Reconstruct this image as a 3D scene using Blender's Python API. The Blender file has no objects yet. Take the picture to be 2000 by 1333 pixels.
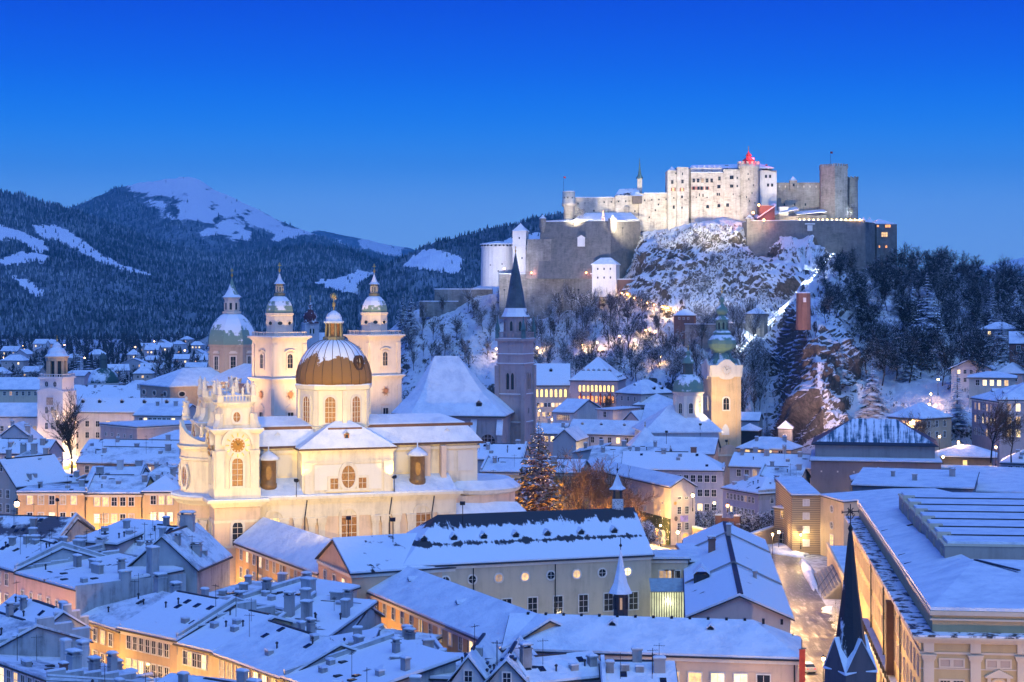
import bpy, bmesh, math, random
import numpy as np
from mathutils import Vector, Matrix
R = math.radians
random.seed(7)
scene = bpy.context.scene
COL = scene.collection

# ------------------------------------------------------------------ camera
F, HOR, CAMZ = 3500.0, 575.0, 60.0          # focal length and horizon row, in pixels of the 2000 px wide photograph
cam_d = bpy.data.cameras.new('camera'); cam = bpy.data.objects.new('camera', cam_d); COL.objects.link(cam)
cam.location = (0, 0, CAMZ); cam.rotation_euler = (R(90), 0, 0)
cam_d.sensor_width = 36; cam_d.lens = 36*F/2000
cam_d.shift_y = -(666.5-HOR)/2000
cam_d.clip_start = 1; cam_d.clip_end = 60000
scene.camera = cam

# ------------------------------------------------------------------ sky
def lin(c):
    return tuple(((v/255)/12.92 if v/255 <= .04045 else ((v/255+.055)/1.055)**2.4) for v in c)
w = bpy.data.worlds.new('World'); scene.world = w; w.use_nodes = True
nt = w.node_tree; nt.nodes.clear()
out = nt.nodes.new('ShaderNodeOutputWorld'); bg = nt.nodes.new('ShaderNodeBackground')
tc = nt.nodes.new('ShaderNodeTexCoord'); sep = nt.nodes.new('ShaderNodeSeparateXYZ')
ramp = nt.nodes.new('ShaderNodeValToRGB'); ramp.color_ramp.interpolation = 'B_SPLINE'
mapr = nt.nodes.new('ShaderNodeMapRange'); mapr.inputs[1].default_value = -.05; mapr.inputs[2].default_value = .45
SKY = [(-.05, (.22, .48, .95)), (.02, (.23, .50, .98)), (.05, (.17, .45, .98)), (.07, (.06, .34, .95)), (.095, (.004, .22, .90)),
       (.125, (.001, .105, .78)), (.165, (.0, .035, .60)), (.25, (.0, .03, .52)), (.45, (.0, .028, .46))]     # linear colours
els = ramp.color_ramp.elements
for i, (z, c) in enumerate(SKY):
    e = els[i] if i < 2 else els.new(.5)
    e.position = (z+.05)/.5; e.color = (*c, 1)
SUN_EL, SUN_AZ = 58, 200      # soft light of the evening sky above and behind the camera
sky = nt.nodes.new('ShaderNodeTexSky'); sky.sky_type = 'NISHITA'; sky.sun_disc = False
sky.sun_elevation = R(1.0); sky.sun_rotation = R(SUN_AZ); sky.altitude = 480; sky.ozone_density = 6
add = nt.nodes.new('ShaderNodeMix'); add.data_type = 'RGBA'; add.blend_type = 'ADD'; add.inputs[0].default_value = 1
tint = nt.nodes.new('ShaderNodeMix'); tint.data_type = 'RGBA'; tint.blend_type = 'MULTIPLY'; tint.inputs[0].default_value = 1
tint.inputs[7].default_value = (.001, .006, .012, 1)
L = nt.links.new
L(tc.outputs['Generated'], sep.inputs[0]); L(sep.outputs['Z'], mapr.inputs[0]); L(mapr.outputs[0], ramp.inputs[0])
L(sky.outputs[0], tint.inputs[6]); L(ramp.outputs[0], add.inputs[6]); L(tint.outputs[2], add.inputs[7])
L(add.outputs[2], bg.inputs[0]); L(bg.outputs[0], out.inputs[0]); bg.inputs[1].default_value = 1.35
sun_d = bpy.data.lights.new('sun', 'SUN'); sun = bpy.data.objects.new('sun', sun_d); COL.objects.link(sun)
sun_d.energy = 1.75; sun_d.angle = R(70); sun_d.color = (.40, .72, 1.0)
sun.rotation_euler = (R(90-SUN_EL), 0, R(SUN_AZ-180)+R(0))
sun.location = (0, 0, 400)
scene.view_settings.view_transform = 'Standard'; scene.view_settings.look = 'None'
scene.view_settings.exposure = 0; scene.view_settings.gamma = 1; scene.view_settings.use_curve_mapping = False
cy = scene.cycles
cy.use_denoising = True
cy.max_bounces = 4; cy.diffuse_bounces = 2; cy.glossy_bounces = 2; cy.transmission_bounces = 2; cy.volume_bounces = 0
cy.caustics_reflective = False; cy.caustics_refractive = False
cy.sample_clamp_indirect = 4

# ------------------------------------------------------------------ pixels to places
def U(px, py, Y):                       # the point seen at (px, py) that stands Y metres away
    return Vector(((px-1000)/F*Y, Y, CAMZ-(py-HOR)/F*Y))
def XW(px, Y): return (px-1000)/F*Y
def ZW(py, Y): return CAMZ-(py-HOR)/F*Y
def DEP(py, z): return (CAMZ-z)*F/(py-HOR)     # how far a point of known height is
def G(px, py, z=0.):
    return U(px, py, DEP(py, z))

# ------------------------------------------------------------------ materials
MATS = {}
def nodemat(name):
    m = bpy.data.materials.new(name); m.use_nodes = True
    nt = m.node_tree; b = nt.nodes['Principled BSDF']
    MATS[name] = m
    return m, nt, b
def nz(nt, scale, detail=4, rough=.6, co=None, dim='3D'):
    n = nt.nodes.new('ShaderNodeTexNoise'); n.inputs['Scale'].default_value = scale
    n.inputs['Detail'].default_value = detail; n.inputs['Roughness'].default_value = rough
    if co is not None: nt.links.new(co, n.inputs['Vector'])
    return n
def pos(nt):
    return nt.nodes.new('ShaderNodeNewGeometry').outputs['Position']
def objco(nt):
    return nt.nodes.new('ShaderNodeTexCoord').outputs['Object']
def scaled(nt, co, s):
    m = nt.nodes.new('ShaderNodeMapping'); m.inputs['Scale'].default_value = s
    nt.links.new(co, m.inputs['Vector']); return m.outputs[0]
def rmp(nt, src, stops, interp='LINEAR'):
    r = nt.nodes.new('ShaderNodeValToRGB'); r.color_ramp.interpolation = interp
    e = r.color_ramp.elements
    for i, (p, c) in enumerate(stops):
        x = e[i] if i < 2 else e.new(.5)
        x.position = p; x.color = (*c, 1) if len(c) == 3 else c
    nt.links.new(src, r.inputs[0]); return r.outputs[0]
def mixc(nt, fac, a, b, mode='MIX'):
    m = nt.nodes.new('ShaderNodeMix'); m.data_type = 'RGBA'; m.blend_type = mode
    for s, i in ((fac, 0), (a, 6), (b, 7)):
        if hasattr(s, 'is_linked'): nt.links.new(s, m.inputs[i])
        elif i == 0: m.inputs[0].default_value = s
        else: m.inputs[i].default_value = (*s, 1)
    return m.outputs[2]
def mth(nt, op, a, b=0.):
    m = nt.nodes.new('ShaderNodeMath'); m.operation = op
    for s, i in ((a, 0), (b, 1)):
        if hasattr(s, 'is_linked'): nt.links.new(s, m.inputs[i])
        else: m.inputs[i].default_value = s
    return m.outputs[0]
def bump(nt, b, h, strength=.3, dist=.1):
    n = nt.nodes.new('ShaderNodeBump'); n.inputs['Strength'].default_value = strength; n.inputs['Distance'].default_value = dist
    nt.links.new(h, n.inputs['Height']); nt.links.new(n.outputs[0], b.inputs['Normal'])
SNOWC = (.80, .83, .86)
def mat_snow():
    m, nt, b = nodemat('snow'); p = pos(nt)
    n = nz(nt, .35, 5, .6, p); n2 = nz(nt, 2.5, 3, .6, p)
    nt.links.new(rmp(nt, n.outputs[0], [(.32, (.62, .67, .74)), (.58, SNOWC)]), b.inputs['Base Color'])
    b.inputs['Roughness'].default_value = .75; b.inputs['Specular IOR Level'].default_value = .2
    s = mth(nt, 'ADD', n.outputs[0], mth(nt, 'MULTIPLY', n2.outputs[0], .25))
    bump(nt, b, s, .8, .6); return m
def mat_snowpatch(name, under, th, soft=.03, sc=(.25, .25, .25), fine=1.2, snowc=SNOWC, nb=0.):
    # snow lying on a roof with bare patches where it has slid off
    m, nt, b = nodemat(name); p = objco(nt)
    oi = nt.nodes.new('ShaderNodeObjectInfo'); va = nt.nodes.new('ShaderNodeVectorMath'); va.operation = 'ADD'; nt.links.new(p, va.inputs[0])
    nt.links.new(mth(nt, 'MULTIPLY', oi.outputs['Random'], 300.), va.inputs[1]); p = va.outputs[0]        # no two roofs alike
    n = nz(nt, 1, 6, .62, scaled(nt, p, sc)); n2 = nz(nt, fine, 4, .6, p)
    s = mth(nt, 'ADD', mth(nt, 'MULTIPLY', n.outputs[0], .8), mth(nt, 'MULTIPLY', n2.outputs[0], .2))
    if nb:        # snow stays longer on the flatter upper slopes
        g = nt.nodes.new('ShaderNodeNewGeometry'); sp = nt.nodes.new('ShaderNodeSeparateXYZ'); nt.links.new(g.outputs['Normal'], sp.inputs[0])
        s = mth(nt, 'ADD', s, mth(nt, 'MULTIPLY', mth(nt, 'SUBTRACT', sp.outputs['Z'], .45), nb))
    f = rmp(nt, s, [(th-soft, (0, 0, 0)), (th+soft, (1, 1, 1))])
    nt.links.new(mixc(nt, f, under, snowc), b.inputs['Base Color'])
    b.inputs['Roughness'].default_value = .7; b.inputs['Specular IOR Level'].default_value = .25
    bump(nt, b, mth(nt, 'ADD', f, n2.outputs[0]), .5, .25); return m
def wallm(rgb, rough=.85, var=.16, name=None, streak=True):
    key = name or 'plaster_%d_%d_%d' % tuple(int(v*255) for v in rgb)
    if key in MATS: return MATS[key]
    m, nt, b = nodemat(key); p = pos(nt)
    n = nz(nt, .25, 5, .65, p); n2 = nz(nt, 1, 4, .6, scaled(nt, p, (1.2, 1.2, .12)))
    s = mth(nt, 'ADD', mth(nt, 'MULTIPLY', n.outputs[0], .55), mth(nt, 'MULTIPLY', n2.outputs[0], .45))
    d = tuple(v*(1-var*1.6) for v in rgb); l = tuple(min(.9, v*(1+var*.5)) for v in rgb)
    nt.links.new(rmp(nt, s, [(.32, d), (.5, rgb), (.68, l)]), b.inputs['Base Color'])
    b.inputs['Roughness'].default_value = rough; b.inputs['Specular IOR Level'].default_value = .2
    bump(nt, b, n.outputs[0], .15, .1)
    return m
def plain(name, rgb, rough=.6, metal=0., spec=.3, nscale=1.5, var=.2):
    if name in MATS: return MATS[name]
    m, nt, b = nodemat(name); n = nz(nt, nscale, 4, .6, pos(nt))
    nt.links.new(rmp(nt, n.outputs[0], [(.3, tuple(v*(1-var) for v in rgb)), (.7, tuple(min(1, v*(1+var)) for v in rgb))]), b.inputs['Base Color'])
    b.inputs['Roughness'].default_value = rough; b.inputs['Metallic'].default_value = metal; b.inputs['Specular IOR Level'].default_value = spec
    return m
def emit(name, rgb, s, var=.0, base=(.2, .18, .15), nscale=1.3):
    if name in MATS: return MATS[name]
    m, nt, b = nodemat(name)
    b.inputs['Base Color'].default_value = (*base, 1); b.inputs['Roughness'].default_value = .3
    b.inputs['Emission Color'].default_value = (*rgb, 1); b.inputs['Emission Strength'].default_value = s
    if var:
        n = nz(nt, nscale, 3, .6, pos(nt))
        c = rmp(nt, n.outputs[0], [(.36, tuple(v*(1-var) for v in rgb)), (.6, rgb)])
        nt.links.new(c, b.inputs['Emission Color'])
    return m
snow = mat_snow()
slate = plain('dark_slate', (.035, .038, .045), .55, spec=.3)
tin = plain('dark_tin_edge', (.03, .032, .04), .5, spec=.4)
iron = plain('black_iron', (.02, .02, .022), .5, .3)
glass = plain('dark_glass', (.02, .022, .028), .12, spec=.5, var=.3)
glass_b = plain('brown_leaded_glass', (.36, .17, .055), .35, spec=.4, nscale=3, var=.45)
white = wallm((.72, .70, .66)); cream = wallm((.74, .66, .50)); frame_m = plain('white_frame', (.72, .69, .62), .6)
trim = wallm((.75, .69, .58), name='pale_stone_trim', var=.1)
concrete = wallm((.30, .29, .28), name='grey_render', var=.25)
chimney_m = wallm((.36, .35, .34), name='chimney_render', var=.35)
brickm = wallm((.24, .13, .10), name='brown_brick', var=.25)
gold = plain('gilded_metal', (.85, .52, .14), .3, .9, var=.1)
copper_g = mat_snowpatch('green_copper_with_snow', (.20, .30, .24), .46, .02, (.22, .22, .10), nb=.35)
copper_b = mat_snowpatch('brown_copper_with_snow', (.26, .14, .05), .525, .012, (.16, .16, .08), 1.6, nb=.38)
copper_t = plain('teal_copper', (.10, .19, .19), .5, .2, var=.35, nscale=.8)
patchy = mat_snowpatch('snow_with_bare_slate', (.03, .034, .045), .40, .02, (.16, .22, .35))
patchy2 = mat_snowpatch('snow_lightly_patchy', (.05, .055, .065), .335, .02, (.2, .3, .4))
thin_s = mat_snowpatch('thin_snow_showing_tiles', (.24, .27, .31), .43, .10, (.22, .3, .4), 2.0)
slid_s = mat_snowpatch('slid_snow', (.045, .05, .06), .375, .015, (.5, .16, .3), 1.8)
LIT = [emit('lit_pane_bright', (1, .72, .34), 2.6, .35), emit('lit_pane_warm', (1, .60, .22), 1.5, .45), emit('lit_pane_dim', (1, .55, .22), .55, .5)]
lit_y = emit('lit_pane_yellow', (1, .68, .22), 2.2, .4)
lit_o = emit('lit_pane_orange', (1, .36, .06), 2.2, .5)
lit_r = emit('lit_pane_red', (1, .12, .10), 1.2, .3)
lamp_w = emit('lamp_warm', (1, .62, .25), 30); lamp_c = emit('lamp_cool', (.85, .93, 1), 16); lamp_o = emit('lamp_orange', (1, .40, .12), 22)
lamp_r = emit('lamp_red', (1, .03, .05), 40)

# ------------------------------------------------------------------ mesh kit
class MB:
    def __init__(s): s.v = []; s.f = []
    def add(s, vs, fs, M=None):
        o = len(s.v)
        s.v += [tuple(M @ Vector(p)) for p in vs] if M is not None else [tuple(p) for p in vs]
        s.f += [tuple(i+o for i in f) for f in fs]; return s
    def box(s, x0, y0, z0, x1, y1, z1, M=None):
        return s.add([(x0, y0, z0), (x1, y0, z0), (x1, y1, z0), (x0, y1, z0), (x0, y0, z1), (x1, y0, z1), (x1, y1, z1), (x0, y1, z1)],
                     [(0, 3, 2, 1), (4, 5, 6, 7), (0, 1, 5, 4), (1, 2, 6, 5), (2, 3, 7, 6), (3, 0, 4, 7)], M)
    def cbox(s, cx, cy, z0, wx, wy, h, M=None):
        return s.box(cx-wx/2, cy-wy/2, z0, cx+wx/2, cy+wy/2, z0+h, M)
    def loft(s, rings, cap0=True, cap1=True, M=None):
        n = len(rings[0]); vs = [p for r in rings for p in r]; fs = []
        for k in range(len(rings)-1):
            for i in range(n):
                j = (i+1) % n; fs.append((k*n+i, k*n+j, (k+1)*n+j, (k+1)*n+i))
        if cap0: fs.append(tuple(reversed(range(n))))
        if cap1: fs.append(tuple((len(rings)-1)*n+i for i in range(n)))
        return s.add(vs, fs, M)
    def prism(s, poly, z0, z1, M=None):
        return s.loft([[(x, y, z0) for x, y in poly], [(x, y, z1) for x, y in poly]], M=M)
    def lathe(s, prof, n=16, c=(0, 0), rot=0., M=None, sq=None):
        rings = [[(c[0]+r*math.cos(rot+2*math.pi*i/n), c[1]+r*math.sin(rot+2*math.pi*i/n), z) for i in range(n)] for r, z in prof]
        return s.loft(rings, M=M)
    def tube(s, p, q, r0, r1=None, n=5):
        r1 = r0 if r1 is None else r1
        p, q = Vector(p), Vector(q); d = (q-p)
        if d.length < 1e-6: return s
        d.normalize(); a = d.orthogonal().normalized(); b = d.cross(a)
        return s.loft([[p+(a*math.cos(2*math.pi*i/n)+b*math.sin(2*math.pi*i/n))*r0 for i in range(n)],
                       [q+(a*math.cos(2*math.pi*i/n)+b*math.sin(2*math.pi*i/n))*r1 for i in range(n)]])
    def slab(s, vs, fs, t0, t1, shrink=0.):          # thicken a roof made of planar faces; shrink pulls the rim inwards
        cx = sum(v[0] for v in vs)/len(vs); cy = sum(v[1] for v in vs)/len(vs)
        def sh(v, dz):
            dx, dy = v[0]-cx, v[1]-cy
            fx = max(0, abs(dx)-shrink)*(1 if dx > 0 else -1); fy = max(0, abs(dy)-shrink)*(1 if dy > 0 else -1)
            return (cx+fx, cy+fy, v[2]+dz)
        n = len(vs); V = [sh(v, t1) for v in vs]+[sh(v, t0) for v in vs]
        FS = [tuple(f) for f in fs]+[tuple(i+n for i in reversed(f)) for f in fs]
        ed = {}
        for f in fs:
            for a, b in zip(f, f[1:]+f[:1]): ed[(a, b)] = 1
        for (a, b) in ed:
            if (b, a) not in ed: FS.append((b, a, a+n, b+n))
        return s.add(V, FS)
    def mesh(s, name, mat=None, smooth=False):
        m = bpy.data.meshes.new(name); m.from_pydata(s.v, [], s.f)
        if mat: m.materials.append(mat)
        if smooth: m.polygons.foreach_set('use_smooth', [True]*len(m.polygons))
        m.update(); return m
    def part(s, name, mat, parent, smooth=False):
        return mpart(name, s.mesh(name, mat, smooth), parent)
def fixn(me):
    bm = bmesh.new(); bm.from_mesh(me); bmesh.ops.recalc_face_normals(bm, faces=bm.faces); bm.to_mesh(me); bm.free()
def mpart(name, me, parent, loc=None, rz=0.):
    o = bpy.data.objects.new(name, me); COL.objects.link(o); o.parent = parent
    if loc is not None: o.location = loc
    if rz: o.rotation_euler = (0, 0, rz)
    return o
def thing(name, label, cat, loc=(0, 0, 0), rz=0., group=None):
    o = bpy.data.objects.new(name, None); COL.objects.link(o); o.empty_display_size = 1
    o.location = loc; o.rotation_euler = (0, 0, rz)
    o['label'] = label; o['category'] = cat
    if group: o['group'] = group
    return o
def tag(o, label, cat, group=None):
    o['label'] = label; o['category'] = cat
    if group: o['group'] = group
    return o
def struct(name, mb, mat, smooth=False):
    me = mb.mesh(name, mat, smooth) if isinstance(mb, MB) else mb
    o = bpy.data.objects.new(name, me); COL.objects.link(o); o['kind'] = 'structure'; return o
def dup(root, loc=None, rz=None, label=None, group=None, sc=None):
    r = root.copy(); COL.objects.link(r)
    if loc is not None: r.location = loc
    if rz is not None: r.rotation_euler = (0, 0, rz)
    if sc is not None: r.scale = sc if hasattr(sc, '__len__') else (sc,)*3
    if label: r['label'] = label
    if group: r['group'] = group
    for ch in KIDS(root):
        c = ch.copy(); COL.objects.link(c); c.parent = r
        for g in KIDS(ch):
            d = g.copy(); COL.objects.link(d); d.parent = c
    return r
_kc = {}
def KIDS(o):
    if o.name not in _kc: _kc[o.name] = list(o.children)
    return _kc[o.name]
def light(parent, kind, loc, power, color, target=None, size=60, blend=.6, rad=.3):
    d = bpy.data.lights.new('light', kind); d.energy = power; d.color = color; d.shadow_soft_size = rad
    o = bpy.data.objects.new('light', d); COL.objects.link(o); o.parent = parent; o.location = loc
    if kind == 'SPOT':
        d.spot_size = R(size); d.spot_blend = blend
        v = Vector(target)-Vector(loc); o.rotation_euler = v.to_track_quat('-Z', 'Y').to_euler()
    return o

# ------------------------------------------------------------------ windows
def outline(style, w, h, n=10):
    if style == 'oval' or style == 'round':
        return [(w/2*math.cos(2*math.pi*i/18), h/2+h/2*math.sin(2*math.pi*i/18)) for i in range(18)]
    if style == 'arch':
        zc = h-w/2
        return [(-w/2, 0), (w/2, 0)]+[(w/2*math.cos(math.pi*i/n), zc+w/2*math.sin(math.pi*i/n)) for i in range(n+1)]
    if style == 'pointed':
        zc = h-w*.85; o = [(-w/2, 0), (w/2, 0), (w/2, zc)]
        return o+[(w*.34, zc+w*.45), (0, h), (-w*.34, zc+w*.45), (-w/2, zc)]
    return [(-w/2, 0), (w/2, 0), (w/2, h), (-w/2, h)]
_wc = {}
def winmesh(style, w, h, fm, pm, bw, bars, proud):
    k = (style, round(w, 2), round(h, 2), fm.name, pm.name, bw, bars, proud)
    if k in _wc: return _wc[k]
    o = outline(style, w, h); zc = h/2
    fr = MB(); n = len(o)
    oo = [((abs(x)+bw)*(1 if x > 0 else -1) if abs(x) > 1e-6 else 0, zc+(z-zc)*(h+2*bw)/h) for x, z in o]
    V = [(x, -proud, z) for x, z in oo]+[(x, -proud, z) for x, z in o]+[(x, .02, z) for x, z in oo]+[(x, -.01, z) for x, z in o]
    FS = []
    for i in range(n):
        j = (i+1) % n
        FS += [(i, j, n+j, n+i), (j, i, 2*n+i, 2*n+j), (n+i, n+j, 3*n+j, 3*n+i)]
    fr.add(V, FS)
    bx, bz = bars; t = max(.03, w*.016)
    for i in range(1, bx+1): fr.box(-w/2+w*i/(bx+1)-t, -proud*.7, .05, -w/2+w*i/(bx+1)+t, -.03, h*.97)
    for i in range(1, bz+1): fr.box(-w/2*.97, -proud*.69, h*i/(bz+1)-t, w/2*.97, -.031, h*i/(bz+1)+t)
    pn = MB(); pn.add([(x, -.02, z) for x, z in o], [tuple(range(n))])
    r = (fr.mesh('window', fm), pn.mesh('pane', pm)); _wc[k] = r; return r
def window(parent, loc, rz, w, h, style='rect', fm=None, pm=None, bw=.16, bars=(1, 1), proud=.14):
    a, b = winmesh(style, w, h, fm or frame_m, pm or glass, bw, bars, proud)
    o = mpart('window', a, parent, loc, rz); mpart('pane', b, o); return o
def pick(lit, rnd):
    if rnd.random() < lit: return LIT[0 if (q := rnd.random()) < .4 else (1 if q < .75 else 2)]
    return glass

# ------------------------------------------------------------------ chimneys and dormers
_cc = {}
def chimney(parent, x, y, z, wx=.9, wy=.7, h=2.2, m=None, rz=0., hood=False):
    m = m or chimney_m; k = (wx, wy, h, m.name, hood)
    if k not in _cc:
        b = MB(); b.cbox(0, 0, -2.5, wx, wy, 2.5+h-.15); b.cbox(0, 0, h-.15, wx+.22, wy+.22, .15)
        if hood:
            for s in (-1, 1): b.box(s*wx*.4-.06, -wy*.4, h, s*wx*.4+.06, wy*.4, h+.35)
            b.cbox(0, 0, h+.35, wx+.3, wy+.3, .08)
        t = h+(.43 if hood else 0)
        c = MB(); q = [(wx+.16, wy+.16, 0), (wx+.2, wy+.2, .12), (wx*.8, wy*.75, .26)]
        c.loft([[(sx*a/2, sy*bb/2, t+.005+zz) for sx, sy in ((-1, -1), (1, -1), (1, 1), (-1, 1))] for a, bb, zz in q])
        _cc[k] = (b.mesh('chimney', m), c.mesh('snow_cap', snow))
    o = mpart('chimney', _cc[k][0], parent, (x, y, z), rz); mpart('snow_cap', _cc[k][1], o); return o
_dc = {}
def dormer(parent, x, y, z, w=1.1, h=1.1, d=1.8, rz=0., lit=None, wm=None, gable=True):
    k = (w, h, d, lit.name if lit else '', wm.name if wm else '', gable)
    if k not in _dc:
        b = MB(); b.box(-w/2, 0, -.6, w/2, d, h)
        r = MB()
        if gable: r.slab([(-w/2-.15, -.2, h-.1), (0, -.2, h+w*.5), (w/2+.15, -.2, h-.1), (w/2+.15, d+.6, h-.1), (0, d+.6, h+w*.5), (-w/2-.15, d+.6, h-.1)],
                         [[0, 1, 4, 5], [1, 2, 3, 4]], 0, .22)
        else: r.slab([(-w/2-.15, -.25, h-.02), (w/2+.15, -.25, h-.02), (w/2+.15, d+.5, h+.25), (-w/2-.15, d+.5, h+.25)], [[0, 1, 2, 3]], 0, .25)
        p = MB(); p.add([(-w*.33, -.012, .1), (w*.33, -.012, .1), (w*.33, -.012, h*.85), (-w*.33, -.012, h*.85)], [(0, 1, 2, 3)])
        mr = r.mesh('snow_cap', snow); fixn(mr)
        _dc[k] = (b.mesh('dormer', wm or slate), mr, p.mesh('pane', lit or glass))
    o = mpart('dormer', _dc[k][0], parent, (x, y, z), rz); mpart('snow_cap', _dc[k][1], o); mpart('pane', _dc[k][2], o); return o

# ------------------------------------------------------------------ what clutters old roofs: party walls, skylights, pipes, aerials, ridge tins
_rc = {}
def rmesh(key, fn):
    if key not in _rc: _rc[key] = fn()
    return _rc[key]
def roof_clutter(t, roof, L_, D, h, rise, rnd, k):
    rz_ = lambda x, y: roofz(roof, L_, D, h, rise, x, y)+.4
    if roof in ('gable', 'hipl', 'hipr', 'hip') and L_ > 3:
        a = L_*.5-max(0, L_-D*(0 if roof == 'gable' else 1))*.5 if roof != 'gable' else 0
        q0, q1 = sorted((rnd.uniform(0, .4), rnd.uniform(.6, 1))); b = MB(); b.box(a+(L_-2*a)*q0, D/2-.2, h+rise+.2, a+(L_-2*a)*q1, D/2+.2, h+rise+.45); b.part('ridge_tin', tin, t)
    elif roof == 'cross':
        b = MB(); b.box(L_/2-.2, D*rnd.uniform(0, .3), h+rise+.2, L_/2+.2, D*rnd.uniform(.6, 1), h+rise+.45); b.part('ridge_tin', tin, t)
    if roof != 'cross' and rnd.random() < .8:       # a party wall standing above the roof, capped with snow
        x = rnd.choice((-.12, L_-.2)); b = MB(); c = MB(); stp = rnd.random() < .5; ys = []
        for i in range(7):
            y0 = D*i/6; z = rz_(x, y0)+.5
            if stp and i: ys.append((y0-.02, ys[-1][1]))
            ys.append((y0, z))
        b.loft([[(x, y, h-1.5), (x+.34, y, h-1.5), (x+.34, y, z), (x, y, z)] for y, z in ys]); c.loft([[(x-.06, y, z+.004), (x+.40, y, z+.004), (x+.40, y, z+.2), (x-.06, y, z+.2)] for y, z in ys])
        o = b.part('party_wall', blank_m(), t); c.part('snow_cap', snow, o)
    sk = rmesh('skylight', lambda: MB().box(-.4, -.5, -.1, .4, .5, .12).mesh('skylight', slate)); gl = rmesh('skpane', lambda: MB().box(-.32, -.42, .121, .32, .42, .14).mesh('pane', glass))
    pv = rmesh('vent', lambda: MB().lathe([(.11, -.4), (.11, .8), (.2, .82), (.2, .98), (.05, 1.1)], 7).mesh('vent_pipe', tin)); bx = rmesh('hatch', lambda: MB().box(-.5, -.4, -.5, .5, .4, .55).mesh('roof_hatch', chimney_m)); bs = rmesh('hatchs', lambda: MB().box(-.55, -.45, .551, .55, .45, .75).mesh('snow_cap', snow))
    def ant():
        b = MB(); b.tube((0, 0, -.5), (0, 0, 3.2), .035, n=4); b.tube((-.7, 0, 2.9), (.7, 0, 2.9), .025, n=4)
        for i in range(5): b.tube((-.6+.3*i, -.3, 2.9), (-.6+.3*i, .3, 2.9), .018, n=4)
        return b.mesh('aerial', iron)
    def gap():
        b = MB(); r2 = random.Random(len(_rc)); P_ = [(1.1*(.6+.6*r2.random())*math.cos(6.283*i/9), .28*(.5+r2.random())*math.sin(6.283*i/9), .0) for i in range(9)]; b.add(P_, [tuple(range(9))]); return b.mesh('bare_tiles', slate)
    an = rmesh('aerial', ant)
    sl = math.atan2(rise, D/2)
    for i in range(k):
        x, y = L_*rnd.uniform(.1, .9), D*rnd.uniform(.1, .45); z = rz_(x, y); q = rnd.random()
        if q < .3:
            o = mpart('skylight', sk, t, (x, y, z)); mpart('pane', gl, o)
            if roof == 'gable' or roof.startswith('hip'): o.rotation_euler = (sl, 0, 0)
        elif q < .55: mpart('vent_pipe', pv, t, (x, y, z-.2))
        elif q < .75: o = mpart('roof_hatch', bx, t, (x, y, z)); mpart('snow_cap', bs, o)
        elif q < .9: mpart('aerial', an, t, (x, y, z), rnd.uniform(0, 3))
        else:
            o = mpart('bare_tiles', rmesh('gap%d' % int(rnd.random()*3), gap), t, (x, y, z+.03))
            if roof == 'gable' or roof.startswith('hip'): o.rotation_euler = (sl, 0, 0)
def blank_m(): return wallm((.40, .42, .42), name='weathered_render', var=.4)
# ------------------------------------------------------------------ a building: walls, roof with snow, windows, chimneys
def roofgeo(kind, L_, D, h, rise, ov, rx0=None, rx1=None):
    x0, x1, y0, y1 = -ov, L_+ov, -ov, D+ov
    e = h-.05
    if kind == 'gable':
        v = [(x0, y0, e), (x1, y0, e), (x1, D/2, e+rise), (x1, y1, e), (x0, y1, e), (x0, D/2, e+rise)]; f = [[0, 1, 2, 5], [5, 2, 3, 4]]
    elif kind == 'cross':
        v = [(x0, y0, e), (L_/2, y0, e+rise), (x1, y0, e), (x1, y1, e), (L_/2, y1, e+rise), (x0, y1, e)]; f = [[0, 1, 4, 5], [1, 2, 3, 4]]
    elif kind in ('hip', 'hipl', 'hipr'):
        if L_ >= D or kind != 'hip':
            a = x0 if kind == 'hipr' else x0+(D/2+ov)*.9; b = x1 if kind == 'hipl' else x1-(D/2+ov)*.9
            if a >= b: a, b = (x0+x1)/2-.05, (x0+x1)/2+.05
            v = [(x0, y0, e), (x1, y0, e), (x1, y1, e), (x0, y1, e), (a, D/2, e+rise), (b, D/2, e+rise)]
            f = [[0, 1, 5, 4], [1, 2, 5], [2, 3, 4, 5], [3, 0, 4]]
        else:
            a = y0+(L_/2+ov)*.9; b = y1-(L_/2+ov)*.9
            v = [(x0, y0, e), (x1, y0, e), (x1, y1, e), (x0, y1, e), (L_/2, a, e+rise), (L_/2, b, e+rise)]
            f = [[0, 1, 4], [1, 2, 5, 4], [2, 3, 5], [3, 0, 4, 5]]
    elif kind == 'shed':
        v = [(x0, y0, e), (x1, y0, e), (x1, y1, e+rise), (x0, y1, e+rise)]; f = [[0, 1, 2, 3]]
    elif kind == 'shedx':     # rises to the right
        v = [(x0, y0, e), (x1, y0, e+rise), (x1, y1, e+rise), (x0, y1, e)]; f = [[0, 1, 2, 3]]
    else:
        v = [(x0, y0, e), (x1, y0, e), (x1, y1, e), (x0, y1, e)]; f = [[0, 1, 2, 3]]
    return v, f
def roofz(kind, L_, D, h, rise, x, y):
    if kind == 'gable': return h+rise*(1-abs(y-D/2)/(D/2))
    if kind == 'cross': return h+rise*(1-abs(x-L_/2)/(L_/2))
    if kind.startswith('hip'): return h+rise*max(0, min(1, min(y, D-y)/(D/2), *( [min(x, L_-x)/(D/2*.9)] if L_ >= D else [min(x, L_-x)/(L_/2)])))
    if kind == 'shed': return h+rise*y/D
    if kind == 'shedx': return h+rise*x/L_
    return h
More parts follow.
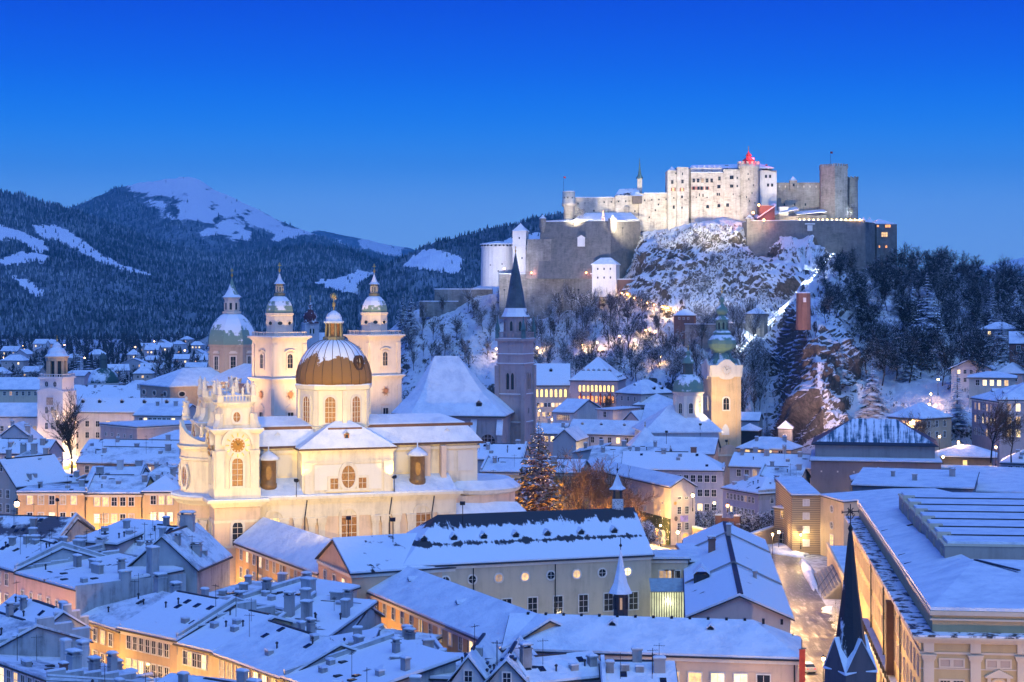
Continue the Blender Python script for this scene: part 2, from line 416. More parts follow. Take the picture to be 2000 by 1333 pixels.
def wallgeo(kind, L_, D, h, rise, z0):
    b = MB(); e = h-.06
    if kind == 'gable':
        b.add([(0, 0, z0), (L_, 0, z0), (L_, D, z0), (0, D, z0), (0, 0, e), (L_, 0, e), (L_, D, e), (0, D, e), (0, D/2, e+rise), (L_, D/2, e+rise)],
              [(0, 1, 5, 4), (1, 2, 6, 9, 5), (2, 3, 7, 6), (3, 0, 4, 8, 7)])
    elif kind == 'cross':
        b.add([(0, 0, z0), (L_, 0, z0), (L_, D, z0), (0, D, z0), (0, 0, e), (L_, 0, e), (L_, D, e), (0, D, e), (L_/2, 0, e+rise), (L_/2, D, e+rise)],
              [(0, 1, 5, 8, 4), (1, 2, 6, 5), (2, 3, 7, 9, 6), (3, 0, 4, 7)])
    elif kind == 'shed':
        b.add([(0, 0, z0), (L_, 0, z0), (L_, D, z0), (0, D, z0), (0, 0, e), (L_, 0, e), (L_, D, e+rise), (0, D, e+rise)],
              [(0, 1, 5, 4), (1, 2, 6, 5), (2, 3, 7, 6), (3, 0, 4, 7)])
    elif kind == 'shedx':
        b.add([(0, 0, z0), (L_, 0, z0), (L_, D, z0), (0, D, z0), (0, 0, e), (L_, 0, e+rise), (L_, D, e+rise), (0, D, e)],
              [(0, 1, 5, 4), (1, 2, 6, 5), (2, 3, 7, 6), (3, 0, 4, 7)])
    else: b.box(0, 0, z0, L_, D, e)
    return b
FACE = {'f': lambda L_, D, s: (s, 0, 0.), 'r': lambda L_, D, s: (L_, s, R(90)), 'l': lambda L_, D, s: (0, D-s, R(-90)), 'b': lambda L_, D, s: (L_-s, D, R(180))}
def winrow(t, L_, D, face, z, n, w, h, style='rect', lit=.2, m0=1.5, m1=None, rnd=random, pm=None, **kw):
    ln = L_ if face in 'fb' else D; m1 = m0 if m1 is None else m1
    for i in range(n):
        s = m0+(ln-m0-m1)*((i+.5)/n)
        x, y, rz = FACE[face](L_, D, s)
        window(t, (x, y, z), rz, w, h, style, pm=pm or pick(lit, rnd), **kw)
def bld(name, label, cat, A, B, D, h, roof='gable', rise=3., wall=None, ov=.45, wins=(), chim=(), dorm=(), snowm=None, z0=0., group=None,
        cornice=None, pipes=(), lit=.2, seed=None, deck=None, thick=.34, clutter=0):
    A, B = Vector(A[:2]), Vector(B[:2]); d = B-A; L_ = d.length; rz = math.atan2(d.y, d.x)
    rnd = random.Random(seed if seed is not None else int(abs(A.x*31+A.y*17+h*7)))
    t = thing(name, label, cat, (A.x, A.y, z0), rz, group); h -= z0
    wm = wall or white
    wo = wallgeo(roof, L_, D, h, rise, -3 if z0 == 0 else 0).part('wall', wm, t)
    v, f = roofgeo(roof, L_, D, h, rise, ov)
    b = MB(); b.slab(v, f, -.12, .06); ro = b.part('roof', deck or tin, t); fixn(ro.data)
    if snowm is not False:
        b = MB(); b.slab(v, f, .065, .065+thick, .14); so = b.part('snow', snowm or (snow if not clutter else rnd.choice((snow, thin_s, patchy2, slid_s, thin_s))), ro); fixn(so.data)
    if cornice:
        b = MB(); c = cornice
        b.box(-.22, -.22, h-.65, L_+.22, -.003, h-.16); b.box(L_+.003, -.22, h-.65, L_+.222, D+.22, h-.161); b.box(-.222, -.219, h-.65, -.003, D+.22, h-.161)
        b.part('cornice', c, t)
    for wspec in wins:
        kw = dict(wspec); face = kw.pop('f', 'f'); zz = kw.pop('z'); n = kw.pop('n'); ww = kw.pop('w', 1.1); hh = kw.pop('h', 1.7)
        kw.setdefault('lit', lit)
        for z in (zz if hasattr(zz, '__len__') else [zz]):
            winrow(t, L_, D, face, z-z0, n, ww, hh, rnd=rnd, **kw)
    for c in chim:
        fx, fy = c[0], c[1]; x, y = fx*L_, fy*D
        sz = c[2] if len(c) > 2 else (.9, .7, 1.8)
        chimney(t, x, y, roofz(roof, L_, D, h, rise, x, y)+.1, *sz, m=c[3] if len(c) > 3 else None, hood=c[4] if len(c) > 4 else rnd.random() < .35)
    for dm in dorm:
        fx, fy, face = dm[0], dm[1], dm[2] if len(dm) > 2 else 'f'
        x, y = fx*L_, fy*D
        dormer(t, x, y, roofz(roof, L_, D, h, rise, x, y)+.15, rz={'f': 0, 'r': R(90), 'l': R(-90), 'b': R(180)}[face], **(dm[3] if len(dm) > 3 else {}))
    if clutter: roof_clutter(t, roof, L_, D, h, rise, rnd, clutter)
    for s in pipes:
        b = MB(); b.tube((s*L_, -.12, h-.4), (s*L_, -.12, 0), .09, n=5); b.part('drainpipe', iron, t)
    return t
# ================================================================== ground, mountains, castle hill
def vnoise(x, y, seed=0):
    xi = np.floor(x).astype(np.int64); yi = np.floor(y).astype(np.int64); fx = x-xi; fy = y-yi
    fx = fx*fx*(3-2*fx); fy = fy*fy*(3-2*fy)
    def hsh(a, b):
        n = (a*374761393+b*668265263+seed*1442695041) & 0x7fffffff
        n = ((n ^ (n >> 13))*1274126177) & 0x7fffffff
        return ((n ^ (n >> 16)) & 0xffff)/65535.
    return (hsh(xi, yi)*(1-fx)+hsh(xi+1, yi)*fx)*(1-fy)+(hsh(xi, yi+1)*(1-fx)+hsh(xi+1, yi+1)*fx)*fy
def fbm(x, y, oct=5, seed=0, gain=.5):
    s = 0; a = 1; t = 0
    for o in range(oct):
        s = s+a*(vnoise(x*2**o, y*2**o, seed+o*17)-.5); t += a; a *= gain
    return s/t*2
def smooth_interp(x, xp, fp):
    return np.interp(x, xp, fp)
class Sheet:
    # a slope given by the rows of pixels it shows at and how far each row is
    def __init__(s, cols, nx, nr, rounded=True):
        pxs = np.array([c[0] for c in cols], float); k = len(cols[0][1])
        s.px = np.linspace(pxs[0], pxs[-1], nx); s.t = np.linspace(0, k-1, nr)
        PY = np.array([[q[0] for q in c[1]] for c in cols], float); YY = np.array([[q[1] for q in c[1]] for c in cols], float)
        ZZ = CAMZ-(PY-HOR)/F*YY
        def grid(A):
            a = np.stack([np.interp(s.px, pxs, A[:, j]) for j in range(k)], 1)
            return np.stack([np.interp(s.t, np.arange(k), a[i]) for i in range(nx)], 0)
        s.Y = grid(YY); s.Z = grid(ZZ)
        if rounded:
            for _ in range(rounded if rounded is not True else 3):
                for A in (s.Y, s.Z):
                    A[1:-1] = (A[:-2]+2*A[1:-1]+A[2:])/4
                    A[:, 1:-1] = (A[:, :-2]+2*A[:, 1:-1]+A[:, 2:])/4
        s.X = (s.px[:, None]-1000)/F*s.Y
    def normals(s):
        P = np.stack([s.X, s.Y, s.Z], 2)
        n = np.cross(np.gradient(P, axis=0), np.gradient(P, axis=1)); n /= np.linalg.norm(n, axis=2)[..., None]+1e-9
        return n
    def displace(s, amp):
        n = s.normals(); s.X += n[..., 0]*amp; s.Y += n[..., 1]*amp; s.Z += n[..., 2]*amp
    def at(s, px, t):
        i = min(len(s.px)-1, max(0, int(round((px-s.px[0])/(s.px[1]-s.px[0]))))); j = min(len(s.t)-1, max(0, int(round(t/(s.t[1]-s.t[0])))))
        return Vector((s.X[i, j], s.Y[i, j], s.Z[i, j]))
    def hit(s, px, py):          # the nearest place of the slope that shows at (px, py)
        i = min(len(s.px)-1, max(0, int(round((px-s.px[0])/(s.px[1]-s.px[0])))))
        q = HOR+(CAMZ-s.Z[i])*F/s.Y[i]
        for j in range(len(q)-1):
            if (q[j]-py)*(q[j+1]-py) <= 0 and q[j] != q[j+1]:
                a = (py-q[j])/(q[j+1]-q[j])
                return Vector((s.X[i, j]*(1-a)+s.X[i, j+1]*a, s.Y[i, j]*(1-a)+s.Y[i, j+1]*a, s.Z[i, j]*(1-a)+s.Z[i, j+1]*a))
        j = int(np.argmin(abs(q-py))); return Vector((s.X[i, j], s.Y[i, j], s.Z[i, j]))
    def mesh(s, name, mat, smooth=True, attr=None):
        nx, nr = s.X.shape
        co = np.stack([s.X, s.Y, s.Z], 2).reshape(-1, 3)
        idx = np.arange(nx*nr).reshape(nx, nr)
        q = np.stack([idx[:-1, :-1], idx[1:, :-1], idx[1:, 1:], idx[:-1, 1:]], 2).reshape(-1, 4)
        me = bpy.data.meshes.new(name); me.vertices.add(len(co)); me.vertices.foreach_set('co', co.ravel())
        me.loops.add(q.size); me.loops.foreach_set('vertex_index', q.ravel().astype(np.int32))
        me.polygons.add(len(q)); me.polygons.foreach_set('loop_start', np.arange(0, q.size, 4, dtype=np.int32))
        me.polygons.foreach_set('use_smooth', np.full(len(q), smooth))
        me.materials.append(mat); me.update(calc_edges=True)
        for nm, A in (attr or {}).items():
            a = me.attributes.new(nm, 'FLOAT', 'POINT'); a.data.foreach_set('value', A.ravel().astype(np.float32))
        return me
def poly_mask(px, py, poly):
    x = np.array([p[0] for p in poly]); y = np.array([p[1] for p in poly]); ins = np.zeros(px.shape, bool); n = len(poly)
    for i in range(n):
        j = i-1
        with np.errstate(divide='ignore', invalid='ignore'):
            c = ((y[i] > py) != (y[j] > py)) & (px < (x[j]-x[i])*(py-y[i])/(y[j]-y[i]+1e-12)+x[i])
        ins ^= c
    return ins.astype(float)

def mat_mountain():
    m, nt, b = nodemat('snowy_mountain_forest')
    at = nt.nodes.new('ShaderNodeAttribute'); at.attribute_name = 'snow'
    p = pos(nt)
    n1 = nz(nt, 1, 5, .7, scaled(nt, p, (.034, .006, .016))); n2 = nz(nt, 1, 5, .65, scaled(nt, p, (.004, .0012, .004)))
    n3 = nz(nt, 1, 3, .7, scaled(nt, p, (.10, .016, .035)))
    wood = rmp(nt, n1.outputs[0], [(.36, (.008, .016, .018)), (.53, (.05, .075, .085)), (.70, (.20, .25, .29))])
    wood2 = rmp(nt, n3.outputs[0], [(.33, (.008, .016, .018)), (.56, (.08, .115, .13)), (.72, (.22, .27, .31))])
    wood = mixc(nt, .5, wood, wood2)
    dust = rmp(nt, n2.outputs[0], [(.42, (.75, .75, .75)), (.62, (1.7, 1.7, 1.7))])
    wood = mixc(nt, 1., wood, dust, 'MULTIPLY')
    e = mth(nt, 'ADD', at.outputs['Fac'], mth(nt, 'MULTIPLY', mth(nt, 'SUBTRACT', n1.outputs[0], .5), .9))
    f = rmp(nt, e, [(.46, (0, 0, 0)), (.56, (1, 1, 1))])
    nt.links.new(mixc(nt, f, wood, (.80, .83, .86)), b.inputs['Base Color'])
    b.inputs['Roughness'].default_value = .9; b.inputs['Specular IOR Level'].default_value = .05
    bump(nt, b, n3.outputs[0], .6, 8); return m
mountain_m = mat_mountain()
SKIP = []
def mountain(name, label, crest, base_py, base_Y, crest_Y, back_Y, snowpolys, nx=360, nr=130, amp=40., seed=1, extra=None, fl=300., trees=0):
    cols = []
    for px, py in crest:
        by = base_py if not callable(base_py) else base_py(px)
        zc = ZW(py, crest_Y); q = []
        for a in (0, .25, .5, .75, 1.):
            Y = base_Y+(crest_Y-base_Y)*a
            zb = ZW(by, base_Y); z = zb+(zc-zb)*(a**1.15)
            q.append((HOR+(CAMZ-z)*F/Y, Y))
        Y = back_Y; z = -20; q.append((HOR+(CAMZ-z)*F/Y, Y))
        cols.append((px, q))
    s = Sheet(cols, nx, nr, 2)
    edge = np.clip(s.t/.6, 0, 1)*np.clip((5-s.t)/.3, 0, 1)
    fade = np.where(abs(s.t-4) < .8, .35+.65*abs(s.t-4)/.8, 1)
    s.Z += (fbm(s.X/fl, s.Y/fl/1.6, 6, seed)*amp-amp*.15)*(edge*fade)[None, :]
    s.Z += (fbm(s.X/22, s.Y/22, 2, seed+9)*7)*edge[None, :]
    PX = 1000+s.X/s.Y*F; PY = HOR+(CAMZ-s.Z)/s.Y*F
    sn = np.zeros(PX.shape)
    wob = fbm(PX/22, PY/14, 4, seed+3)*9
    for pl in snowpolys: sn = np.maximum(sn, poly_mask(PX+wob, PY+wob*.5, pl))
    sn[:, s.t > 4.4] = 0
    if extra is not None: sn = np.maximum(sn, extra(PX, PY))
    o = struct(name, s.mesh(name, mountain_m, True, {'snow': sn}), None)
    if trees: forest(s, sn, trees, seed, o)
    return s
def forest(s, sn, n, seed, parent):       # single small firs and bare trees standing on the slope, one mass
    rg = np.random.default_rng(seed); nx, nr = s.X.shape; j1 = int(nr*4.02/5)
    i = rg.integers(1, nx-1, n*2); j = rg.integers(2, j1, n*2); fx, fy = rg.random(n*2), rg.random(n*2)
    keep = (sn[i, j] < .4) | (rg.random(n*2) < .02); i, j, fx, fy = [a[keep][:n] for a in (i, j, fx, fy)]
    def at(A): return A[i, j]*(1-fx)*(1-fy)+A[i-1, j]*fx*(1-fy)+A[i, j-1]*(1-fx)*fy+A[i-1, j-1]*fx*fy
    P = np.stack([at(s.X), at(s.Y), at(s.Z)-1], 1); m = len(P); h = rg.uniform(6.5, 14, m)*np.clip(P[:, 1]/4200, .75, 1.35); r_ = h*rg.uniform(.16, .30, m); a = rg.uniform(0, 6.28, m)
    V = np.zeros((m, 8, 3)); FS = []
    for t_, (z0, z1, k) in enumerate(((.1, .68, 1.), (.45, 1., .66))):
        for c in range(3): V[:, t_*4+c, 0] = P[:, 0]+r_*k*np.cos(a+c*2.094+t_); V[:, t_*4+c, 1] = P[:, 1]+r_*k*np.sin(a+c*2.094+t_); V[:, t_*4+c, 2] = P[:, 2]+h*z0
        V[:, t_*4+3] = P; V[:, t_*4+3, 2] += h*z1
        FS += [(t_*4, t_*4+1, t_*4+3), (t_*4+1, t_*4+2, t_*4+3), (t_*4+2, t_*4, t_*4+3)]
    q = (np.arange(m)[:, None, None]*8+np.array(FS)[None]).reshape(-1, 3); me = bpy.data.meshes.new('mountain_forest'); me.vertices.add(m*8); me.vertices.foreach_set('co', V.ravel())
    me.loops.add(q.size); me.loops.foreach_set('vertex_index', q.ravel().astype(np.int32)); me.polygons.add(len(q)); me.polygons.foreach_set('loop_start', np.arange(0, q.size, 3, dtype=np.int32))
    at_ = me.attributes.new('tone', 'FLOAT', 'POINT'); at_.data.foreach_set('value', np.repeat(rg.random(m)**2, 8).astype(np.float32))
    me.materials.append(fir_m); me.update(calc_edges=True); ob = bpy.data.objects.new('mountain_forest', me); COL.objects.link(ob); ob['kind'] = 'stuff'; ob['label'] = 'dark snow-dusted forest covering the mountain slopes'; ob['category'] = 'forest'
def mat_fir():
    m, nt, b = nodemat('far_snow_dusted_forest'); at_ = nt.nodes.new('ShaderNodeAttribute'); at_.attribute_name = 'tone'; n = nz(nt, .004, 4, .6, pos(nt))
    e = mth(nt, 'ADD', mth(nt, 'MULTIPLY', at_.outputs['Fac'], .6), mth(nt, 'MULTIPLY', mth(nt, 'SUBTRACT', n.outputs[0], .4), 1.2))
    nt.links.new(rmp(nt, e, [(.05, (.012, .022, .028)), (.4, (.075, .11, .135)), (.85, (.42, .48, .54))]), b.inputs['Base Color']); b.inputs['Roughness'].default_value = .9; b.inputs['Specular IOR Level'].default_value = .05; return m
fir_m = mat_fir()
# main peak
def peaksnow(PX, PY):
    h = (PY-352)/110.
    n = fbm(PX/38+PY/40, PY/18-PX/90, 5, 31)
    w_ = np.clip(1.5-abs(PX-330-(PY-352)*1.7)/(100+(PY-352)*.35), 0, 1)
    return np.clip(.92-.34*h+n*.75, 0, 1)*w_*np.clip(1-(PY-455)/40, 0, 1)
mountain('mountain', '', [(-700, 470), (-300, 455), (0, 430), (100, 415), (160, 396), (200, 374), (235, 358), (300, 347), (370, 338), (392, 346), (420, 364), (470, 388), (520, 415), (560, 436),
    (600, 452), (650, 474), (700, 492), (760, 503), (830, 520), (950, 545), (1300, 560)], 640, 4200, 8000, 10000,
    [[(455, 410), (520, 440), (575, 462), (572, 465), (520, 452), (468, 420)], [(610, 475), (650, 492), (640, 492)]], 380, 130, 50, 3, peaksnow, 700, 22000)
mountain('mountain', '', [(-700, 330), (-300, 352), (-60, 366), (0, 371), (30, 376), (70, 388), (110, 401), (150, 410), (200, 432), (260, 455), (330, 480), (420, 498), (520, 490), (600, 480), (680, 492),
    (740, 515), (800, 530), (900, 545), (1050, 560), (1300, 570)], 668, 2350, 5200, 6600,
    [[(-300, 420), (0, 438), (50, 455), (85, 470), (95, 492), (75, 497), (40, 470), (-300, 470)], [(-300, 500), (0, 505), (50, 494), (98, 500), (92, 515), (40, 512), (0, 518), (-300, 520)],
     [(62, 440), (110, 440), (140, 455), (175, 478), (205, 500), (250, 522), (298, 536), (255, 532), (215, 520), (175, 502), (140, 485), (105, 468), (80, 465)],
     [(20, 538), (55, 545), (90, 575), (88, 582), (60, 576), (40, 555)],
     [(610, 552), (680, 540), (700, 528), (745, 540), (805, 556), (800, 568), (740, 566), (690, 572), (650, 566)]], 420, 150, 38, 11, None, 420, 62000)
mountain('distant_mountain', '', [(500, 500), (590, 460), (612, 446), (640, 450), (670, 460), (700, 466), (740, 476), (790, 486), (850, 500), (1000, 520)], 560, 10500, 13500, 15500, [], 120, 60, 120, 5,
    lambda PX, PY: np.clip(.45+fbm(PX/30, PY/20, 4, 8)*.8, 0, 1), 900)
mountain('wooded_hill', '', [(700, 560), (770, 508), (800, 492), (840, 476), (880, 464), (930, 452), (980, 440), (1030, 430), (1090, 417), (1150, 424), (1250, 440), (1400, 470), (1600, 520), (1900, 560)], 650, 2500, 3600, 4600,
    [[(785, 520), (830, 490), (860, 486), (905, 505), (900, 535), (850, 530)], [(975, 470), (1030, 455), (1080, 455), (1100, 475), (1000, 482)], [(950, 480), (1000, 478), (990, 500), (940, 500)]], 200, 90, 30, 21, None, 220, 14000)
mountain('distant_mountain', '', [(1500, 560), (1700, 545), (1850, 532), (1900, 515), (1930, 520), (1960, 508), (2010, 498), (2100, 480), (2300, 470), (2700, 500)], 580, 8000, 10500, 12500, [], 140, 60, 90, 15,
    lambda PX, PY: np.clip(.5+fbm(PX/30, PY/20, 4, 8)*.8, 0, 1), 700)

# the plain the town stands on
def mat_ground():
    m, nt, b = nodemat('trodden_snow_ground'); p = pos(nt)
    n = nz(nt, .02, 6, .7, p); n2 = nz(nt, .6, 4, .6, p)
    s = mth(nt, 'ADD', mth(nt, 'MULTIPLY', n.outputs[0], .6), mth(nt, 'MULTIPLY', n2.outputs[0], .4))
    nt.links.new(rmp(nt, s, [(.38, (.10, .10, .11)), (.5, (.5, .52, .55)), (.62, (.78, .80, .83))]), b.inputs['Base Color'])
    b.inputs['Roughness'].default_value = .8; return m
g = MB(); g.add([(-9000, -200, -.02), (9000, -200, -.02), (9000, 20000, -.02), (-9000, 20000, -.02)], [(0, 1, 2, 3)])
struct('ground', g, mat_ground())

# the castle hill
def mat_rock():
    m, nt, b = nodemat('snow_covered_rock')
    g = nt.nodes.new('ShaderNodeNewGeometry'); sp = nt.nodes.new('ShaderNodeSeparateXYZ'); nt.links.new(g.outputs['Normal'], sp.inputs[0])
    p = g.outputs['Position']
    n1 = nz(nt, .10, 6, .7, p); n2 = nz(nt, .7, 5, .7, p); n3 = nz(nt, 2.2, 4, .7, p)
    rock = rmp(nt, n2.outputs[0], [(.3, (.04, .035, .03)), (.5, (.13, .11, .09)), (.7, (.24, .21, .17))])
    e = mth(nt, 'ADD', sp.outputs['Z'], mth(nt, 'ADD', mth(nt, 'MULTIPLY', mth(nt, 'SUBTRACT', n3.outputs[0], .5), .55),
            mth(nt, 'ADD', mth(nt, 'MULTIPLY', mth(nt, 'SUBTRACT', n2.outputs[0], .5), 1.3), mth(nt, 'MULTIPLY', mth(nt, 'SUBTRACT', n1.outputs[0], .5), .7))))
    f = rmp(nt, e, [(.34, (0, 0, 0)), (.46, (1, 1, 1))])
    nt.links.new(mixc(nt, f, rock, (.78, .80, .84)), b.inputs['Base Color'])
    b.inputs['Roughness'].default_value = .85; b.inputs['Specular IOR Level'].default_value = .15
    bump(nt, b, mth(nt, 'ADD', n2.outputs[0], n3.outputs[0]), .8, 1.0); return m
rock_m = mat_rock()
def col(px, *r): return (px, [(HOR+(CAMZ+4)*F/(r[0][1]-14), r[0][1]-14)]+list(r)+[(HOR+(CAMZ-5)*F/1150, 1150)])
HILL = Sheet([
    col(560, (755, 1000), (745, 1020), (740, 1040), (735, 1060), (730, 1080), (728, 1100)),
    col(700, (745, 940), (735, 960), (722, 985), (712, 1005), (700, 1020), (690, 1060)),
    col(765, (755, 880), (735, 900), (700, 920), (668, 935), (650, 950), (640, 1000)),
    col(800, (755, 870), (728, 885), (680, 905), (640, 925), (615, 940), (608, 1000)),
    col(850, (750, 860), (700, 885), (650, 905), (620, 920), (600, 940), (592, 1000)),
    col(930, (750, 850), (700, 875), (640, 895), (600, 910), (575, 925), (560, 1000)),
    col(1000, (755, 830), (705, 860), (655, 885), (610, 905), (580, 915), (540, 1000)),
    col(1100, (765, 790), (705, 830), (655, 860), (610, 885), (575, 900), (535, 1000)),
    col(1180, (780, 760), (715, 800), (650, 840), (600, 870), (570, 885), (520, 990)),
    col(1230, (795, 735), (730, 770), (660, 815), (600, 850), (540, 870), (470, 930)),
    col(1260, (800, 725), (735, 760), (660, 810), (590, 850), (480, 872), (450, 910)),
    col(1330, (815, 705), (745, 740), (660, 795), (580, 845), (465, 875), (440, 905)),
    col(1420, (845, 690), (765, 720), (670, 780), (570, 840), (445, 880), (425, 905)),
    col(1500, (860, 675), (780, 705), (680, 760), (580, 830), (482, 868), (450, 905)),
    col(1530, (870, 650), (800, 668), (690, 730), (590, 810), (467, 866), (445, 905)),
    col(1560, (870, 615), (780, 622), (650, 635), (590, 770), (467, 866), (445, 905)),
    col(1600, (875, 590), (770, 600), (640, 628), (585, 745), (480, 864), (455, 905)),
    col(1640, (870, 585), (800, 600), (690, 640), (595, 735), (500, 862), (470, 905)),
    col(1680, (860, 580), (810, 605), (740, 650), (660, 720), (585, 820), (505, 905)),
    col(1760, (845, 570), (800, 605), (740, 655), (670, 730), (590, 820), (520, 905)),
    col(1860, (830, 560), (790, 605), (735, 660), (675, 735), (610, 820), (555, 905)),
    col(2000, (820, 560), (780, 605), (730, 660), (675, 735), (620, 820), (575, 905)),
    col(2250, (800, 560), (770, 605), (730, 660), (680, 735), (630, 820), (590, 905)),
], 520, 230, 2)
_e = np.clip((HILL.t-.8)/.5, 0, 1)*np.clip((6.9-HILL.t)/.5, 0, 1)
_flat = np.interp(HILL.t, [4.8, 5.6, 6.0, 6.6], [1, .5, .12, .3])
_rough = np.interp(HILL.px, [700, 1150, 1230, 1300, 1480, 1500, 1660, 1720, 2250], [.8, .6, 1.2, 1.7, 1.6, 1.7, 1.8, .7, .6])
_am = (fbm(HILL.X/20, HILL.Z/34+HILL.Y/60, 5, 41, .55)*6.5+np.abs(fbm(HILL.X/9, HILL.Z/8+HILL.Y/16, 4, 47, .6))*4.0-1.2)
HILL.displace(_am*(_e*_flat)[None, :]*_rough[:, None])
struct('castle_hill', HILL.mesh('castle_hill', rock_m, False), None)
# ================================================================== helpers for towers and figures
def ring(n, r, z, c=(0, 0), rot=0.): return [(c[0]+r*math.cos(rot+2*math.pi*i/n), c[1]+r*math.sin(rot+2*math.pi*i/n), z) for i in range(n)]
def cornice(t, x0, y0, x1, y1, z, steps=((.25, .3), (.6, .35), (.95, .3)), m=None, name='cornice', snowed=True):
    b = MB(); zz = z-sum(s[1] for s in steps)
    for p, hh in steps:
        b.box(x0-p, y0-p, zz, x1+p, y1+p, zz+hh); zz += hh
    o = b.part(name, m or trim, t)
    if snowed:
        p = steps[-1][0]-.08; b = MB(); b.box(x0-p, y0-p, zz+.003, x1+p, y1+p, zz+.2); b.part('snow', snow, o)
    return o
def balustrade(t, pts, z, h=1.1, m=None, sp=.55, closed=False):
    b = MB(); P = list(pts)+([pts[0]] if closed else [])
    for (xa, ya), (xb, yb) in zip(P, P[1:]):
        d = Vector((xb-xa, yb-ya)); n = max(1, int(d.length/sp)); u = d.normalized(); q = Vector((-u.y, u.x))*.16
        for z0, z1 in ((0, .18), (h-.2, h)):
            c = [(xa+q.x, ya+q.y), (xa-q.x, ya-q.y), (xb-q.x, yb-q.y), (xb+q.x, yb+q.y)]
            b.prism(c, z+z0, z+z1)
        for i in range(n+1):
            x, y = xa+d.x*i/n, ya+d.y*i/n; b.cbox(x, y, z+.18, .2, .2, h-.38)
    return b.part('balustrade', m or trim, t)
_st = {}
def statue(t, x, y, z, h=2.2, rz=0., m=None, seed=0):
    k = (round(h, 1), seed % 3, (m or trim).name)
    if k not in _st:
        r = random.Random(seed % 3+5); b = MB(); s = h/2.2
        b.lathe([(.42*s, 0), (.42*s, .35*s), (.3*s, .36*s), (.36*s, .42*s), (.33*s, .9*s), (.26*s, 1.25*s), (.33*s, 1.55*s), (.27*s, 1.72*s), (.1*s, 1.8*s), (.1*s, 1.84*s), (.15*s, 1.92*s), (.15*s, 2.05*s), (.06*s, 2.16*s)], 9)
        a = r.uniform(-.4, .6)*s
        b.tube((.3*s, 0, 1.6*s), (.55*s, -.15*s, 1.35*s+a), .1*s, .08*s); b.tube((.55*s, -.15*s, 1.35*s+a), (.5*s, -.42*s, 1.6*s+a), .08*s, .05*s)
        b.tube((-.3*s, 0, 1.6*s), (-.5*s, -.1*s, 1.2*s), .1*s, .08*s); b.tube((-.5*s, -.1*s, 1.2*s), (-.3*s, -.35*s, 1.25*s), .08*s, .05*s)
        if seed % 3 == 1:
            for q in (-1, 1): b.add([(q*.1*s, .2*s, 1.6*s), (q*.75*s, .35*s, 2.0*s), (q*.6*s, .3*s, 1.1*s)], [(0, 1, 2), (2, 1, 0)])
        _st[k] = b.mesh('statue', m or trim, True)
    return mpart('statue', _st[k], t, (x, y, z), rz)
def finial(t, x, y, z, h=3., r=.28, cross=True, m=None, burst=False):
    b = MB(); b.lathe([(.12, 0), (.1, h*.2), (r, h*.26), (r*1.15, h*.36), (r, h*.46), (.09, h*.5), (.07, h*.98)], 8, (x, y), M=Matrix.Translation((0, 0, z)))
    if cross: b.box(x-h*.16, y-.06, z+h*.7, x+h*.16, y+.06, z+h*.77); b.box(x-h*.1, y-.059, z+h*.83, x+h*.1, y+.059, z+h*.89); b.box(x-.07, y-.058, z+h*.5, x+.07, y+.058, z+h)
    if burst:
        c = Vector((x, y, z+h*.8))
        for i in range(14):
            a = 2*math.pi*i/14; u = Vector((math.cos(a), 0, math.sin(a))); b.tube(c+u*.15, c+u*h*.22, .1, .02, 4)
        b.lathe([(.05, -.3), (.3, 0), (.05, .3)], 8, M=Matrix.Translation(c))
    return b.part('finial', m or gold, t)
def clock(t, x, y, z, rz, r, face, marks, hands, n=12, tick=.16):
    M = Matrix.Translation((x, y, z)) @ Matrix.Rotation(rz, 4, 'Z')
    b = MB(); b.add([(r*math.cos(2*math.pi*i/28), -.05, r*math.sin(2*math.pi*i/28)) for i in range(28)], [tuple(range(28))], M); o = b.part('clock_face', face, t)
    b = MB()
    for i in range(n):
        a = 2*math.pi*i/n; u = Vector((math.cos(a), 0, math.sin(a))); v = Vector((-math.sin(a), 0, math.cos(a)))
        p, q = u*r*.74, u*r*.97; ww = v*r*tick*.35
        b.add([p-ww+Vector((0, -.09, 0)), q-ww+Vector((0, -.09, 0)), q+ww+Vector((0, -.09, 0)), p+ww+Vector((0, -.09, 0))], [(0, 1, 2, 3)], M)
    b.part('hour_mark', marks, o)
    b = MB()
    for a, l in ((R(50), .55), (R(115), .8)):
        u = Vector((math.cos(a), 0, math.sin(a))); v = Vector((-math.sin(a), 0, math.cos(a)))*r*.04; q = Vector((0, -.13, 0))
        b.add([q-v, q+u*r*l-v*.5, q+u*r*l+v*.5, q+v], [(0, 1, 2, 3)], M)
    b.part('clock_hand', hands, o); return o
def flood(name, label, loc, target, power, color, size=60, blend=.7, group=None, rad=.4):
    t = thing(name, label, 'floodlight', loc, 0, group)
    b = MB(); b.cbox(0, 0, -3.6, .12, .12, 3.4); b.part('post', iron, t)
    v = (Vector(target)-Vector(loc)).normalized(); M = v.to_track_quat('Y', 'Z').to_matrix().to_4x4()
    b = MB(); b.loft([[(-.35, -.25, -.22), (.35, -.25, -.22), (.35, -.25, .22), (-.35, -.25, .22)], [(-.45, .2, -.3), (.45, .2, -.3), (.45, .2, .3), (-.45, .2, .3)]], M=M); b.part('housing', iron, t)
    light(t, 'SPOT', tuple(v*.6), power, color, tuple(v*10), size, blend, rad)
    return t
WARM = (1, .665, .15); PEACH = (1, .645, .20); NEUT = (1, .83, .54); AMB = (1, .56, .22)

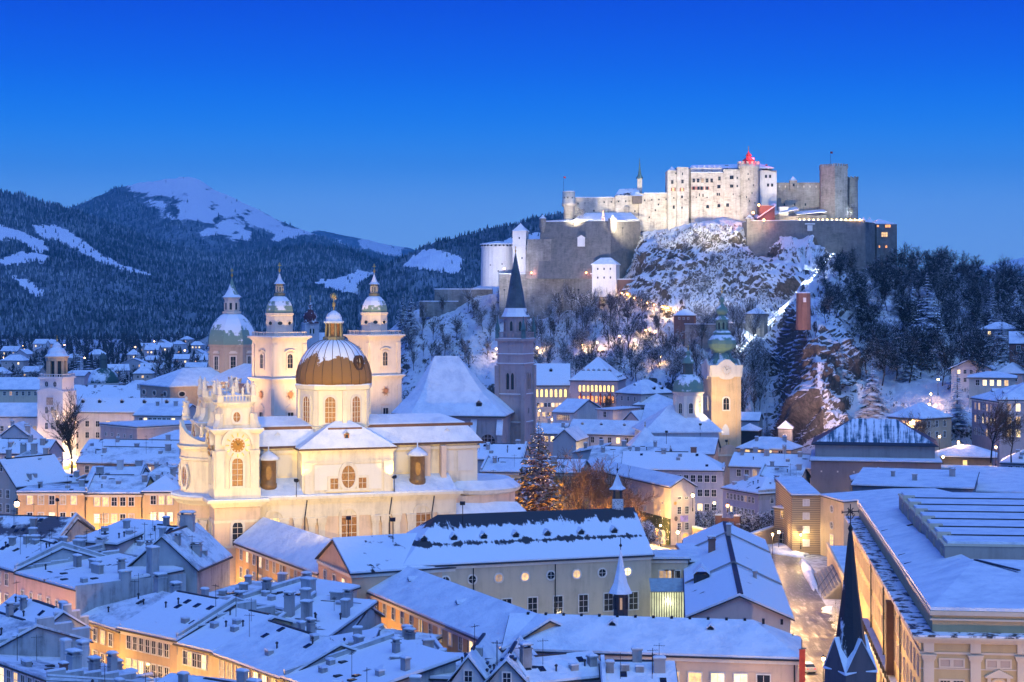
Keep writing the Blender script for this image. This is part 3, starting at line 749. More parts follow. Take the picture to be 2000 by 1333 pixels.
# ================================================================== collegiate church
kw_wall = wallm((.78, .70, .54), name='church_cream', var=.17); kw_peach = wallm((.72, .56, .42), name='church_peach', var=.2)
def church():
    t = thing('collegiate_church', 'floodlit cream baroque church with brown copper dome and curved twin-tower front', 'church', (-35, 352, 0), R(18))
    P = lambda n, b, m, par=t, s=False: b.part(n, m, par, s)
    # body
    b = MB(); b.box(-17, -12, -3, 21.5, 12, 21.0); P('wall', b, kw_peach)
    b = MB(); b.box(21.5, -9, -3, 28, 9, 20.5); b.lathe([(9, -3), (9, 20.5)], 20, (28, 0)); P('apse_wall', b, kw_peach)
    o = cornice(t, -17, -12, 21.5, 12, 21.9, ((.35, .4), (.7, .5), (1.15, .45)), kw_wall)
    b = MB(); b.box(-17.05, -12.12, 17.9, 21.5, -12.0, 18.35); b.box(-17.0, -12.09, 18.35, 21.5, -12.02, 20.6); P('frieze', b, kw_wall)
    b = MB(); b.lathe([(9.2, 20.5), (10, 20.9), (10.2, 21.5)], 20, (28, 0)); o2 = P('apse_cornice', b, kw_wall)
    b = MB(); b.lathe([(10, 21.51), (9.9, 21.8), (8, 23.2)], 20, (28, 0)); P('snow', b, snow, o2)
    # pilasters of the long wall
    for x in (-12.2, -9.6, -6.9, -5.0, 5.4, 7.3, 9.6, 12.4, 18.6, 20.4):
        b = MB(); b.box(x-.62, -12.42, -3, x+.62, -12.0, 16.4); b.box(x-.75, -12.5, 16.4, x+.75, -12.0, 16.8); b.box(x-.85, -12.6, 16.8, x+.85, -12.0, 17.6); b.box(x-1.0, -12.7, 17.6, x+1.0, -12.0, 17.9)
        P('pilaster', b, kw_wall)
    for x, pm in ((-13.9, lit_y), (0.3, glass_b), (14.9, glass_b)):
        window(t, (x, -12.02, 11.6), 0, 2.9, 7.6, 'arch', fm=kw_wall, pm=pm, bw=.5, bars=(2, 4), proud=.3)
        b = MB(); b.box(x-2.1, -12.6, 10.2, x+2.1, -12.0, 10.9); P('sill', b, kw_wall)
    for x in (-7.9, 8.5, 16.9):
        b = MB(); b.tube((x, -12.85, 21.2), (x-.4, -12.6, 18), .11); b.tube((x-.4, -12.6, 18), (x-.4, -12.6, 0), .11); P('drainpipe', b, iron)
    # chapel roofs, pink with floodlit snow
    for xa, xb in ((-17, -8.6), (9.2, 21.5)):
        b = MB(); b.slab([(xa, -13.0, 21.95), (xb, -13.0, 21.95), (xb, -6.5, 24.6), (xa, -6.5, 24.6)], [[0, 1, 2, 3]], .0, .3); P('chapel_roof', b, snow)
    b = MB(); b.box(-8.6, -12.9, 21.93, 9.2, -11.2, 22.2); P('ledge_snow', b, snow)
    # nave above the chapels
    b = MB(); b.box(-17, -6.5, 20, 27.5, 6.5, 30.6); P('nave_wall', b, kw_wall)
    for xa, xb in ((-14.6, -9.6), (10.5, 14.4), (20.6, 22.6), (23.4, 26.6)):
        b = MB(); b.box(xa, -6.62, 25.2, xb, -6.5, 29.3); P('wall_panel', b, trim)
    b = MB(); b.box(15.2, -7.6, 24, 17.6, -6.5, 30.4); b.box(19.6, -8.4, 23.5, 20.6, -6.5, 30.4); P('buttress', b, kw_peach)
    b = MB(); b.box(-17, -6.9, 29.6, 27.9, -6.5, 30.2); P('string_course', b, kw_wall)
    # nave roof: steep lower slope, flatter top
    def mans(x0, x1, hip):
        e, m_, r_ = 30.7, 34.4, 35.9; y0, y1, ym = -7.3, 7.3, 4.6
        h1, h2 = (3.0, 7.0) if hip else (0, 0)
        v = [(x0, y0, e), (x1, y0, e), (x1, y1, e), (x0, y1, e), (x0, -ym, m_), (x1-h1, -ym, m_), (x1-h1, ym, m_), (x0, ym, m_), (x0, 0, r_), (x1-h2, 0, r_)]
        f = [[0, 1, 5, 4], [1, 2, 6, 5], [2, 3, 7, 6], [4, 5, 9, 8], [6, 7, 8, 9], [5, 6, 9]]
        return v, f
    v, f = mans(-17.5, 28.6, True)
    b = MB(); b.slab(v, f, -.1, .05); r = P('roof', b, plain('brown_roof_edge', (.12, .06, .035), .6)); fixn(r.data)
    b = MB(); b.slab(v, f, .06, .36, .2); q = P('snow', b, snow, r); fixn(q.data)
    b = MB(); b.box(-17, -4.95, 34.0, 27, -4.6, 34.55); P('ridge_board', b, plain('brown_board', (.17, .085, .05), .6), r)
    for x in (-12.2, 21.5):
        dormer(t, x, -5.6, 32.2, .9, .8, 1.4, wm=plain('orange_wood', (.45, .2, .06), .6))
    # transept
    b = MB(); b.box(-8.6, -11.2, 20, 9.2, 11, 30.2); P('transept_wall', b, kw_wall)
    cornice(t, -8.6, -11.2, 9.2, 11, 30.5, ((.15, .25), (.35, .25), (.6, .2)), kw_wall, snowed=False)
    b = MB(); b.box(-8.6, -11.33, 27.8, 9.2, -11.2, 28.2); P('string_course', b, kw_wall)
    b = MB(); b.box(-6.2, -11.36, 22.8, 6.8, -11.2, 27.6); pnl = P('wall_panel', b, wallm((.80, .76, .66), name='church_white_panel', var=.05))
    for x in (-7.4, 8.0): b = MB(); b.box(x-.7, -11.5, 21.9, x+.7, -11.2, 28.0); P('pilaster', b, kw_wall)
    window(t, (.3, -11.37, 23.1), 0, 2.7, 4.3, 'oval', fm=kw_wall, pm=glass_b, bw=.55, bars=(1, 2), proud=.35)
    for s in (-1, 1):
        window(t, (.3+s*2.75, -11.37, 23.0), 0, 1.5, 2.0, 'rect', fm=kw_wall, pm=glass_b, bw=.45, bars=(1, 1), proud=.3)
    b = MB(); b.box(-4.2, -11.8, 22.5, 4.8, -11.36, 22.85); P('sill', b, kw_wall)
    v = [(-9.3, -11.9, 30.5), (9.9, -11.9, 30.5), (9.9, -2, 30.5), (-9.3, -2, 30.5), (-3.2, -8.4, 34.3), (3.8, -8.4, 34.3), (3.8, -2, 34.3), (-3.2, -2, 34.3), (.3, -6.0, 36.0), (.3, -2, 36.2)]
    f = [[0, 1, 5, 4], [1, 2, 6, 5], [3, 0, 4, 7], [4, 5, 8], [5, 6, 9, 8], [7, 4, 8, 9]]
    b = MB(); b.slab(v, f, -.1, .05); r = P('transept_roof', b, MATS['brown_roof_edge']); fixn(r.data)
    b = MB(); b.slab(v, f, .06, .34, .18); q = P('snow', b, snow, r); fixn(q.data)
    b = MB(); b.box(-3.0, -8.75, 33.9, 3.6, -8.35, 34.4); P('ridge_board', b, MATS['brown_board'], r)
    dormer(t, .3, -10.2, 32.4, .9, .9, 1.2, wm=MATS['orange_wood']); finial(t, .3, -6.2, 36.3, 2.4, .2)
    # drum and dome
    r8 = R(22.5)-R(18)
    b = MB(); b.lathe([(7.55, 29), (7.55, 34.2), (7.9, 34.5), (7.25, 34.6), (7.25, 41.4), (7.7, 41.6), (7.95, 42.3)], 8, rot=r8); P('drum', b, wallm((.82, .76, .58), name='church_drum', var=.06))
    b = MB(); b.lathe([(7.9, 42.3), (7.85, 42.55), (7.0, 42.6)], 8, rot=r8); P('drum_snow', b, snow)
    for i in range(8):
        a = r8+R(22.5)+i*R(45); ap = 7.25*math.cos(R(22.5))
        window(t, (ap*math.cos(a), ap*math.sin(a), 35.2), a+R(90), 2.0, 5.0, 'arch', fm=trim, pm=glass_b, bw=.4, bars=(2, 4), proud=.22)
        a2 = r8+i*R(45); b = MB(); M = Matrix.Rotation(a2, 4, 'Z'); b.box(6.95, -.45, 34.6, 7.45, .45, 41.4, M); P('drum_pilaster', b, kw_wall)
    b = MB(); prof = [(7.35, 42.5), (7.42, 43.6), (7.3, 44.8), (6.9, 46.2), (6.2, 47.7), (5.2, 49.1), (4.1, 50.1), (2.9, 50.8), (1.9, 51.1)]
    b.lathe(prof, 32); dm = P('dome', b, copper_b, t, True)
    b = MB()
    for i in range(24):
        a = 2*math.pi*i/24
        for (ra, za), (rb, zb) in zip(prof, prof[1:]): b.tube((ra*math.cos(a), ra*math.sin(a), za), (rb*math.cos(a), rb*math.sin(a), zb), .07, n=4)
    P('rib', b, plain('dark_copper', (.07, .04, .022), .5), dm)
    a = R(-58); window(t, (6.55*math.cos(a), 6.55*math.sin(a), 45.6), a+R(90), 1.7, 2.2, 'oval', fm=MATS['dark_copper'], pm=lit_y if False else trim, bw=.35, bars=(1, 1), proud=.6)
    b = MB(); b.lathe([(2.2, 51.0), (2.2, 51.6), (1.95, 51.7)], 8); P('lantern_base', b, plain('bronze_green', (.28, .24, .13), .45, .4))
    b = MB(); b.lathe([(1.2, 51.7), (1.2, 54.3)], 8); P('lantern_core', b, glass_b)
    for i in range(8):
        a = i*R(45); b = MB(); b.tube((1.6*math.cos(a), 1.6*math.sin(a), 51.7), (1.5*math.cos(a), 1.5*math.sin(a), 54.3), .24, .2, 6); P('lantern_column', b, MATS['bronze_green'])
    b = MB(); b.lathe([(1.9, 54.3), (2.1, 54.7), (1.65, 54.8), (1.6, 55.4), (1.25, 56.1), (.6, 56.6), (.2, 56.8)], 12); P('lantern_cap', b, snow, t, True)
    finial(t, 0, 0, 56.7, 3.6, .3, cross=False, burst=True)
    # two round copper turrets on the chapel roofs
    for x in (-14.6, 14.5):
        b = MB(); b.lathe([(1.6, 23.2), (1.6, 24.2), (1.45, 24.3), (1.45, 28.6), (1.6, 28.7)], 18, (x, -9.3)); tu = P('turret', b, plain('brown_copper', (.26, .15, .06), .4, .3), t, True)
        b = MB(); b.lathe([(2.0, 28.7), (2.0, 29.05), (1.2, 29.7), (.5, 30.2), (.15, 30.3), (.1, 31.2)], 18, (x, -9.3)); P('snow_cap', b, snow, tu, True)
        a = R(-100); window(tu, (x+1.47*math.cos(a), -9.3+1.47*math.sin(a), 25.2), a+R(90), .8, 2.2, 'oval', fm=MATS['brown_copper'], pm=MATS['brown_copper'], bw=.14, bars=(0, 0), proud=.18)
    # front: convex middle between two towers
    def ell(rx, ry, z, n=28): return [(-21.5+rx*math.cos(2*math.pi*i/n), ry*math.sin(2*math.pi*i/n), z) for i in range(n)]
    b = MB(); b.loft([ell(8.6, 8, -3), ell(8.6, 8, 20.6)]); P('front_wall', b, kw_peach, t)
    b = MB(); b.loft([ell(8.8, 8.2, 17.4), ell(9, 8.4, 17.8)]); b.loft([ell(8.9, 8.3, 20.2), ell(9.5, 8.9, 20.8), ell(10.3, 9.7, 21.3), ell(10.4, 9.8, 21.8)]); o = P('front_cornice', b, kw_wall)
    b = MB(); b.loft([ell(10.2, 9.6, 21.81), ell(10, 9.4, 22.1), ell(8.2, 7.8, 22.4)]); P('snow', b, snow, o)
    b = MB(); b.loft([ell(8.3, 7.6, 21), ell(8.3, 7.6, 28.4), ell(8.6, 7.9, 28.6), ell(8.6, 7.9, 29), ell(8.3, 7.6, 29.1), ell(8.3, 7.6, 30.3), ell(8.9, 8.2, 30.8), ell(9.1, 8.4, 31.3)]); P('front_upper_wall', b, kw_wall)
    n = 40; b = MB()     # swept gable with a concave top
    ri = []
    for i in range(n):
        a = math.pi*.62+math.pi*.76*i/(n-1); u = abs(i/(n-1)-.5)*2; z = 32+4.2*(1-u)**2.0
        ri.append([(-21.5+8.5*math.cos(a), 7.8*math.sin(a), 31), (-21.5+7.8*math.cos(a), 7.1*math.sin(a), 31), (-21.5+7.8*math.cos(a), 7.1*math.sin(a), z), (-21.5+8.5*math.cos(a), 7.8*math.sin(a), z)])
    b.loft(ri); P('front_gable', b, kw_wall)
    b = MB(); b.loft([ell(7.7, 7, 31.35), ell(7.0, 6.5, 31.9), ell(3, 3, 33.4)]); P('front_roof_snow', b, snow)
    for a, st in ((200, 'oval'), (250, None), (160, 'oval')):
        if st: window(t, (-21.5+8.32*math.cos(R(a)), 7.62*math.sin(R(a)), 23.4), R(a)+R(90), 2.0, 3.9, 'oval', fm=trim, pm=glass_b, bw=.45, bars=(1, 2), proud=.3)
    for a in (205, 170): window(t, (-21.5+8.62*math.cos(R(a)), 8.02*math.sin(R(a)), 12.4), R(a)+R(90), 2.0, 4.6, 'arch', fm=trim, pm=glass, bw=.4, bars=(1, 3), proud=.25)
    for a in (222, 190, 235): 
        b = MB(); M = Matrix.Translation((-21.5, 0, 0)) @ Matrix.Rotation(R(a), 4, 'Z'); rr = 8.35
        b.box(rr-.3, -.5, -3, rr+.35, .5, 16.8, M); b.box(rr-.3, -.8, 16.8, rr+.6, .8, 17.5, M); P('pilaster', b, kw_wall)
    statue(t, -28.8, 0, 35.9, 4.6, R(-90), seed=0); statue(t, -26.6, -5.6, 33.0, 2.6, R(-60), seed=1); statue(t, -22, -1.5, 32.9, 3.6, R(-90), seed=1)
    # towers
    for yc, near in ((-9.5, True), (9.5, False)):
        xc = -21.2; w2 = 4.25
        T = lambda n, b, m, par=t, s=False: b.part(n, m, par, s)
        b = MB(); b.box(xc-w2, yc-w2, -3, xc+w2, yc+w2, 20.4); T('tower_wall', b, kw_peach)
        cornice(t, xc-w2, yc-w2, xc+w2, yc+w2, 21.9, ((.4, .5), (.8, .5), (1.5, .4)), kw_wall, 'tower_cornice')
        b = MB(); b.box(xc-w2-.1, yc-w2-.1, 17.6, xc+w2+.1, yc+w2+.1, 18.1); b.box(xc-w2-.08, yc-w2-.08, 13.0, xc+w2+.08, yc+w2+.08, 13.3); T('tower_string_course', b, kw_wall)
        u = w2-.15
        b = MB(); b.box(xc-u, yc-u, 21, xc+u, yc+u, 34.0); b.box(xc-u-.2, yc-u-.2, 21.9, xc+u+.2, yc+u+.2, 24.0); T('tower_upper_wall', b, kw_wall)
        for sx in (-1, 1):
            b = MB(); b.box(xc+sx*(u-.9)-.8, yc-u-.3, 24, xc+sx*(u-.9)+.8, yc-u, 30.2); b.box(xc+sx*(u-.9)-.95, yc-u-.42, 30.2, xc+sx*(u-.9)+.95, yc-u, 31.0); T('tower_pilaster', b, kw_wall)
            b = MB(); b.box(xc-u-.3, yc+sx*(u-.9)-.8, 24, xc-u, yc+sx*(u-.9)+.8, 30.2); b.box(xc-u-.42, yc+sx*(u-.9)-.95, 30.2, xc-u, yc+sx*(u-.9)+.95, 31.0); T('tower_pilaster', b, kw_wall)
        cornice(t, xc-u, yc-u, xc+u, yc+u, 34.9, ((.3, .3), (.55, .3), (.8, .25)), kw_wall, 'tower_top_cornice')
        for rz_, dx, dy in ((0, 0, -1), (R(-90), -1, 0)):
            px_, py_ = xc+dx*(u+.02), yc+dy*(u+.02)
            window(t, (px_, py_, 24.4), rz_, 2.0, 5.2, 'arch', fm=trim, pm=glass_b, bw=.42, bars=(1, 4), proud=.3)
            window(t, (xc+dx*(w2+.02), yc+dy*(w2+.02), 13.4), rz_, 1.9, 4.4, 'arch', fm=trim, pm=glass, bw=.42, bars=(1, 3), proud=.25)
            # arched hood with clock
            M = Matrix.Translation((px_+dx*.3, py_+dy*.3, 32.0)) @ Matrix.Rotation(rz_, 4, 'Z'); b = MB(); n = 14
            ro = [[(r_*math.cos(math.pi*i/n), yy, r_*math.sin(math.pi*i/n)*1.05) for r_, yy in ((2.5, -.5), (3.1, -.5), (3.1, .3), (2.5, .3))] for i in range(n+1)]
            b.loft(ro, M=M); T('clock_arch', b, kw_wall)
            b = MB(); b.add([(2.5*math.cos(2*math.pi*i/24), -.12, 2.5*math.sin(2*math.pi*i/24)) for i in range(24)], [tuple(range(24))], M); T('clock_backing', b, trim)
            clock(t, px_+dx*.42, py_+dy*.42, 32.0, rz_, 1.3, plain('clock_gold', (.42, .20, .03), .5), kw_wall, iron)
            b = MB()
            for i in range(12):
                a = 2*math.pi*i/12; q = Vector((math.cos(a), 0, math.sin(a))); b.tube(q*1.6+Vector((0, -.2, 0)), q*2.25+Vector((0, -.2, 0)), .13, n=4)
            b.v = [tuple(M @ Vector(p)) for p in b.v]; T('hour_mark', b, gold)
        # third stage with curved corners
        q = 3.25
        def rr(k, z):
            pts = []
            for i in range(24):
                a = 2*math.pi*(i+.5)/24; c, s = math.cos(a), math.sin(a); e = .55
                pts.append((xc+k*abs(c)**e*(1 if c > 0 else -1), yc+k*abs(s)**e*(1 if s > 0 else -1), z))
            return pts
        b = MB(); b.loft([rr(q+.25, 34.9), rr(q+.25, 35.6), rr(q, 35.7), rr(q, 38.9), rr(q+.35, 39.2), rr(q+.6, 39.7), rr(q+.6, 39.9), rr(q-.1, 40.0)]); T('tower_belfry', b, kw_wall)
        for sx, sy in ((-1, -1), (1, -1), (-1, 1), (1, 1)):     # scroll feet
            M = Matrix.Translation((xc+sx*3.3, yc+sy*3.3, 35)) @ Matrix.Rotation(math.atan2(sy, sx), 4, 'Z'); b = MB()
            b.loft([[(x_, y_, z_) for x_, z_ in ((-.6, 0), (1.0, 0), (1.15, .5), (.7, 1.0), (.35, 1.7), (.3, 2.8), (-.6, 2.8))] for y_ in (-.55, .55)], M=M); T('scroll', b, kw_wall)
            statue(t, xc+sx*3.1, yc+sy*3.1, 41.0, 2.8, R(-30 if sx > 0 else 30), seed=int(sx+3*sy+near))
            b = MB(); b.cbox(xc+sx*3.1, yc+sy*3.1, 39.9, 1.0, 1.0, 1.15); T('pedestal', b, kw_wall)
        for rz_, dx, dy in ((0, 0, -1), (R(-90), -1, 0)):
            window(t, (xc+dx*(q+.02), yc+dy*(q+.02), 36.2), rz_, 1.35, 1.9, 'oval', fm=trim, pm=glass_b if near else glass, bw=.4, bars=(1, 1), proud=.3)
        c = 3.0; balustrade(t, [(xc-c, yc-c), (xc+c, yc-c), (xc+c, yc+c), (xc-c, yc+c)], 39.95, 1.25, kw_wall, .6, True)
        b = MB(); b.lathe([(2.6, 40.05), (2.3, 40.5), (1.2, 41.2), (.3, 41.6)], 12, (xc, yc)); T('snow_cap', b, snow)
        statue(t, xc-.6, yc-2.9, 41.2, 2.2, 0, seed=2); statue(t, xc+1.2, yc-2.9, 41.2, 1.6, 0, seed=0)
    # low sacristy roof at the far right end
    b = MB(); b.box(22, -13, -3, 36, -8.5, 14.6); P('annex_wall', b, kw_peach)
    b = MB(); b.slab([(21.6, -15, 14.5), (38, -15, 14.5), (35, -8.6, 18.6), (21.6, -8.6, 19.2)], [[0, 1, 2, 3]], 0, .35); P('annex_roof', b, snow)
    return t
church()

# ================================================================== cathedral
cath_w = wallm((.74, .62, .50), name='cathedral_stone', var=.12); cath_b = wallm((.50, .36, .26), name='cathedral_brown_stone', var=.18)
def cathedral():
    A = math.atan2(25, 31.6)
    t = thing('cathedral', 'twin-towered cathedral of pale stone with green copper domes behind the cream church', 'cathedral', (-66, 642, 0), A)
    P = lambda n, b, m, par=t, s=False: b.part(n, m, par, s)
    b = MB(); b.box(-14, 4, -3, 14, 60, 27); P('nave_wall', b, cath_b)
    v, f = roofgeo('gable', 28, 56, 27, 6, .6); v = [(x-14, y+4, z) for x, y, z in v]
    v, f = [(-14.6, 3, 27), (14.6, 3, 27), (14.6, 62, 27), (-14.6, 62, 27), (0, 3, 33), (0, 62, 33)], [[0, 4, 5, 3], [4, 1, 2, 5]]
    b = MB(); b.slab(v, f, 0, .4); r = P('nave_roof', b, snow); fixn(r.data)
    b = MB(); b.box(-13, -3, -3, 13, 4, 30); P('front_wall', b, cath_w)
    cornice(t, -13, -3, 13, 4, 31)
    # transept arms
    for s in (-1, 1):
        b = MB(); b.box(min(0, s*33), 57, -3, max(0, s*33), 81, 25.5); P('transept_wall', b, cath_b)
        v = [(0, 56.4, 25.4), (s*33.6, 56.4, 25.4), (s*33.6, 81.6, 25.4), (0, 81.6, 25.4), (0, 69, 31.5), (s*21, 69, 31.5)]
        b = MB(); b.slab(v, [[0, 1, 5, 4], [1, 2, 5], [2, 3, 4, 5]] if s > 0 else [[1, 0, 4, 5], [2, 1, 5], [3, 2, 5, 4]], 0, .4); r = P('transept_roof', b, snow); fixn(r.data)
    for y, x in ((60.5, -33), (69, -33), (77.5, -33)):
        window(t, (x-.02, y, 14.5), R(-90), 2.2, 6.2, 'rect', fm=cath_w, pm=lit_o if y < 62 else glass_b, bw=.5, bars=(1, 3), proud=.3)
        window(t, (x-.02, y, 21.8), R(-90), 2.6, 1.8, 'oval', fm=cath_w, pm=glass, bw=.35, bars=(0, 0), proud=.3)
    for x in (-28, -20):
        window(t, (x, 56.98, 14.5), 0, 2.2, 6.2, 'arch', fm=cath_w, pm=LIT[2], bw=.5, bars=(1, 3), proud=.3)
        window(t, (x, 56.98, 21.8), 0, 2.6, 1.8, 'oval', fm=cath_w, pm=glass, bw=.35, bars=(0, 0), proud=.3)
    # main dome
    c = (0, 69)
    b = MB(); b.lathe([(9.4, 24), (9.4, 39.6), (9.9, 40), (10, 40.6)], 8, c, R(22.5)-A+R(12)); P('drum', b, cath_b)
    for i in range(8):
        a = R(22.5)*2+i*R(45)-A+R(12); ap = 9.4*math.cos(R(22.5))
        window(t, (c[0]+ap*math.cos(a), c[1]+ap*math.sin(a), 31), a+R(90), 1.9, 5, 'rect', fm=cath_w, pm=glass, bw=.45, bars=(1, 2), proud=.35)
        b = MB(); M = Matrix.Translation((c[0], c[1], 0)) @ Matrix.Rotation(a, 4, 'Z'); b.box(ap, -1.5, 37.2, ap+.5, 1.5, 37.7, M); b.box(ap, -1.1, 37.7, ap+.5, 1.1, 38.2, M); P('hood', b, cath_w)
    prof = [(9.7, 40.6), (9.8, 42), (9.5, 44), (8.8, 46.2), (7.7, 48.4), (6.2, 50.4), (4.4, 51.9), (2.9, 52.6)]
    b = MB(); b.lathe(prof, 8, c, R(22.5)-A+R(12)); P('dome', b, copper_g)
    b = MB(); b.lathe([(3.7, 52.5), (3.7, 53.3), (2.9, 53.4), (2.9, 58), (3.3, 58.3), (3.3, 58.8)], 8, c, R(22.5)-A); P('lantern', b, cath_w)
    for i in range(8):
        a = R(45)*i+R(45)-A; ap = 2.9*math.cos(R(22.5)); window(t, (c[0]+ap*math.cos(a), c[1]+ap*math.sin(a), 54), a+R(90), 1.0, 2.6, 'rect', fm=cath_w, pm=glass, bw=.25, bars=(0, 0), proud=.25)
    b = MB(); b.lathe([(4.0, 58.8), (2.8, 59.8), (1.7, 61.6), (.9, 63.8), (.25, 66)], 8, c); P('spire', b, copper_g); finial(t, c[0], c[1], 65.8, 4.4, .4)
    # towers
    for s in (-1, 1):
        x0, x1, y0, y1 = s*20-7.2, s*20+7.2, -7.2, 7.2; xc = s*20
        b = MB(); b.box(x0, y0, -3, x1, y1, 29.4); P('tower_wall', b, cath_w)
        cornice(t, x0, y0, x1, y1, 30.6, ((.2, .5), (.5, .4), (1.0, .4)), cath_w, 'tower_cornice')
        q = 6.9; b = MB(); b.box(xc-q, -q, 30, xc+q, q, 43.8); P('tower_upper_wall', b, cath_w)
        cornice(t, xc-q, -q, xc+q, q, 45.2, ((.3, .5), (.7, .4), (1.3, .5)), cath_w, 'tower_cornice')
        balustrade(t, [(xc-q, -q), (xc+q, -q), (xc+q, q), (xc-q, q)], 45.3, 1.5, cath_w, .9, True)
        for rz_, dx, dy in ((0, 0, -1), (R(-90), -1, 0)):
            for e, w_ in ((q, .6),):
                window(t, (xc+dx*(7.2+.02), dy*(7.2+.02), 14.2), rz_, 2.3, 4.6, 'rect', fm=cath_w, pm=glass, bw=.5, bars=(1, 1), proud=.35)
                window(t, (xc+dx*(q+.02), dy*(q+.02), 34.2), rz_, 2.1, 5.0, 'arch', fm=cath_w, pm=glass, bw=.5, bars=(1, 2), proud=.35)
                M = Matrix.Translation((xc+dx*q, dy*q, 0)) @ Matrix.Rotation(rz_, 4, 'Z')
                b = MB(); n = 8; ro = [[(rr_*math.cos(math.pi*(.15+.7*i/n)), yy, 39.4+rr_*math.sin(math.pi*(.15+.7*i/n))*.55) for rr_, yy in ((2.0, -.6), (2.5, -.6), (2.5, 0), (2.0, 0))] for i in range(n+1)]
                b.loft(ro, M=M); P('hood', b, cath_w)
                b = MB(); b.add([(-2, -.7, 20.3), (2, -.7, 20.3), (0, -.7, 21.9), (-2, 0, 20.3), (2, 0, 20.3), (0, 0, 21.9)], [(0, 1, 2), (0, 3, 4, 1), (1, 4, 5, 2), (2, 5, 3, 0)], M); P('pediment', b, cath_w)
                b = MB()
                for i in range(16):
                    a = 2*math.pi*i/16; u = Vector((math.cos(a), 0, math.sin(a))); L0 = 2.0 if i % 2 else 1.5
                    b.tube(u*.7+Vector((0, -.6, 25)), u*L0+Vector((0, -.6, 25)), .16, .04, 4)
                b.add([(.85*math.cos(2*math.pi*i/20), -.62, 25+.85*math.sin(2*math.pi*i/20)) for i in range(20)], [tuple(range(20))])
                b.v = [tuple(M @ Vector(p)) for p in b.v]; P('sun_clock', b, plain('copper_gilt', (.62, .28, .12), .4, .3))
            for sx in (-1, 1):
                b = MB(); e = q-.9
                for z0_, z1_ in ((31, 42.6),):
                    if dy: b.box(xc+sx*e-.8, -q-.3, z0_, xc+sx*e+.8, -q, z1_)
                    else: b.box(xc-q-.3, sx*e-.8, z0_, xc-q, sx*e+.8, z1_)
                if dy: b.box(xc+sx*6-.9, -7.5, 0, xc+sx*6+.9, -7.2, 27)
                else: b.box(xc-7.5, sx*6-.9, 0, xc-7.2, sx*6+.9, 27)
                P('tower_pilaster', b, cath_w)
        b = MB(); b.lathe([(4.9, 45.2), (4.9, 52.4), (5.2, 52.7), (5.3, 53.4)], 8, (xc, 0), R(22.5)-A+R(10)); P('belfry', b, cath_w)
        for i in range(8):
            a = R(45)*(i+1)-A+R(10); ap = 4.9*math.cos(R(22.5)); window(t, (xc+ap*math.cos(a), ap*math.sin(a), 49.2), a+R(90), 1.7, 1.3, 'oval', fm=cath_w, pm=glass, bw=.25, bars=(0, 0), proud=.25)
        b = MB(); b.lathe([(4.8, 53.4), (4.9, 54.4), (4.6, 56), (3.8, 57.6), (2.6, 58.9), (1.6, 59.4)], 8, (xc, 0), R(22.5)-A+R(10)); P('tower_dome', b, copper_g)
        b = MB(); b.lathe([(2.0, 59.3), (2.0, 60.2), (1.3, 60.3), (1.3, 63.4), (1.5, 63.6)], 8, (xc, 0)); P('tower_lantern', b, MATS['bronze_green'])
        for i in range(8):
            a = R(45)*i+R(22.5); window(t, (xc+1.22*math.cos(a), 1.22*math.sin(a), 60.7), a+R(90), .5, 2.1, 'arch', fm=trim, pm=glass, bw=.12, bars=(0, 0), proud=.12)
        b = MB(); b.lathe([(2.1, 63.6), (1.3, 64.4), (.7, 65.6), (.2, 67.2)], 8, (xc, 0)); P('tower_spire', b, snow); finial(t, xc, 0, 67, 4.2, .4)
cathedral()

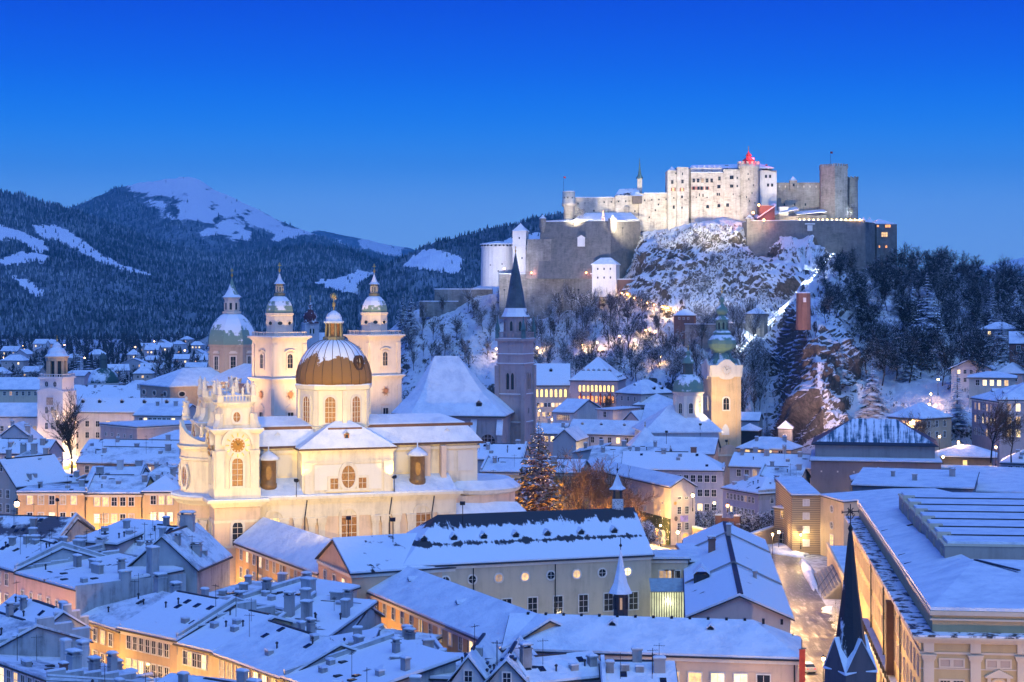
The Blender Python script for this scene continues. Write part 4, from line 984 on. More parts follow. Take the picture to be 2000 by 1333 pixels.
# ================================================================== Franciscan church
grey_stone = wallm((.34, .32, .33), name='grey_church_stone', var=.22); pink_stone = wallm((.40, .33, .33), name='rose_grey_stone', var=.2)
def franciscan():
    t = thing('gothic_church', 'gothic church with huge steep snow roof and slender grey spire tower', 'church', (XW(1007, 530), 530, 0), R(-22))
    P = lambda n, b, m, par=t, s=False: b.part(n, m, par, s)
    w_ = 4.1
    b = MB(); b.box(-w_, -w_, -3, w_, w_, 46.6); P('tower_wall', b, pink_stone)
    for z in (22, 30.2, 39.2, 42): b = MB(); b.box(-w_-.25, -w_-.25, z, w_+.25, w_+.25, z+.4); o = P('string_course', b, pink_stone); b = MB(); b.box(-w_-.22, -w_-.22, z+.401, w_+.22, w_+.22, z+.6); P('snow', b, snow, o)
    for sx in (-1, 1):
        for sy in (-1, 1): b = MB(); b.cbox(sx*w_, sy*w_, -3, 1.3, 1.3, 42); P('corner_buttress', b, pink_stone)
    for rz_, dx, dy in ((0, 0, -1), (R(90), 1, 0), (R(-90), -1, 0)):
        for q in (-.75, .75):
            window(t, (dx*(w_+.02)+(q if dy else 0), dy*(w_+.02)+(q if dx else 0), 32), rz_, 1.0, 5.0, 'pointed', fm=pink_stone, pm=glass, bw=.3, bars=(0, 0), proud=.3)
        window(t, (dx*(w_+.02), dy*(w_+.02), 25), rz_, .5, 1.4, 'rect', fm=pink_stone, pm=glass, bw=.2, bars=(0, 0))
    b = MB(); b.box(-4.7, -4.7, 46.2, 4.7, 4.7, 46.9); o = P('gallery', b, pink_stone); b = MB(); b.box(-4.6, -4.6, 46.91, 4.6, 4.6, 47.1); P('snow', b, snow, o)
    balustrade(t, [(-4.4, -4.4), (4.4, -4.4), (4.4, 4.4), (-4.4, 4.4)], 47.1, 1.7, pink_stone, 1.1, True)
    b = MB(); b.lathe([(3.6, 46.9), (3.5, 53.2), (3.8, 53.5)], 8, rot=R(22.5)); P('octagon', b, pink_stone)
    for i in range(8):
        a = i*R(45); window(t, (3.3*math.cos(a), 3.3*math.sin(a), 49.2), a+R(90), .9, 3, 'pointed', fm=pink_stone, pm=glass, bw=.22, bars=(0, 0), proud=.2)
    for sx in (-1, 1):
        for sy in (-1, 1):
            b = MB(); b.lathe([(.75, 47), (.7, 49.4), (.9, 49.5), (.3, 51.8), (.05, 53.6)], 6, (sx*4.1, sy*4.1)); P('pinnacle', b, copper_t)
    b = MB(); b.lathe([(4.2, 53.3), (3.5, 54.5), (3.0, 56), (2.2, 61), (1.2, 66.5), (.35, 71), (.1, 72.2)], 8, rot=R(22.5)); P('spire', b, plain('slate_green_spire', (.085, .115, .13), .45, .1, var=.35, nscale=.4))
    b = MB(); b.lathe([(4.25, 53.35), (3.6, 54.5), (3.15, 55.9)], 8, rot=R(22.5)); P('spire_snow', b, patchy)
    finial(t, 0, 0, 72, 2.2, .25)
    # choir with the great roof
    c = thing('church_choir', 'tall stone choir under a huge steep white tent roof beside the spire tower', 'church', (XW(890, 520), 520, 0), R(-8))
    x0, x1, y0, y1, e, rz_ = -17.6, 15, -10, 12, 25.2, 41.6
    base = [(x0, -3), (x0+7, y0), (x1, y0), (x1, y1), (x0+7, y1)]
    b = MB(); b.prism(base, -3, e); b.part('wall', grey_stone, c)
    for x in (x0+7.5, -2, 7, 14.5):
        b = MB(); b.box(x-.7, y0-1.8, -3, x+.7, y0, 20); b.add([(x-.7, y0-1.8, 20), (x+.7, y0-1.8, 20), (x+.7, y0, 24), (x-.7, y0, 24)], [(0, 1, 2, 3)]); b.part('buttress', grey_stone, c)
        b = MB(); b.slab([(x-.9, y0-2, 20.1), (x+.9, y0-2, 20.1), (x+.9, y0, 24.2), (x-.9, y0, 24.2)], [[0, 1, 2, 3]], 0, .25); b.part('buttress_snow', snow, c)
    ee = [(-18.6, -3), (-11.4, -11), (16.2, -11), (16.2, 13), (-11.4, 13)]
    v = [(x, y, e) for x, y in ee]+[(-6.5, 1, rz_), (.8, 1, rz_)]
    mid = [(.5*x+.5*(-6.5 if i in (0, 1, 4) else .8), .5*y+.5, e+6.4) for i, (x, y) in enumerate(ee)]
    v += mid     # 7..11: the roof flares out towards the eaves
    f = [[0, 1, 8, 7], [1, 2, 9, 8], [2, 3, 10, 9], [3, 4, 11, 10], [4, 0, 7, 11], [7, 8, 5], [8, 9, 6, 5], [9, 10, 6], [10, 11, 5, 6], [11, 7, 5]]
    b = MB(); b.slab(v, f, -.2, .05); r = b.part('roof', tin, c); fixn(r.data)
    b = MB(); b.slab(v, f, .06, .45, .15); s = b.part('snow', snow, r); fixn(s.data)
    dormer(c, 8.2, -8.6, 27.6, 1.6, 1.4, 2.2, wm=slate)
    window(c, (11, y0-.02, 16), 0, 4.2, 4.2, 'round', fm=grey_stone, pm=glass, bw=.4, bars=(3, 3), proud=.3)
    for x in (-7, 2.5): window(c, (x, y0-.02, 6), 0, 2, 14, 'pointed', fm=grey_stone, pm=glass, bw=.4, bars=(1, 4), proud=.3)
franciscan()

# ================================================================== abbey church: clock tower with green bulbs, and the domed rotunda
ab_w = wallm((.66, .48, .28), name='abbey_ochre_stone', var=.16)
green_c = mat_snowpatch('verdigris_bulb_with_snow', (.15, .26, .21), .54, .03, (.3, .3, .22), 1.0, nb=.3)
def onion(b, prof, n=12, c=(0, 0), rot=0.): b.lathe(prof, n, c, rot)
def abbey():
    t = thing('abbey_tower', 'floodlit ochre abbey clock tower with green copper bulb spire', 'tower', (XW(1410, 580), 580, 0), R(9))
    P = lambda n, b, m, par=t, s=False: b.part(n, m, par, s)
    w_ = 4.9
    b = MB(); b.box(-w_, -w_, -3, w_, w_, 36); P('wall', b, ab_w)
    for sx in (-1, 1):
        b = MB(); b.box(sx*(w_-.7)-.7, -w_-.2, 8, sx*(w_-.7)+.7, -w_, 33.5); P('corner_strip', b, ab_w)
    b = MB(); b.box(-w_-.3, -w_-.3, 33.4, w_+.3, w_+.3, 34); b.box(-w_-.5, -w_-.5, 36.6, w_+.5, w_+.5, 37.2); P('cornice', b, trim)
    for rz_, dx, dy in ((0, 0, -1), (R(-90), -1, 0), (R(90), 1, 0)):
        M = Matrix.Translation((dx*(w_+.3), dy*(w_+.3), 36)) @ Matrix.Rotation(rz_, 4, 'Z'); b = MB(); n = 16
        top = [(-w_-.8, 1.2)]+[(-3+6*i/n, 1.2+1.9*math.sin(math.pi*i/n)) for i in range(n+1)]+[(w_+.8, 1.2)]
        bot = [(w_+.2, .1), (w_, -2.3), (3, -2.3)]+[(2.6*math.cos(math.pi*i/8), -2.3-1.1*math.sin(math.pi*i/8)) for i in range(9)]+[(-3, -2.3), (-w_, -2.3), (-w_-.2, .1)]
        b.loft([[(x, yy, z) for x, z in top+bot] for yy in (-.25, .25)], M=M); P('clock_gable', b, trim)
        clock(t, dx*(w_+.6), dy*(w_+.6), 35.6, rz_, 1.5, trim, gold, iron)
        window(t, (dx*(w_+.02), dy*(w_+.02), 22.9), rz_, 1.9, 3.9, 'arch', fm=trim, pm=glass, bw=.4, bars=(1, 1), proud=.3)
    b = MB(); M = Matrix.Translation((-.2, -w_-.03, 14.8)); b.add([(-1.3, 0, 0), (1.3, 0, 0), (1.2, 0, 2.0), (.5, 0, 3.2), (0, 0, 3.6), (-.5, 0, 3.2), (-1.2, 0, 2.0)], [tuple(range(7))], M); P('painted_panel', b, white)
    b = MB(); onion(b, [(5.2, 37.2), (4.6, 37.8), (3.6, 39), (2.9, 40.4), (2.7, 41)], 8, rot=R(22.5)); P('helmet_skirt', b, green_c)
    for i in range(4):
        a = i*R(90)+R(45); b = MB(); M = Matrix.Rotation(a, 4, 'Z'); b.loft([[(x, y, z) for x, z in ((2.5, 41), (3.0, 41), (3.4, 39.6), (5.0, 38.6), (5.2, 37.6), (4.3, 37.6), (3.4, 38.6), (2.7, 39.5))] for y in (-.5, .5)], M=M); P('volute', b, plain('verdigris', (.16, .27, .22), .5, .2, var=.4))
    b = MB(); onion(b, [(2.7, 41), (3.2, 41.6), (4.3, 42.8), (4.75, 44), (4.5, 45.2), (3.6, 46.3), (2.8, 46.9), (2.75, 47.3)], 12); P('large_bulb', b, green_c, t, False)
    b = MB(); onion(b, [(3.1, 47.3), (3.0, 47.6), (2.2, 48.2)], 8, rot=R(22.5)); P('lantern_skirt', b, green_c)
    b = MB(); b.lathe([(1.95, 48.2), (1.9, 51.6)], 8, rot=R(22.5)); P('lantern', b, MATS['verdigris'])
    for i in range(8):
        a = i*R(45); window(t, (1.78*math.cos(a), 1.78*math.sin(a), 48.7), a+R(90), .7, 2.2, 'arch', fm=MATS['verdigris'], pm=glass, bw=.14, bars=(0, 0), proud=.14)
    b = MB(); onion(b, [(2.45, 51.6), (2.3, 51.9), (1.2, 52.9), (1.1, 53.3)], 8, rot=R(22.5)); P('lantern_roof', b, green_c)
    b = MB(); onion(b, [(1.1, 53.3), (1.8, 54), (2.0, 54.8), (1.6, 55.6), (.9, 56.2), (.55, 56.8), (.5, 57.3), (.95, 57.8), (.7, 58.6), (.2, 59.4), (.12, 60)], 12); P('small_bulb', b, green_c, t, True)
    finial(t, 0, 0, 59.9, 2.6, .25)
    # rotunda
    r = thing('domed_rotunda', 'pale octagonal rotunda with green and white dome left of the ochre clock tower', 'church', (XW(1344, 566), 566, 0), R(6))
    P = lambda n, b, m, par=r, s=False: b.part(n, m, par, s)
    lw = wallm((.64, .60, .56), name='rotunda_plaster', var=.12)
    b = MB(); b.lathe([(4.6, -3), (4.6, 28.2), (5.0, 28.6), (5.2, 29.3)], 8, rot=R(22.5)); P('drum', b, lw)
    for i in range(8):
        a = i*R(45); ap = 4.6*math.cos(R(22.5)); window(r, (ap*math.cos(a), ap*math.sin(a), 22.6), a+R(90), 1.2, 3.2, 'arch', fm=trim, pm=glass, bw=.25, bars=(1, 1), proud=.22)
        a2 = a+R(22.5); b = MB(); M = Matrix.Rotation(a2, 4, 'Z'); b.box(4.2, -.5, 19, 4.75, .5, 28.2, M); P('pilaster', b, trim)
    b = MB(); b.lathe([(5.3, 29.3), (4.9, 29.6), (4.9, 30.6), (4.6, 32), (3.8, 33.4), (2.6, 34.3), (1.6, 34.7)], 16); P('dome', b, green_c, r, True)
    b = MB(); b.lathe([(1.7, 34.6), (1.6, 38.2)], 8); P('lantern', b, plain('dark_verdigris', (.07, .10, .09), .5))
    b = MB(); b.lathe([(2.1, 38.2), (1.9, 38.8), (1.2, 40), (.6, 40.6), (.5, 41), (.75, 41.4), (.4, 42)], 8); P('lantern_roof', b, green_c); finial(r, 0, 0, 41.9, 2.0, .22)
    # church roofs round its foot
    v = [(-16, -10, 17), (9, -10, 17), (9, 12, 17), (-16, 12, 17), (-6, 1, 24.5), (2, 1, 24.5)]
    b = MB(); b.box(-15, -9, -3, 8, 11, 17); P('nave_wall', b, wallm((.5, .55, .58), name='bluegrey_plaster'))
    b = MB(); b.slab(v, [[0, 1, 5, 4], [1, 2, 5], [2, 3, 4, 5], [3, 0, 4]], 0, .4); s = P('nave_roof', b, snow); fixn(s.data)
    window(r, (-7.5, -9.02, 9.5), 0, 2.6, 4, 'arch', fm=trim, pm=LIT[0], bw=.35, bars=(1, 2))
    b = MB(); b.box(-20, -13, -3, -11, -6, 13); b.part('chapel_wall', white, r)
    v = [(-20.6, -13.6, 13), (-10.4, -13.6, 13), (-10.4, -5.4, 13), (-20.6, -5.4, 13), (-15.5, -9.5, 18.5)]
    b = MB(); b.slab(v, [[0, 1, 4], [1, 2, 4], [2, 3, 4], [3, 0, 4]], 0, .4); s = P('chapel_roof', b, snow); fixn(s.data); finial(r, -15.5, -9.5, 18.7, 1.8, .2)
abbey()
# ================================================================== the fortress on the hill
def mat_fort(name, a, b_, c, sc=.18):
    m, nt, b = nodemat(name); p = pos(nt)
    n1 = nz(nt, sc, 6, .7, p); n2 = nz(nt, 1, 4, .65, scaled(nt, p, (.9, .9, .10))); n3 = nz(nt, 1, 3, .6, scaled(nt, p, (.5, .5, 1.6)))
    s = mth(nt, 'ADD', mth(nt, 'MULTIPLY', n1.outputs[0], .45), mth(nt, 'ADD', mth(nt, 'MULTIPLY', n2.outputs[0], .3), mth(nt, 'MULTIPLY', n3.outputs[0], .25)))
    nt.links.new(rmp(nt, s, [(.36, a), (.47, b_), (.6, c)]), b.inputs['Base Color'])
    b.inputs['Roughness'].default_value = .9; b.inputs['Specular IOR Level'].default_value = .1; bump(nt, b, n3.outputs[0], .4, .4); return m
fort_w = mat_fort('weathered_white_plaster', (.20, .17, .14), (.50, .46, .39), (.68, .64, .56))
fort_g = mat_fort('fortress_grey_stone', (.13, .12, .11), (.26, .24, .21), (.38, .36, .32))
fort_d = mat_fort('bastion_dark_stone', (.11, .105, .10), (.17, .165, .155), (.23, .22, .21), .3)
fort_p = wallm((.70, .68, .66), name='limewashed_wall', var=.1)
FG = 'parts of the hilltop fortress'
def block(t, px0, px1, pt, pb, Y, dep, m=None, name='wall', ys=0., zb=None, batter=0.):
    # an upright block whose front face shows between those pixel columns and rows, in the frame of t
    x0, x1 = XW(px0, Y), XW(px1, Y+ys); z1 = ZW(pt, Y); z0 = ZW(pb, Y) if zb is None else zb
    o = t.location; b = MB()
    q = batter
    b.add([(x0-o.x, Y-o.y-q, z0-o.z), (x1-o.x, Y+ys-o.y-q, z0-o.z), (x1-o.x, Y+ys+dep-o.y, z0-o.z), (x0-o.x, Y+dep-o.y, z0-o.z),
           (x0-o.x, Y-o.y, z1-o.z), (x1-o.x, Y+ys-o.y, z1-o.z), (x1-o.x, Y+ys+dep-o.y, z1-o.z), (x0-o.x, Y+dep-o.y, z1-o.z)],
          [(0, 3, 2, 1), (4, 5, 6, 7), (0, 1, 5, 4), (1, 2, 6, 5), (2, 3, 7, 6), (3, 0, 4, 7)])
    return b.part(name, m or fort_w, t)
def snowtop(t, px0, px1, pt, Y, dep, ys=0., hgt=.45, parent=None):
    x0, x1 = XW(px0, Y), XW(px1, Y+ys); z1 = ZW(pt, Y); o = t.location; b = MB()
    b.add([(x0-o.x, Y-o.y, z1-o.z+.01), (x1-o.x, Y+ys-o.y, z1-o.z+.01), (x1-o.x, Y+ys+dep-o.y, z1-o.z+.01), (x0-o.x, Y+dep-o.y, z1-o.z+.01),
           (x0-o.x, Y-o.y, z1-o.z+hgt), (x1-o.x, Y+ys-o.y, z1-o.z+hgt), (x1-o.x, Y+ys+dep-o.y, z1-o.z+hgt), (x0-o.x, Y+dep-o.y, z1-o.z+hgt)],
          [(0, 3, 2, 1), (4, 5, 6, 7), (0, 1, 5, 4), (1, 2, 6, 5), (2, 3, 7, 6), (3, 0, 4, 7)])
    return b.part('snow', snow, parent or t)
def fwin(t, px, py, Y, w=.9, h=1.4, style='rect', pm=None, fm=None, bw=.12, bars=(0, 0), ys=0., x_range=None, shutter=False):
    p = U(px, py, Y)-t.location
    o = window(t, (p.x, p.y-.03, p.z-h/2), 0, w, h, style, fm or fort_g, pm or glass, bw, bars, .2)
    if shutter:
        for s in (-1, 1):
            b = MB(); b.box(s*(w*.78)-w*.24, -.18, 0, s*(w*.78)+w*.24, -.03, h); b.part('shutter', plain('red_shutter', (.30, .06, .035), .6), o)
    return o
def merlons(t, ring_pts, z, m, w=.9, h=1.0, th=.5):
    me = MB().box(-w/2, -th/2, 0, w/2, th/2, h).mesh('merlon', m)
    for (x, y, a) in ring_pts: mpart('merlon', me, t, (x, y, z), a)
def pyr(t, px, py_e, py_t, Y, half, m=None, n=4, name='roof', dy=0.):
    p = U(px, py_e, Y)-t.location; z1 = ZW(py_t, Y)-t.location.z; b = MB()
    b.lathe([(half*1.414 if n == 4 else half, p.z), (half*.7 if n == 4 else half*.5, (p.z+z1)/2-.2), (.05, z1)], n, (p.x, p.y+half+dy), R(45) if n == 4 else 0)
    return b.part(name, m or snow, t)
def fort():
    # ---- palace
    Y = 900; t = thing('fortress_palace', 'floodlit white palace of the hilltop fortress with round battlemented tower', 'castle', (XW(1394, Y), Y, ZW(460, Y)), 0, FG)
    block(t, 1304, 1322.4, 333, 462, Y, 14); block(t, 1322, 1345, 327, 462, Y-1.5, 16, name='tower_wall')
    b = pyr(t, 1313, 333, 325, Y, 2.2)
    block(t, 1345, 1350, 330, 462, Y+2, 14, fort_g, 'recess_wall')
    block(t, 1350, 1413, 338, 455, Y, 16); o = t.location
    block(t, 1350, 1411, 328, 338, Y+2.4, 10, name='parapet_wall'); snowtop(t, 1350, 1412, 338, Y-.1, 2.4)
    for i in range(6):      # saw-tooth trench roofs
        pyr(t, 1356+i*10, 328.5, 322.5, Y+2.4, 1.3)
    block(t, 1413, 1446, 331, 455, Y+1, 15)
    v = [(XW(1350, Y)-o.x, 5, ZW(328, Y)-o.z), (XW(1515, Y)-o.x, 5, ZW(328, Y)-o.z), (XW(1515, Y)-o.x, 22, ZW(328, Y)-o.z), (XW(1350, Y)-o.x, 22, ZW(328, Y)-o.z),
         (XW(1356, Y)-o.x, 13, ZW(321, Y)-o.z), (XW(1490, Y)-o.x, 13, ZW(318, Y)-o.z)]
    b = MB(); b.slab(v, [[0, 1, 5, 4], [1, 2, 5], [2, 3, 4, 5], [3, 0, 4]], 0, .4); r = b.part('roof', patchy2, t); fixn(r.data)
    block(t, 1484, 1517, 333, 420, Y+7, 12, fort_p, 'rear_wing_wall')
    b = MB(); x0, x1 = XW(1483, Y)-o.x, XW(1519, Y)-o.x; z = ZW(335, Y)-o.z
    b.slab([(x0, 6, z+2), (x1, 6, z), (x1-1, 20, z), (x0, 20, z+5)], [[0, 1, 2, 3]], 0, .25); q = b.part('rear_wing_roof', slate, t); fixn(q.data)
    chimney(t, XW(1502, Y)-o.x, 9, z+1, 1.0, 1.0, 3, brickm)
    for px, py in ((1422, 325), (1425, 324)): chimney(t, XW(px, Y)-o.x, 9, ZW(330, Y)-o.z, .8, .8, 2.4)
    # round tower
    c = ((XW(1464, Y)-o.x), 4.0); rad = 5.15; zt = ZW(329, Y)-o.z
    b = MB(); b.lathe([(rad+.4, 0), (rad, 12), (rad, zt), (rad+.35, zt+.3), (rad+.35, zt+2.2)], 24, c); b.part('round_tower_wall', fort_w, t, True)
    merlons(t, [(c[0]+(rad+.1)*math.cos(2*math.pi*i/14), c[1]+(rad+.1)*math.sin(2*math.pi*i/14), 2*math.pi*i/14+R(90)) for i in range(14)], zt+2.2, fort_w, 1.2, 1.3, .6)
    b = MB(); b.lathe([(3.0, zt+2), (2.9, zt+4), (3.3, zt+4.2), (1.9, zt+5.2), (1.3, zt+5.6), (1.3, zt+6.6), (1.6, zt+6.7), (.4, zt+8.2), (.1, zt+9.3)], 12, c); b.part('cupola', plain('beacon_red_cupola', (.45, .08, .07), .5), t)  # red of the beacon light is put into the cupola colour
    finial(t, c[0], c[1], zt+9.2, 2.2, .25)
    b = MB(); b.lathe([(.1, -.35), (.35, 0), (.1, .35)], 8, (c[0]+2.0, c[1]-3.2), M=Matrix.Translation((0, 0, zt+4.9))); bl = b.part('beacon', lamp_r, t)
    light(bl, 'POINT', (c[0]+2.0, c[1]-4.2, zt+5.2), 9000, (1, .05, .08), rad=.4)
    # windows
    for px, py in ((1313, 356), (1333, 355)): fwin(t, px, py, Y-(1.5 if px > 1322 else 0), 1.0, 1.7, bars=(1, 1))
    for px in (1315, 1332): fwin(t, px, 370.5, Y-(1.5 if px > 1322 else 0), 1.1, 1.6, pm=LIT[1], shutter=True, bars=(1, 1))
    for px, py, w_, h_ in ((1332, 385, .8, 1.2), (1316, 405, .9, 1.6), (1332, 406, .6, .9), (1316, 387, .5, .6), (1320, 339, .5, .7), (1333, 340, .4, 1.2)): fwin(t, px, py, Y-(1.5 if px > 1322 else 0), w_, h_)
    for px in (1355, 1363.5, 1372, 1381, 1390): fwin(t, px, 353, Y, 1.1, 1.9, pm=LIT[2] if px == 1372 else None, bars=(1, 1))
    fwin(t, 1405, 349, Y, 1.1, 1.8, bars=(1, 1))
    for px in (1355, 1364, 1370.5, 1381): fwin(t, px, 368, Y, 1.0, 1.6, shutter=True)
    for px, py, w_, h_ in ((1404, 365, 1.5, 1.6), (1366, 381, .4, 1.4), (1373, 382, .4, 1.4), (1401, 380, .5, 1.3), (1405, 380, .5, 1.3), (1381, 386, .4, .5), (1360, 386, .4, .5)): fwin(t, px, py, Y, w_, h_)
    for px in (1382, 1404): fwin(t, px, 404 if px < 1400 else 402, Y, 1.3, 1.6, 'arch', bw=.2)
    for px, py, w_, h_ in ((1429, 347, 1.8, 1.7), (1429, 364, 1.5, 1.4), (1440, 348, .6, 1), (1440, 364, .6, .9), (1421, 401, 1.3, 1.6), (1432, 380, .3, .6)): fwin(t, px, py, Y+1, w_, h_, bars=(1, 0))
    for a, z in ((-96, zt-6), (-100, zt-3.5), (-78, zt-13), (-70, zt-9), (-108, zt-15), (-92, zt-17), (-60, zt-18), (-55, zt-23)):
        window(t, (c[0]+rad*1.005*math.cos(R(a)), c[1]+rad*1.005*math.sin(R(a)), z), R(a)+R(90), .5, .9, 'rect', fort_w, glass, .1, (0, 0), .15)
    for px, py in ((1496, 345), (1504, 345), (1500, 362), (1508, 362)): fwin(t, px, py, Y+7, .9, 1.4)
    # ---- long low wing to the left with the chapel spire
    Y = 905; t = thing('fortress_curtain_wall', 'long pale fortress wing with small windows left of the white palace', 'castle', (XW(1210, Y), Y, ZW(450, Y)), 0, FG); o = t.location
    block(t, 1122, 1202, 387, 450, Y+4, 8, ys=-2); snowtop(t, 1122, 1202, 387, Y+4.3, 3, ys=-2)
    block(t, 1202, 1248.2, 382, 450, Y, 10); block(t, 1248, 1304, 378.5, 452, Y-2, 12); snowtop(t, 1258, 1304, 378.5, Y-1.8, 6)
    block(t, 1236, 1254, 383, 398, Y-3.2, 4, plain('weathered_boards', (.14, .12, .11), .8), 'oriel'); pyr(t, 1246, 383, 373, Y-3.2, 3.0)
    v = [(XW(1203, Y)-o.x, 1, ZW(382, Y)-o.z), (XW(1250, Y)-o.x, 1, ZW(382, Y)-o.z), (XW(1250, Y)-o.x, 12, ZW(382, Y)-o.z), (XW(1203, Y)-o.x, 12, ZW(382, Y)-o.z), (XW(1211, Y)-o.x, 6.5, ZW(369.5, Y)-o.z), (XW(1250, Y)-o.x, 6.5, ZW(368, Y)-o.z)]
    b = MB(); b.slab(v, [[0, 1, 5, 4], [3, 0, 4], [2, 3, 4, 5]], 0, .35); r = b.part('chapel_roof', patchy, t); fixn(r.data)
    b = MB(); p = U(1251, 372, Y)-o; b.cbox(p.x, 6, p.z-2, 2.4, 2.4, 8.2); b.part('bell_turret', fort_w, t)
    b = MB(); b.lathe([(2.0, p.z+6.2), (1.0, p.z+8), (.5, p.z+11), (.06, p.z+17)], 8, (p.x, 6)); b.part('chapel_spire', copper_t, t)
    for px in range(1128, 1300, 13): fwin(t, px+(px*7 % 5), 398-(px-1128)*.05, Y+4-(2*(px-1122)/80) if px < 1202 else (Y if px < 1248 else Y-2), .55, .7)
    for px, py in ((1160, 412), (1240, 413), (1268, 425), (1286, 400), (1280, 411)): fwin(t, px, py, Y+3 if px < 1202 else (Y if px < 1248 else Y-2), .6, .8)
    # corner round tower
    t = thing('fortress_corner_tower', 'small round white fortress tower with flagpole at the end of the long wing', 'castle', (XW(1111, Y), Y+1, ZW(440, Y)), 0, FG); o = t.location
    b = MB(); z0 = 0; zt = ZW(375, Y)-o.z; zm = ZW(402, Y)-o.z; b.lathe([(2.6, z0), (2.6, zm-1), (3.6, zm), (3.6, zm+1.2), (3.3, zm+1.3), (3.2, zt)], 18); b.part('wall', fort_w, t, True)
    b = MB(); b.lathe([(3.25, zt), (3.2, zt+.3), (.2, zt+.6)], 18); b.part('snow', snow, t)
    for a in (-100, -60, -130): window(t, (3.28*math.cos(R(a)), 3.28*math.sin(R(a)), zm+3.5), R(a)+R(90), .6, .9, 'rect', fort_w, glass, .1, (0, 0), .1)
    b = MB(); b.tube((-2.6, 0, zt), (-2.6, 0, zt+8), .09, .05); b.part('flagpole', iron, t)
    b = MB(); b.add([(-2.55, 0, zt+7), (-1.5, .15, zt+6.8), (-1.5, .1, zt+7.7), (-2.55, 0, zt+7.9)], [(0, 1, 2, 3), (3, 2, 1, 0)]); b.part('flag', plain('red_flag', (.5, .05, .06), .8), t)
    # ---- curtain to the right and the high tower
    Y = 912; t = thing('fortress_stone_curtain', 'grey stone fortress curtain wall with a gabled turret between palace and square tower', 'castle', (XW(1550, Y), Y, ZW(450, Y)), 0, FG); o = t.location
    block(t, 1490, 1617, 357, 450, Y, 6, fort_g); 
    block(t, 1543, 1557, 352, 371, Y-1, 3, fort_g, 'turret_wall'); pyr(t, 1550, 353, 344, Y-1.2, 2.0)
    fwin(t, 1550, 362, Y-1, 1, 1.3); 
    for px in range(1498, 1610, 12): fwin(t, px, 364+(px % 3), Y, .5, 1.0, pm=trim)
    for px in (1552, 1573, 1532): fwin(t, px, 400, Y, .7, 1.2)
    # buildings at the curtain's foot
    Yb = 890; block(t, 1483, 1513, 402, 440, Yb, 8, brickm, 'ramp_house_wall'); 
    for pa, pb, ea, eb, m_, yy in ((1478, 1516, 428, 402, patchy2, Yb), (1513, 1560, 420, 410, snow, Yb+4), (1556, 1614, 420, 415, snow, Yb+6)):
        x0, x1 = XW(pa, yy)-o.x, XW(pb, yy)-o.x; b = MB(); b.slab([(x0, yy-o.y-1, ZW(ea, yy)-o.z), (x1, yy-o.y-1, ZW(eb, yy)-o.z), (x1, yy-o.y+9, ZW(eb-6, yy)-o.z), (x0, yy-o.y+9, ZW(ea-6, yy)-o.z)], [[0, 1, 2, 3]], 0, .4); r = b.part('lean_to_roof', m_, t); fixn(r.data)
    block(t, 1514, 1560, 422, 445, Yb+4, 6, fort_g, 'lean_to_wall'); block(t, 1556, 1614, 421, 445, Yb+6, 6, fort_g, 'lean_to_wall')
    block(t, 1522, 1540, 404, 425, Yb+6, 4, fort_p, 'gabled_house_wall')
    t = thing('fortress_high_tower', 'tall grey battlemented fortress tower with flagpole at the right of the curtain', 'castle', (XW(1632, 900), 902, ZW(450, 900)), 0, FG); o = t.location; Y = 902
    pts = [(XW(1607, Y)-o.x, 6), (XW(1629, Y)-o.x, -2.5), (XW(1657, Y)-o.x, 2), (XW(1655, Y)-o.x, 14), (XW(1610, Y)-o.x, 14)]
    zt = ZW(329, Y)-o.z; b = MB(); b.prism(pts, 0, zt); b.prism([(x*1.04, y-.2 if y < 10 else y) for x, y in pts], zt, zt+1.2); b.part('wall', fort_g, t)
    mp = []
    for (xa, ya), (xb, yb) in zip(pts, pts[1:]+pts[:1]):
        n = max(2, int(math.hypot(xb-xa, yb-ya)/1.6))
        for i in range(n): mp.append((xa+(xb-xa)*(i+.5)/n, ya+(yb-ya)*(i+.5)/n, math.atan2(yb-ya, xb-xa)))
    merlons(t, mp, zt+1.2, fort_g, .9, 1.1, .5)
    b = MB(); b.tube((-1.2, 6, zt), (-1.2, 6, zt+9), .1, .05); b.part('flagpole', iron, t)
    b = MB(); b.add([(-1.15, 6, zt+7.9), (.0, 6.1, zt+7.8), (0, 6.1, zt+8.8), (-1.15, 6, zt+8.9)], [(0, 1, 2, 3), (3, 2, 1, 0)]); b.part('flag', MATS['red_flag'], t)
    for px, py in ((1640, 352), (1642, 374), (1633, 345)): fwin(t, px, py, Y-.5, .6, .9)
    t = thing('fortress_rear_tower', 'lower rear fortress tower half hidden behind the high tower', 'castle', (XW(1667, 910), 912, ZW(450, 910)), 0, FG); o = t.location
    zt = ZW(352, 912)-o.z; b = MB(); b.lathe([(3.2, 0), (3.0, zt), (3.3, zt+.2), (3.3, zt+1)], 14, (0, 2)); b.part('wall', fort_g, t)
    merlons(t, [(3.1*math.cos(2*math.pi*i/10), 2+3.1*math.sin(2*math.pi*i/10), 2*math.pi*i/10+R(90)) for i in range(10)], zt+1, fort_g, .8, .8, .4)
    # ---- right bastion
    Y = 872; t = thing('fortress_bastion', 'dark smooth bastion wall with coat of arms above the snowy crag', 'bastion', (XW(1575, Y), Y, ZW(520, Y)), 0, FG); o = t.location
    block(t, 1460, 1690, 432, 560, Y, 20, fort_d, ys=-6, batter=1.5); snowtop(t, 1460, 1690, 432, Y+.2, 19, ys=-6, hgt=.3)
    block(t, 1690, 1712, 434, 560, Y-6, 22, fort_d, 'side_wall', ys=14); block(t, 1459, 1466, 425, 560, Y-.8, 4, fort_d, 'corner_pier')
    pyr(t, 1465, 427, 419, Y-1, 2.2)
